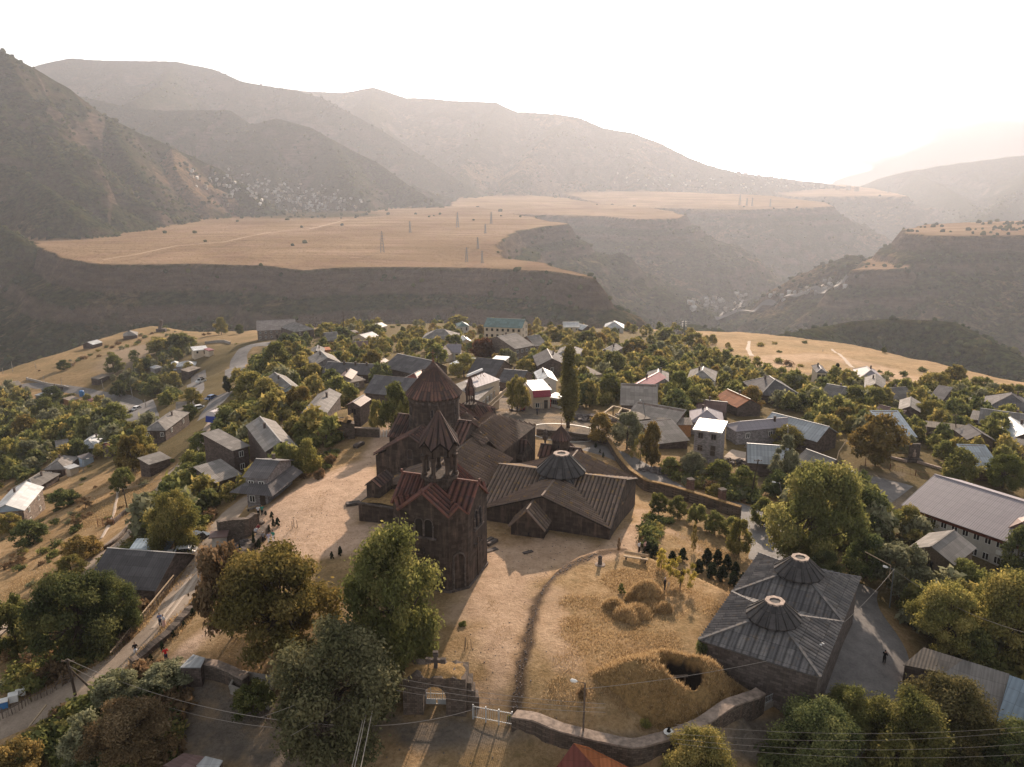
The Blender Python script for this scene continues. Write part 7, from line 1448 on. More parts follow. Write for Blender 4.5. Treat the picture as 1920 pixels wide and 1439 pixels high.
# ------------------------------------------------------------------ poles, lamps, wires
def pole(label, foot, top, r=.13, mat=None, arms=1, name='utility_pole', group=None, brace=None, hgt=None):
    p = G(*foot); r_ = ray(*top); D = hypot(p[0], p[1]); zt = H+r_[2]/r_[1]*p[1] if hgt is None else p[2]+hgt; xt = r_[0]/r_[1]*p[1]
    e = empty(name, p, label=label, cat='pole', group=group); q = (xt-p[0], 0, zt-p[2]); c = MB(); c.tube([(0, 0, -.3), q], [r, r*.75], 8); c.build('post', mat or WOOD_D, e)
    for k in range(arms):
        c = MB(); z = q[2]-.25-.45*k; x = q[0]*(z/q[2]); c.bar((x-.7, 0, z), (x+.7, 0, z), .1); 
        for dx in (-.6, -.2, .2, .6): c.lathe((x+dx, 0, z+.05), [(.05, 0), (.06, .12), (.03, .16)], 6)
        c.build('crossarm', WOOD, e)
    if brace: b = G(*brace)-p; c = MB(); c.tube([(b[0], b[1], b[2]-.2), (q[0]*.75, q[1], q[2]*.75)], [.13, .1], 7); c.build('brace', WOOD_D, e)
    return np.array(p)+np.array(q)
def lamp(label, foot, top, head_dir=(1, 0), mat=RUSTM, lean=0):
    p = G(*foot); r_ = ray(*top); zt = H+r_[2]/r_[1]*p[1]; xt = r_[0]/r_[1]*p[1]; q = np.array([xt-p[0], 0, zt-p[2]]); e = empty('street_lamp', p, label=label, cat='street lamp'); c = MB(); c.tube([(0, 0, -.3), q], [.1, .07], 8); c.build('post', mat, e)
    hd = np.array([head_dir[0], head_dir[1], .15]); c = MB(); c.tube([q, q+hd*.7], .035, 6); c.build('arm', mat, e); c = MB(); a = q+hd*.7; b = q+hd*1.35; c.tube([a, a+(b-a)*.3, a+(b-a)*.8, b], [.07, .16, .17, .05], 8); c.build('lamp_head', LAMPW, e); return p+q
P1 = pole('braced timber pole beside the track at the left bottom', (142,1305), (126,1236), .17, arms=1, brace=(185,1303))
P2 = pole('dark timber pole with crossarms standing before the big dusky tree, bottom centre-left', (612,1450), (602,1358), .15, arms=3)
P3 = pole('dark timber pole crossing in front of the lower bluish roof', (1407,1005-70), (1422,862), .14, arms=1)
P4 = pole('timber pole leaning beside the gravel track on the left slope', (240,960), (231,917), .13, arms=0)
P5 = pole('timber pole in front of the slate shed and boarded house', (462,872), (453,825), .12, arms=0)
P6 = pole('dark pole right of the golden tree outside the wall', (1212,868), (1216,795), .13, arms=1)
P7 = pole('tall dark pole before the orange-patched tilted roof', (1417,778), (1419,746), .12, arms=0)
for i, (f, t_) in enumerate([((1794,822),(1791,777)),((1782,812),(1789,780)),((1740,840),(1747,810)),((1765,826),(1766,784))]): pole('leaning timber pole of the tangle in the right orchard, number '+['right','centre','left','middle'][i]+' one', f, t_, .12, arms=[1,0,1,0][i], group='timber poles in the right orchard')
for i, (f, t_) in enumerate([((83,718),(81,704)),((117,728),(114,710)),((195,735),(190,713)),((249,747),(245,726)),((274,765),(271,750)),((24,697),(21,678)),((68,692),(65,680)),((135,688),(132,674)),((6,702),(4,690)),((108,892),(104,873))]):
    pole('pale concrete pole by the left valley road, '+['upper left','under the spur','at the long shed','at the road bend','right of the car','far left on the spur','on the bare spur','right of the dark bush','leftmost','on the golden brow'][i], f, t_, .16, CONC, 0, group='pale poles of the left valley')
for i, (f, t_) in enumerate([((1207,680),(1207,662)),((1278,698),(1278,682)),((1316,705),(1316,680)),((1757,724),(1756,711)),((1779,732),(1780,714)),((1104,655),(1105,640)),((1543,660),(1543,655))]):
    pole('thin pale pole in the village trees, '+['above the pink roof','left of the white-walled house','behind the white-walled house','left in the right orchard','right in the right orchard','right of the brick houses','on the golden field'][i], f, t_, .14, CONC, 0, group='thin pale village poles')
pole('tall thin wooden mast behind the village left of the dome', (645,640), (643,583), .2, arms=0, hgt=None)
LP1 = lamp('slim street lamp in front of the grassy vault', (1093,1385), (1097,1281), (-1, .1), WOOD)
LP2 = lamp('street lamp on a red-footed post at the corner of the twin-lantern hall', (1516,1305), (1523,1215), (1, .3))
LP3 = lamp('street lamp with white head right of the twin-lantern hall', (1668,1140), (1676,1068), (-.9, .4), STEEL)
lamp('street lamp standing on the ruined farm roofs', (1215,806), (1205,752), (-.5, 0), STEEL); lamp('street lamp leaning out of the thicket by the orchard wall', (1470,945), (1462,906), (-1, 0), STEEL); lamp('street lamp beside the upper bluish roof', (1475,855), (1478,800), (-.2, 0), CONC); lamp('street lamp on the left brow by the lean-to', (156,885), (155,862), (1.2, .3), STEEL)
# bent pipe lamp arm
b0 = G(1556,895); e = empty('bent_pipe', b0, label='bent pale pipe post rising beside the bleached plank roof', cat='pipe'); c = MB(); c.tube([(0, 0, -.3), (.9, 0, 3.2), (1.2, 0, 5.2), (2.4, 0, 7.4)], .09, 7); c.build('pipe', WOOD_L, e)
b0 = G(1670,1128); e = empty('gas_pipe', b0, label='angled yellow gas pipe arm before the street lamp on the right', cat='pipe'); c = MB(); c.tube([(0, 0, -.3), (0, 0, 2.6), (-.6, .1, 3.4), (-.6, 0, 5.2), (-4.2, 0, 7.2)], .07, 7); c.build('pipe', WOOD_L, e)
def wire(label, a, b, sag=1.2, r=.025, mat=None, n=20, cat='wire', group=None):
    a = np.array(a, float); b = np.array(b, float); P_ = [a+(b-a)*t_-np.array([0, 0, 4*sag*t_*(1-t_)]) for t_ in np.linspace(0, 1, n)]; c = MB(); c.tube([p-a for p in P_], r, 4); o = c.build('overhead_wire', mat or CABLE_L, label=label, cat=cat, group=group); o.location = tuple(a); return o
wire('wire from the braced left pole down across the dusty yard', P1, P2, 1.5, .03); wire('second wire from the braced pole towards the bottom centre pole', P1-[0, 0, .8], P2-[0, 0, .6], 2.0)
GP = at(886, 1331, .9); wire('wire from the dark crossarmed pole to the silver railing', P2, GP, .8, .03); wire('wire from the slim lamp to the corner lamp over the grassy vault', LP1-[0, 0, .6], LP2-[0, 0, .3], .5, .022)
e1 = at(699, 1262, 4.5); e2 = at(710, 1276, 4.5)
for i, (a, b) in enumerate([((699,1262),(655,1460)),((702,1262),(660,1460)),((709,1275),(672,1460)),((699,1263),(490,1345)),((709,1276),(545,1380))]): wire('bundle wire fanning down from the small post before the dusky tree, '+['first','second','third','long left','low left'][i], at(*a, 5.2), at(*b, 3.2), .15, .035 if i < 3 else .02, group='wires fanning before the dusky tree')
pole('short post holding the fan of wires in the dusky tree crown', (705,1345), (704,1262), .1, arms=1)
for i, k in enumerate((0, .35, .7)): wire('wire from the fan post past the stone gateway, '+['upper','middle','lower'][i], at(706, 1264+12*i, 5-k), at(1135, 1300+i*8+20, 2.5), .5, .02, group='wires past the stone gateway')
for i in range(4): wire('wire crossing the bottom right trees, '+['highest','second','third','lowest'][i], at(1265, 1358+[0, 18, 28, 36][i], 4), at(1960, 1352+[8, 16, 40, 60][i], 4.5), .9, .012, group='wires across the bottom right')
wire('wire from corner lamp up to the lamp by the lower road', LP2, LP3, .8, .025); wire('wire leaving the road lamp to the right', LP3, at(1935, 1190, 3), 1, .02)
wire('wire from the slope pole down to the terrace house', P4, P5, 1.5, .03)
wire('wire from the dark pole down to the left lower trees', P3, P6, 1.2, .02)
# lattice masts
def mast(label, u, v, hpx, D=None, far=False, w=.16, name='pylon', s=None):
    p = GF(u, v) if far else G(u, v); d = p[1]*cos(PIT)-(p[2]-H)*sin(PIT); hgt = hpx*d/F; k = hgt/35.; tk = max(.16, .0003*d); e = empty(name, p, .3, label=label, cat='pylon', group='power pylons'); c = MB(); q = 3.2*k
    for a in (-1, 1):
        for b in (-1, 1): c.bar((a*q, b*q, -2), (a*q*.14, b*q*.14, hgt), tk)
    for f0, f1 in ((0, .18), (.18, .34), (.34, .48), (.48, .6), (.6, .7), (.7, .8)):
        for s_ in (-1, 1):
            w0 = q*(1-.86*f0); w1 = q*(1-.86*f1); c.bar((-w0, s_*w0, f0*hgt), (w1, s_*w1, f1*hgt), tk*.6); c.bar((w0, s_*w0, f0*hgt), (-w1, s_*w1, f1*hgt), tk*.6)
    c.build('lattice', STEEL, e)
    for z in (.62, .76, .9): c = MB(); c.bar((-5.2*k, 0, z*hgt), (5.2*k, 0, z*hgt), tk); c.build('crossarm', STEEL, e)
    return e
for u, v, h_, lab in [(717,474,40,'tallest pylon standing on the golden plateau'),(769,437,22,'pylon farther back on the golden plateau'),(875,492,28,'pylon near the right front rim of the golden plateau'),(904,494,24,'forked pylon beside the one near the rim'),(896,467,22,'pylon right of centre on the plateau, middle distance'),(858,427,28,'faint pylon at the back of the plateau, left'),(921,420,22,'faint pylon at the back of the plateau, right'),(910,438,18,'small pylon between the rear ones on the plateau')]: mast(lab, u, v, h_, far=True)
for u, v, h_, lab in [(1387,385,20,'pylon on the hazy second plateau, leftmost'),(1400,386,14,'pylon on the hazy second plateau, second'),(1410,387,16,'pylon on the hazy second plateau, third'),(1444,388,15,'pylon on the hazy second plateau, right'),(1665,362,14,'pylon at the tip of the farthest plateau')]: mast(lab, u, v, h_, far=True)
for u, v, h_, lab in [(540,606,50,'pylon behind the brick school against the dark cliff'),(772,606,44,'pylon on the rim above the dome'),(834,606,34,'pylon with round arms on the rim right of the dome'),(1088,614,62,'tallest pylon on the rim above the poplar'),(1282,630,30,'dark lattice mast on the right rim')]: mast(lab, u, v, h_)
# monument on the left spur
p = G(303,622); e = empty('monument', p, label='dark stepped monument on the tip of the left spur', cat='monument'); c = MB(); c.box((0, 0, 1), (7, 3, 2.4)); c.build('base', STONE2, e); c = MB(); c.bar((-1, 0, 2), (.8, 0, 8.5), 1.6, 2.2); c.build('pylon_slab', STONE2, e)
# ------------------------------------------------------------------ fences, railings
def railing(name, label, a, b, h, mat, n, plinth=.3, cat='railing', off=0):
    A_ = G(*a); B_ = G(*b); d = B_-A_; e = empty(name, A_, label=label, cat=cat); c = MB()
    for i in range(n+1): t_ = i/n; p = d*t_; c.bar(p+[0, 0, plinth], p+[0, 0, h], .035)
    c.bar((0, 0, h-.1), d+[0, 0, h-.1], .05); c.bar((0, 0, plinth+.15), d+[0, 0, plinth+.15], .05); c.build('rails', mat, e)
    for i in range(4): c = MB(); p = d*(i/3); c.bar(p+[0, 0, -.3], p+[0, 0, h+.12], .12); c.build('post', mat, e)
    if plinth > .2: c = MB(); c.bar((0, 0, plinth/2-.2), d+[0, 0, plinth/2-.2], .3, plinth+.4); c.build('plinth', CONC, e)
    return e
railing('iron_gate', 'silver painted double gate at the end of the trodden path', (887,1348), (960,1362), 1.5, SILVER, 22, .1, cat='gate')
railing('iron_railing', 'pale blue-grey iron railing between the wall end and the twin-lantern hall', (1428,1333), (1512,1292), 1.5, SILVER, 30, .6)
railing('iron_gate', 'dark iron gate across the lower track on the left slope', (184,988), (213,984), 1.6, RUSTM, 12, .1, cat='gate')
railing('white_gate', 'small white gate beside the yellow-green tree, left of the church', (713,820), (731,820), 1.4, WHITE, 10, .1, cat='gate')
def picket(label, pts, h, mat, sp=.45, name='wooden_fence'):
    P_ = [G(u, v) for u, v in pts]; e = empty(name, P_[0], label=label, cat='fence'); O = P_[0]; c = MB(); rs_ = np.random.default_rng(int(pts[0][0])); rails = MB()
    for a, b in zip(P_, P_[1:]):
        L_ = np.linalg.norm((b-a)[:2]); n_ = max(1, int(L_/sp))
        for i in range(n_): q = a+(b-a)*i/n_-O; q[2] = Z(q[0]+O[0], q[1]+O[1])-O[2]; c.bar(q+[0, 0, -.2], q+[rs_.normal()*.06, rs_.normal()*.06, h*(.8+.35*rs_.random())], .1, .03)
        rails.bar(a-O+[0, 0, h*.7], b-O+[0, 0, h*.7], .06)
    c.build('pickets', mat, e); rails.build('rail', mat, e); return e
picket('rough picket fence behind the beehives, bottom left', [(0,1352),(30,1338),(60,1318),(100,1300),(112,1290)], 1.3, WOOD, .3)
picket('leaning stick fence along the track below the grey barn', [(330,1092),(290,1145),(250,1192),(212,1236)], 1.3, WOOD, .45)
picket('short plank fence at the foot of the dusky tree', [(470,1352),(500,1352),(535,1358)], 1.2, WOOD, .3)
a = G(327,1091); b = G(209,1238); o = MB().bar((0, 0, 1.0), b-a+[0, 0, 1.0], .12).build('handrail_pipe', WOOD_L, label='long pale pipe handrail above the leaning stick fence', cat='handrail'); o.location = tuple(a)
a = G(56,1378); b = G(90,1340); o = MB().bar((0, 0, .9), b-a+[0, 0, 1.2], .14).build('barrier_pole', WOOD_L, label='slanting pale pole beside the dark hollow at the bottom left', cat='pole'); o.location = tuple(a)
e = empty('slatted_gate', G(118,1288), label='slatted wooden gate leaning beside the braced pole', cat='gate'); d = G(138,1278)-G(118,1288)
for k in range(4): c = MB(); c.bar((0, 0, .25+.3*k), d+[0, 0, .25+.3*k], .06, .1); c.build('slat', WOOD, e)
c = MB(); c.bar((0, 0, 0), (0, 0, 1.4), .1); c.bar(d, d+[0, 0, 1.4], .1); c.bar((-.8, -.3, 0), (0, 0, 1.5), .12); c.build('frame', WOOD, e)
# street plot fence and kerbs
railing('wire_fence', 'rusty post fence round the sandy plot by the street', (1622,872), (1765,905), 1.3, RUSTM, 10, .05, cat='fence')
for i, (a, b) in enumerate((((1660,858),(1700,868)), ((1718,868),(1765,882)))): a_ = G(*a); b_ = G(*b); o = MB().bar((0, 0, .3), b_-a_+[0, 0, .3], .35, .5).build('stone_kerb', RIMM, label='long pale stone kerb beside the memorial stone, '+('left' if i == 0 else 'right')+' piece', cat='kerb'); o.location = tuple(a_)
e = empty('memorial_stone', G(1712,866), label='dark upright memorial slab by the fenced plot', cat='memorial'); c = MB(); c.box((0, 0, .3), (3.2, 1.6, .6)); c.build('base', STONE2, e); c = MB(); c.box((0, 0, 2.2), (2.1, .5, 3.4)); c.build('slab', STONE2, e); c = MB(); c.lathe((-.1, -.3, 1.2), [(.3, 0), (.34, .8), (.16, 1.0), (.2, 1.35), (.05, 1.55)], 8); c.build('relief_figure', RIMM, e)
# ------------------------------------------------------------------ beehives, water tower, monastery trifles
for i, (u, v) in enumerate([(8,1330),(27,1318),(41,1306)]):
    e = empty('beehive', G(u, v), .5, label='square beehive on the fence line, '+['blue with white lid, leftmost','white, middle of the three','white with blue trim, rightmost'][i], cat='beehive', group='beehives'); c = MB(); c.box((0, 0, .65), (.85, .75, .8)); c.build('box', BLUE if i == 0 else WHITE, e); c = MB(); c.box((0, 0, 1.09), (.98, .88, .08)); c.build('lid', WHITE, e); c = MB()
    for sx in (-1, 1):
        for sy in (-1, 1): c.bar((sx*.35, sy*.3, -.2), (sx*.35, sy*.3, .27), .08)
    c.build('stand', WOOD, e)
e = empty('round_tank', G(414,1038), label='round concrete tank with square pinkish lid below the retaining wall', cat='tank'); c = MB(); c.lathe((0, 0, -.3), [(1.0, 0), (1.0, 3.2)], 20); c.build('tank', CONC, e); c = MB(); c.box((0, 0, 3.0), (2.5, 2.3, .14), rz=.2); c.build('lid', TIN_BR, e)
p = G(410,790); e = empty('covered_lorry', p, -.35, label='lorry under a rounded blue and white tarpaulin on the gravel track', cat='lorry'); V = []; 
for yy in (-2.6, -1.3, 0, 1.3, 2.6):
    for k in range(13): a = pi*k/12; V.append((2.1*cos(a)*(1.04 if k in (0, 12) else 1), yy, .5+3.0*sin(a)**.8 if 0 < k < 12 else .3))
t = NT('blue_white_tarpaulin'); sp = t.n('SeparateXYZ'); t.l(t.obj(), sp.inputs[0]); t.col(t.ramp(t.math('ADD', t.math('MULTIPLY', sp.outputs[2], .22), t.math('MULTIPLY', t.noise(.5, 2), .35)), [(.60, (.02, .05, .30)), (.66, (.62, .58, .6))]), .6)
np_mesh('tarpaulin', np.array(V), grid_quads(13, 5), t.m, e, smooth=True); c = MB(); c.add([V[k] for k in range(13)], [tuple(range(13))[::-1]]); c.add([V[52+k] for k in range(13)], [tuple(range(13))]); c.build('tarpaulin_end', t.m, e); c = MB(); c.box((0, 0, .45), (3.6, 5, .3)); c.build('bed', STEEL, e)
for sx in (-1, 1):
    for yy in (-1.8, 1.8): c = MB(); c.tube([(sx*1.5-.15, yy, .45), (sx*1.5+.15, yy, .45)], .45, 12); c.build('wheel', RUBBER, e)
e = empty('lime_silo', G(155,752), label='small blue drum between orange shed and pink-red roof', cat='drum'); c = MB(); c.lathe((0, 0, 2.5), [(1.2, 0), (1.2, 2.6), (.8, 3.0)], 12); c.build('drum', BLUE, e); c = MB()
for k in range(4): c.bar((cos(k*pi/2), sin(k*pi/2), -1), (cos(k*pi/2), sin(k*pi/2), 2.6), .12)
c.build('stand', STEEL, e)
def sarc(u, v, l, w, h, rz, lab, mat=STONE2):
    o = MB().box((0, 0, h/2-.05), (l, w, h)).box((0, 0, h+.02), (l*.92, w*.86, .08)).build('grave_slab', mat, label=lab, cat='grave slab'); o.location = tuple(G(u, v)); o.rotation_euler = (0, 0, rz)
sarc(673, 837, 2.4, .9, .6, 1.1, 'dark tomb block on the grass before the ruined gatehouse'); sarc(916, 1016, 1.9, .7, .35, .9, 'stone tomb slab right of the bell tower, upper one'); sarc(923, 1020, 2.0, .5, .4, .9, 'narrow tomb slab right of the bell tower, lower one'); sarc(990, 1036, 1.5, .6, .06, .5, 'flat grave slab on the open lawn'); sarc(921, 1032, 2.0, .9, .05, .6, 'pale flat slab at the foot of the tower'); sarc(662, 946, 2.2, 1.2, .3, .3, 'flat grave slab beside the grassy platform')
e = empty('well_post', G(1125,1059), label='short dark stone stump on a round base beside the path', cat='stone stump'); c = MB(); c.lathe((0, 0, -.2), [(.7, 0), (.7, .25), (.3, .3)], 12); c.build('base', COPING, e); c = MB(); c.lathe((0, 0, .1), [(.28, 0), (.24, .8), (.3, 1.0), (.1, 1.2)], 10); c.build('stump', STONE2, e)
def bench(lab, u, v, rz, L_=3.0, mat=WOOD_L, s=1.0):
    e = empty('bench', G(u, v), rz, label=lab, cat='bench'); c = MB(); c.box((0, 0, .45), (L_, .5, .08)); c.build('seat', mat, e)
    for x in (-L_*.4, L_*.4): c = MB(); c.box((x, 0, .2), (.15, .42, .5)); c.build('leg', STONE2, e)
    return e
bench('long pale bench on the terrace lip below the two-tier house', 508, 936, .75, 2.6); bench('long pale bench nearer the two standing visitors', 477, 955, .75, 2.6); bb_ = bench('park bench by the golden sapling at the hedge', 1192, 1052, -.35, 3.2); c = MB(); c.box((0, .28, .85), (3.2, .06, .4)); c.build('backrest', WOOD_L, bb_)
bench('bench in front of the square wall, behind the round chapel', 1084, 826, -.1, 3.5, STONE2); bench('white bench between the two stone pillars', 1326, 948, -.3, 3.4, WHITE)
# sheared young tree stakes
for i, (u, v) in enumerate([(552,990),(876,1217)]):
    e = empty('tree_stakes', G(u, v), label='wooden stakes round a dry sapling, '+['on the sandy terrace','on the lawn above the stone gateway'][i], cat='stakes')
    for a in (0, 2.1, 4.2): c = MB(); c.bar((.45*cos(a), .45*sin(a), -.1), (.4*cos(a), .4*sin(a), 1.2), .06); c.build('stake', WOOD, e)
    c = MB(); c.tube([(0, 0, 0), (.05, 0, .7), (-.1, .1, 1.3)], [.03, .02, .008], 5); c.build('stem', BARK, e)
# stones along the ruined farm and rubble heaps
def rubble_heap(lab, u, v, rx, ry, n, sz, seed):
    rs_ = np.random.default_rng(seed); O = G(u, v); e = empty('rubble_heap', O, label=lab, cat='rubble heap'); c = MB()
    for i in range(n):
        a = rs_.random()*6.28; k = sqrt(rs_.random()); x, y = rx*k*cos(a), ry*k*sin(a); s = sz*(.5+rs_.random()); c.box((x, y, Z(O[0]+x, O[1]+y)-O[2]+.9*(1-k)*rs_.random()+s*.2), (s, s*.7, s*.55), rz=rs_.random()*3, tilt=('X', rs_.normal()*.5))
    c.build('stones', STONEG, e)
rubble_heap('heap of dark stones on the far side of the village square', 1115, 787, 6, 2.5, 160, .8, 1); rubble_heap('grey gravel and stone heap beside the east road', 1250, 886, 5, 2, 150, .55, 2); rubble_heap('rubble scattered at the foot of the block house', 1375, 868, 3.5, 1.6, 90, .5, 3); rubble_heap('fallen stones on top of the left retaining wall', 432, 1040, 2.2, 1.2, 60, .5, 4); rubble_heap('loose stones where the terrace wall crumbles near the sitting visitors', 455, 1022, 2, .9, 60, .4, 5)
# ------------------------------------------------------------------ cars
def car(lab, u, v, rz, paint, L_=4.3, W_=1.75, h=1.45, suv=False, dz=.05):
    p = G(u, v); e = empty('parked_car', (p[0], p[1], p[2]+dz), rz, label=lab, cat='car'); h = 1.75 if suv else h; hb_ = h*.56; V = []; prof = [(-L_/2, .32), (-L_/2, hb_*.92), (-L_*.30, hb_), (-L_*.18 if not suv else -L_*.2, h*.97), (L_*.22 if not suv else L_*.40, h), (L_*.42 if not suv else L_*.47, hb_*1.02), (L_/2, hb_*.95), (L_/2, .32)]
    for s in (-1, 1):
        for i, (x, z) in enumerate(prof): V.append((x, s*W_/2*(1 if i not in (3, 4) else .8), z))
    c = MB(); c.add(V, [tuple(range(8)), tuple(range(15, 7, -1))]+[(i, 8+i, 8+(i+1) % 8, (i+1) % 8) for i in range(8)]); c.build('body', paint, e)
    k = 1.012; g_ = MB()
    for s in (-1, 1): a0 = [(prof[2][0]+.25, s*W_/2*.985*k, hb_*1.03), (prof[3][0]+.12, s*W_/2*.83*k, h*.93), (prof[4][0]-.12, s*W_/2*.83*k, h*.93), (prof[5][0]-.2, s*W_/2*.985*k, hb_*1.05)]; g_.add(a0, [(0, 1, 2, 3)])
    g_.build('side_window', GLASS_D, e); g_ = MB(); g_.add([(prof[2][0]-.01, -W_*.40, hb_+.06), (prof[2][0]-.01, W_*.40, hb_+.06), (prof[3][0]-.06, W_*.35, h*.93), (prof[3][0]-.06, -W_*.35, h*.93)], [(0, 1, 2, 3)]); g_.build('windscreen', GLASS_D, e)
    g_ = MB(); g_.add([(prof[5][0]+.02, -W_*.40, hb_+.08), (prof[5][0]+.02, W_*.40, hb_+.08), (prof[4][0]+.05, W_*.35, h*.94), (prof[4][0]+.05, -W_*.35, h*.94)], [(3, 2, 1, 0)]); g_.build('rear_window', GLASS_D, e)
    for sx in (-1, 1):
        for sy in (-1, 1): c = MB(); c.tube([(sx*L_*.31, sy*(W_/2-.18), .33), (sx*L_*.31, sy*(W_/2+.02), .33)], .33, 12); wh = c.build('wheel', RUBBER, e); c = MB(); c.tube([(sx*L_*.31, sy*(W_/2), .33), (sx*L_*.31, sy*(W_/2+.035), .33)], .18, 8); c.build('rim', SILVER, wh)
    for sy in (-1, 1): c = MB(); c.box((-L_/2-.01, sy*W_*.36, hb_*.78), (.05, .34, .15)); c.build('headlight', LAMPW, e)
    return e
car('black off-road car parked beside the gravel track', 367, 1020, radians(60)+pi, BLACKP, 4.7, 1.9, suv=True); car('white car half hidden behind the grey barn roof', 343, 1042, radians(15), WHITEP)
car('white car coming down the left valley road', 256, 769, radians(75), WHITEP); car('blue car at the bend of the ridge road', 396, 749, radians(70), BLUEP); car('white car beside the tan shed on the ridge road', 371, 768, radians(35), WHITEP); car('white van outside the small grey shed of the hamlet', 377, 718, radians(70), WHITEP, h=1.9)
car('white car under the white awning', 334, 695, radians(15), WHITEP); car('white car by the right wing of the school', 578, 640, radians(20), WHITEP); car('blue car in the yard below the school', 636, 661, radians(20), BLUEP); car('white car parked on the street left of the mauve building', 1587, 895, radians(-5), WHITEP); car('white car far back on the rim near the terrace block', 1040, 622, radians(10), WHITEP)
# ------------------------------------------------------------------ people
SKIN = simple('skin', (.36, .21, .15), .7, .05, 3); HAIR = simple('dark_hair', (.02, .014, .01), .8, .2, 8)
def cloth(n, c): return simple('cloth_'+n, c, .9, .12, 6)
CL = dict(red=cloth('red', (.55, .03, .03)), white=cloth('white', (.66, .66, .70)), black=cloth('black', (.015, .015, .018)), green=cloth('green', (.02, .22, .17)), navy=cloth('navy', (.02, .03, .06)), pink=cloth('pink', (.55, .36, .32)), lilac=cloth('lilac', (.42, .42, .58)), maroon=cloth('maroon', (.22, .03, .035)), grey=cloth('grey', (.2, .2, .22)), blue=cloth('blue', (.12, .17, .3)))
def skin_mesh(name, chains, mat, par, sub=1, n=8):
    """one closed surface grown along joined bone chains: overlapping tapered limbs fused with a voxel remesh"""
    mb = MB()
    for pts, rad in chains:
        P_ = [Vector(p) for p in pts]; PP_ = []; RR_ = []
        for i in range(len(P_)-1):
            for k in range(4): f = k/4; PP_.append(P_[i].lerp(P_[i+1], f)); RR_.append(rad[i]*(1-f)+rad[i+1]*f)
        PP_.append(P_[-1]); RR_.append(rad[-1]); d0 = (PP_[0]-PP_[1]).normalized(); d1 = (PP_[-1]-PP_[-2]).normalized()
        PP_ = [PP_[0]+d0*RR_[0]*.8]+PP_+[PP_[-1]+d1*RR_[-1]*.8]; RR_ = [RR_[0]*.35]+RR_+[RR_[-1]*.35]; mb.tube(PP_, RR_, n)
    o = mb.build(name, mat); md = o.modifiers.new('r', 'REMESH'); md.mode = 'VOXEL'; md.voxel_size = .028; md.use_smooth_shade = True
    dg = bpy.context.evaluated_depsgraph_get(); me = bpy.data.meshes.new_from_object(o.evaluated_get(dg)); old = o.data; o.modifiers.clear(); o.data = me; me.materials.clear(); me.materials.append(mat); bpy.data.meshes.remove(old); o.parent = par; return o
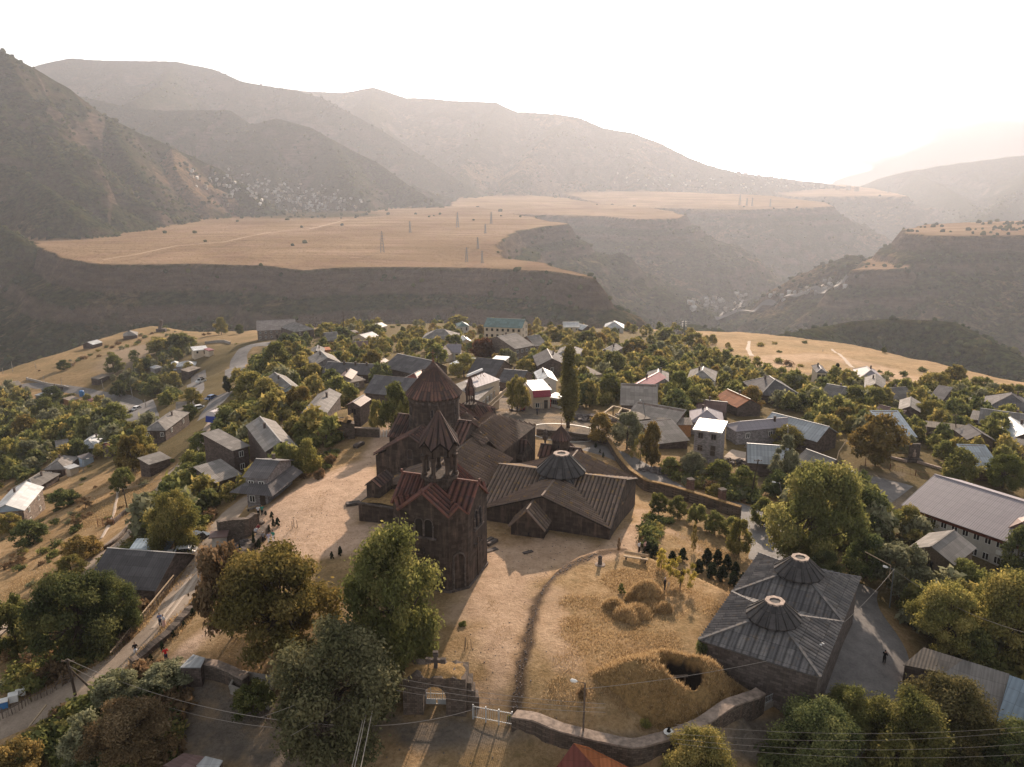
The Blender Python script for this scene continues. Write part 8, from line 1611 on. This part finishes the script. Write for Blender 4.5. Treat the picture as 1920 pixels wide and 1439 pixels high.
def person(lab, u, v, rz, top, legs, pose='stand', dress=False, hair=HAIR, hat=None, z=None, h=1.72, hold=None, group=None):
    p = G(u, v); zz = p[2] if z is None else z; e = empty('person', (p[0], p[1], zz), rz, label=lab, cat='person', group=group); s = h/1.72; S3 = lambda q: tuple(c*s for c in q)
    sit = pose == 'sit'; hipz = .48 if sit else .92; hy = 0
    hip = (0, 0, hipz); ch = (0, .02, hipz+.40); nk = (0, 0, hipz+.56); hd = (0, -.03, hipz+.70)
    L = []; 
    for sd in (-1, 1):
        if sit: kn = (sd*.12, -.42, hipz+.02); an = (sd*.12, -.45, hipz-.42); 
        elif pose == 'walk': kn = (sd*.10, -.12 if sd > 0 else .02, .48); an = (sd*.10, -.18 if sd > 0 else .24, .08)
        else: kn = (sd*.10, -.02, .48); an = (sd*.11, 0, .07)
        L.append((sd, kn, an, (an[0], an[1]-.16, an[2]-.04)))
    Aa = []
    for sd in (-1, 1):
        sh = (sd*.19, 0, hipz+.50)
        if pose == 'phone' : el = (sd*.26, -.10, hipz+.26); wr = (sd*.08, -.30, hipz+.42)
        elif sit: el = (sd*.27, -.04, hipz+.24); wr = (sd*.16, -.24, hipz+.12)
        else: el = (sd*.27, .03, hipz+.24); wr = (sd*.28, -.06, hipz+.0)
        Aa.append((sd, sh, el, wr))
    body = [([S3(hip), S3(ch), S3(nk), S3(hd)], [.12*s, .135*s, .055*s, .085*s]), ([S3((hd[0], hd[1]-.01, hd[2]-.03)), S3((hd[0], hd[1], hd[2]+.07))], [.085*s, .09*s]), ([S3((0, hd[1]-.08, hd[2])), S3((0, hd[1]-.115, hd[2]-.015))], [.02, .012])]
    for sd, kn, an, ft in L: body.append(([S3((sd*.09, 0, hipz)), S3(kn), S3(an)], [.085*s, .06*s, .042*s])); body.append(([S3(an), S3(ft)], [.045*s, .035*s]))
    for sd, sh, el, wr in Aa:
        body.append(([S3((0, 0, hipz+.47)), S3(sh), S3(el), S3(wr)], [.09*s, .058*s, .042*s, .03*s])); w = Vector(wr); dr = (w-Vector(el)).normalized()
        for k in range(4): off = Vector(((k-1.5)*.02, 0, 0)); body.append(([S3(w), S3(w+dr*.09+off), S3(w+dr*(.15-.01*abs(k-1.5))+off+Vector((0, -.02, -.01)))], [.028, .016, .011]))
        body.append(([S3(w), S3(w+dr*.06+Vector((-sd*.04, -.02, 0)))], [.02, .012]))
    skin_mesh('body', body, SKIN, e)
    sh = [([S3((0, 0, hipz-.02)), S3((0, .01, hipz+.2)), S3(ch), S3((0, 0, hipz+.5))], [.155*s, .145*s, .165*s, .09*s])]
    for sd, shp, el, wr in Aa: sh.append(([S3((0, 0, hipz+.46)), S3(shp), S3(el)], [.11*s, .08*s, .062*s]))
    skin_mesh('shirt', sh, CL[top], e)
    if dress: skin_mesh('skirt', [([S3((0, 0, hipz+.1)), S3((0, 0, .5)), S3((0, .02, .16))], [.15*s, .22*s, .27*s])], CL[legs], e)
    else:
        skin_mesh('trousers', [([S3((0, 0, hipz+.06)), S3((0, 0, hipz-.02))], [.15*s, .155*s])]+[([S3((sd*.085, 0, hipz)), S3(kn), S3((an[0], an[1], an[2]+.05))], [.11*s, .085*s, .065*s]) for sd, kn, an, ft in L], CL[legs], e)
    skin_mesh('hair', [([S3((0, hd[1]+.03, hd[2]+.03)), S3((0, hd[1]+.015, hd[2]+.12))], [.088*s, .08*s])], CL[hat] if hat else hair, e)
    if hold: c = MB(); c.box(S3((.05, -.38, hipz+.43)), (.16, .02, .1)); c.build('held_object', GLASS_D, e)
    return e
person('person in a red shirt and dark trousers on the left terrace path', 312, 1240, .6, 'red', 'navy')
person('person in black walking on the lower road right of the twin-lantern hall', 1657, 1245, 2.2, 'black', 'black', 'phone', hold=1)
person('person with a pale cap in dark clothes standing by the hay heaps', 1246, 1108, 1.2, 'black', 'black', 'phone', hat='white')
person('person in dark clothes walking across the village square', 1007, 779, 2.8, 'navy', 'black', 'walk')
person('person in a blue top embracing a partner on the gravel track', 301, 1174, .4, 'blue', 'navy', 'phone'); person('person in a long pink dress embracing on the gravel track', 308, 1176, -.5, 'white', 'pink', dress=True, h=1.65)
person('person in a white top standing first of the two by the terrace bench', 485, 968, .3, 'white', 'black'); person('person in a green top carrying a white bag by the terrace bench', 492, 967, .2, 'green', 'black')
zt = Z(*G(486,1000)[:2])+.45
person('person in a maroon top sitting on the rubble wall', 485, 1003, .9, 'maroon', 'white', 'sit', z=zt); person('person in a white top sitting beside the maroon one on the wall', 481, 1010, .9, 'white', 'navy', 'sit', z=zt)
person('person in a lilac shirt standing left of the pair near the junipers', 505, 1020, .3, 'lilac', 'white'); person('person in teal top and white trousers beside the lilac-shirted one', 513, 1016, -.4, 'green', 'white')
person('person in dark clothes with white hat before the juniper', 494, 1017, .4, 'grey', 'black', hat='white', h=1.6); person('person dressed in white sitting at the low end of the rubble wall', 254, 1222, .5, 'black', 'white', 'sit', z=Z(*G(254,1222)[:2])-.1)
person('person in a white shirt near the hedge at the bend of the path', 1198, 1037, .8, 'white', 'black'); person('person in a pink top near the hedge beside the white-shirted one', 1209, 1036, .8, 'pink', 'black')
for i, (u, v, c_) in enumerate([(960,771,'black'),(977,773,'red'),(982,772,'maroon')]): person('person in '+c_+' sitting in the shade of the tree on the square', u, v, i*1.5, c_, 'navy', 'sit')
e = empty('tree_bench', G(970,769), label='ring bench round the trunk of the tree on the square', cat='bench'); c = MB(); c.lathe((0, 0, .1), [(1.2, 0), (1.9, .0), (1.9, .35), (1.2, .35)], 12); c.build('seat', WOOD, e)
e = empty('tripod', G(1253,1110), label='small tripod stand beside the person at the hay heaps', cat='tripod')
for a in (0, 2.1, 4.2): c = MB(); c.bar((.35*cos(a), .35*sin(a), 0), (0, 0, 1.0), .03); c.build('leg', STEEL, e)
c = MB(); c.box((0, 0, 1.1), (.3, .2, .2)); c.build('head', WOOD_L, e)
e = empty('cone_lamp', at(1187, 1371, 0), label='small black lamp on a white pad on the boundary wall coping', cat='lamp'); zc = Z(*e.location[:2]); 
e.location = (e.location[0], e.location[1], zc); p_ = G(1254,1370, 1.45); e.location = (p_[0], p_[1], p_[2]+1.3); c = MB(); c.lathe((0, 0, 0), [(.5, 0), (.45, .06)], 12); c.build('pad', WHITE, e); c = MB(); c.lathe((0, 0, .05), [(.2, 0), (.1, .3), (.16, .38)], 10); c.build('lamp', BLACKV, e)
# young trees' thin trunk in the walled orchard
tree_px('sapling', 1300, 1035, 12, 60, L_ORG, 'thin nearly bare sapling in the walled orchard'); tree_px('sapling', 1160, 1035, 8, 30, L_BRN, 'thin bare sapling beside the path bend')
# bare little trees on the golden left slope
for i, (u, v) in enumerate([(148,985),(160,955),(35,1060)]): tree_px('mid_sparse', u, v, 34, 26, L_BRN, 'bare scrubby tree on the golden left slope, '+['nearest the iron gate','above it','at the far left'][i])
# ------------------------------------------------------------------ drifting cloud beyond the haze, and the sky is the world
m = bpy.data.materials.new('drifting_cloud'); m.use_nodes = True; tt = m.node_tree; tt.nodes.clear(); N_ = tt.nodes.new; pv = N_('ShaderNodeVolumePrincipled'); ou = N_('ShaderNodeOutputMaterial'); tt.links.new(pv.outputs[0], ou.inputs['Volume'])
tc = N_('ShaderNodeTexCoord'); no = N_('ShaderNodeTexNoise'); no.inputs['Scale'].default_value = 1.3; no.inputs['Detail'].default_value = 5; no.inputs['Roughness'].default_value = .6; tt.links.new(tc.outputs['Object'], no.inputs['Vector'])
le = N_('ShaderNodeVectorMath'); le.operation = 'LENGTH'; tt.links.new(tc.outputs['Object'], le.inputs[0]); m1 = N_('ShaderNodeMath'); m1.operation = 'MULTIPLY_ADD'; m1.inputs[1].default_value = -1.0; m1.inputs[2].default_value = .62; tt.links.new(le.outputs['Value'], m1.inputs[0])
ad = N_('ShaderNodeMath'); ad.operation = 'ADD'; tt.links.new(m1.outputs[0], ad.inputs[0]); m2 = N_('ShaderNodeMath'); m2.operation = 'MULTIPLY_ADD'; m2.inputs[1].default_value = 3.4; m2.inputs[2].default_value = -1.75; tt.links.new(no.outputs['Fac'], m2.inputs[0]); tt.links.new(m2.outputs[0], ad.inputs[1])
mm_ = N_('ShaderNodeMath'); mm_.operation = 'MULTIPLY'; mm_.use_clamp = False; mm_.inputs[1].default_value = .02; cl = N_('ShaderNodeMath'); cl.operation = 'MAXIMUM'; cl.inputs[1].default_value = 0; tt.links.new(ad.outputs[0], cl.inputs[0]); tt.links.new(cl.outputs[0], mm_.inputs[0]); tt.links.new(mm_.outputs[0], pv.inputs['Density'])
pv.inputs['Color'].default_value = (.25, .235, .225, 1); pv.inputs['Anisotropy'].default_value = 0
def cloud(u, v, D, sx, sy, sz, name='cloud'):
    c = MB(); prof = [(0.01+sin(pi*k/10), -cos(pi*k/10)) for k in range(11)]; c.lathe((0, 0, 0), prof, 20); o = c.build(name, m, kind='structure'); o.location = tuple(atD(u, v, D)); o.scale = (sx, sy, sz)
cloud(2010, 235, 9900, 2700, 900, 1000); cloud(1800, 272, 9500, 1900, 700, 640); cloud(1650, 318, 9200, 1500, 500, 330); cloud(1930, -20, 9900, 1500, 500, 900)
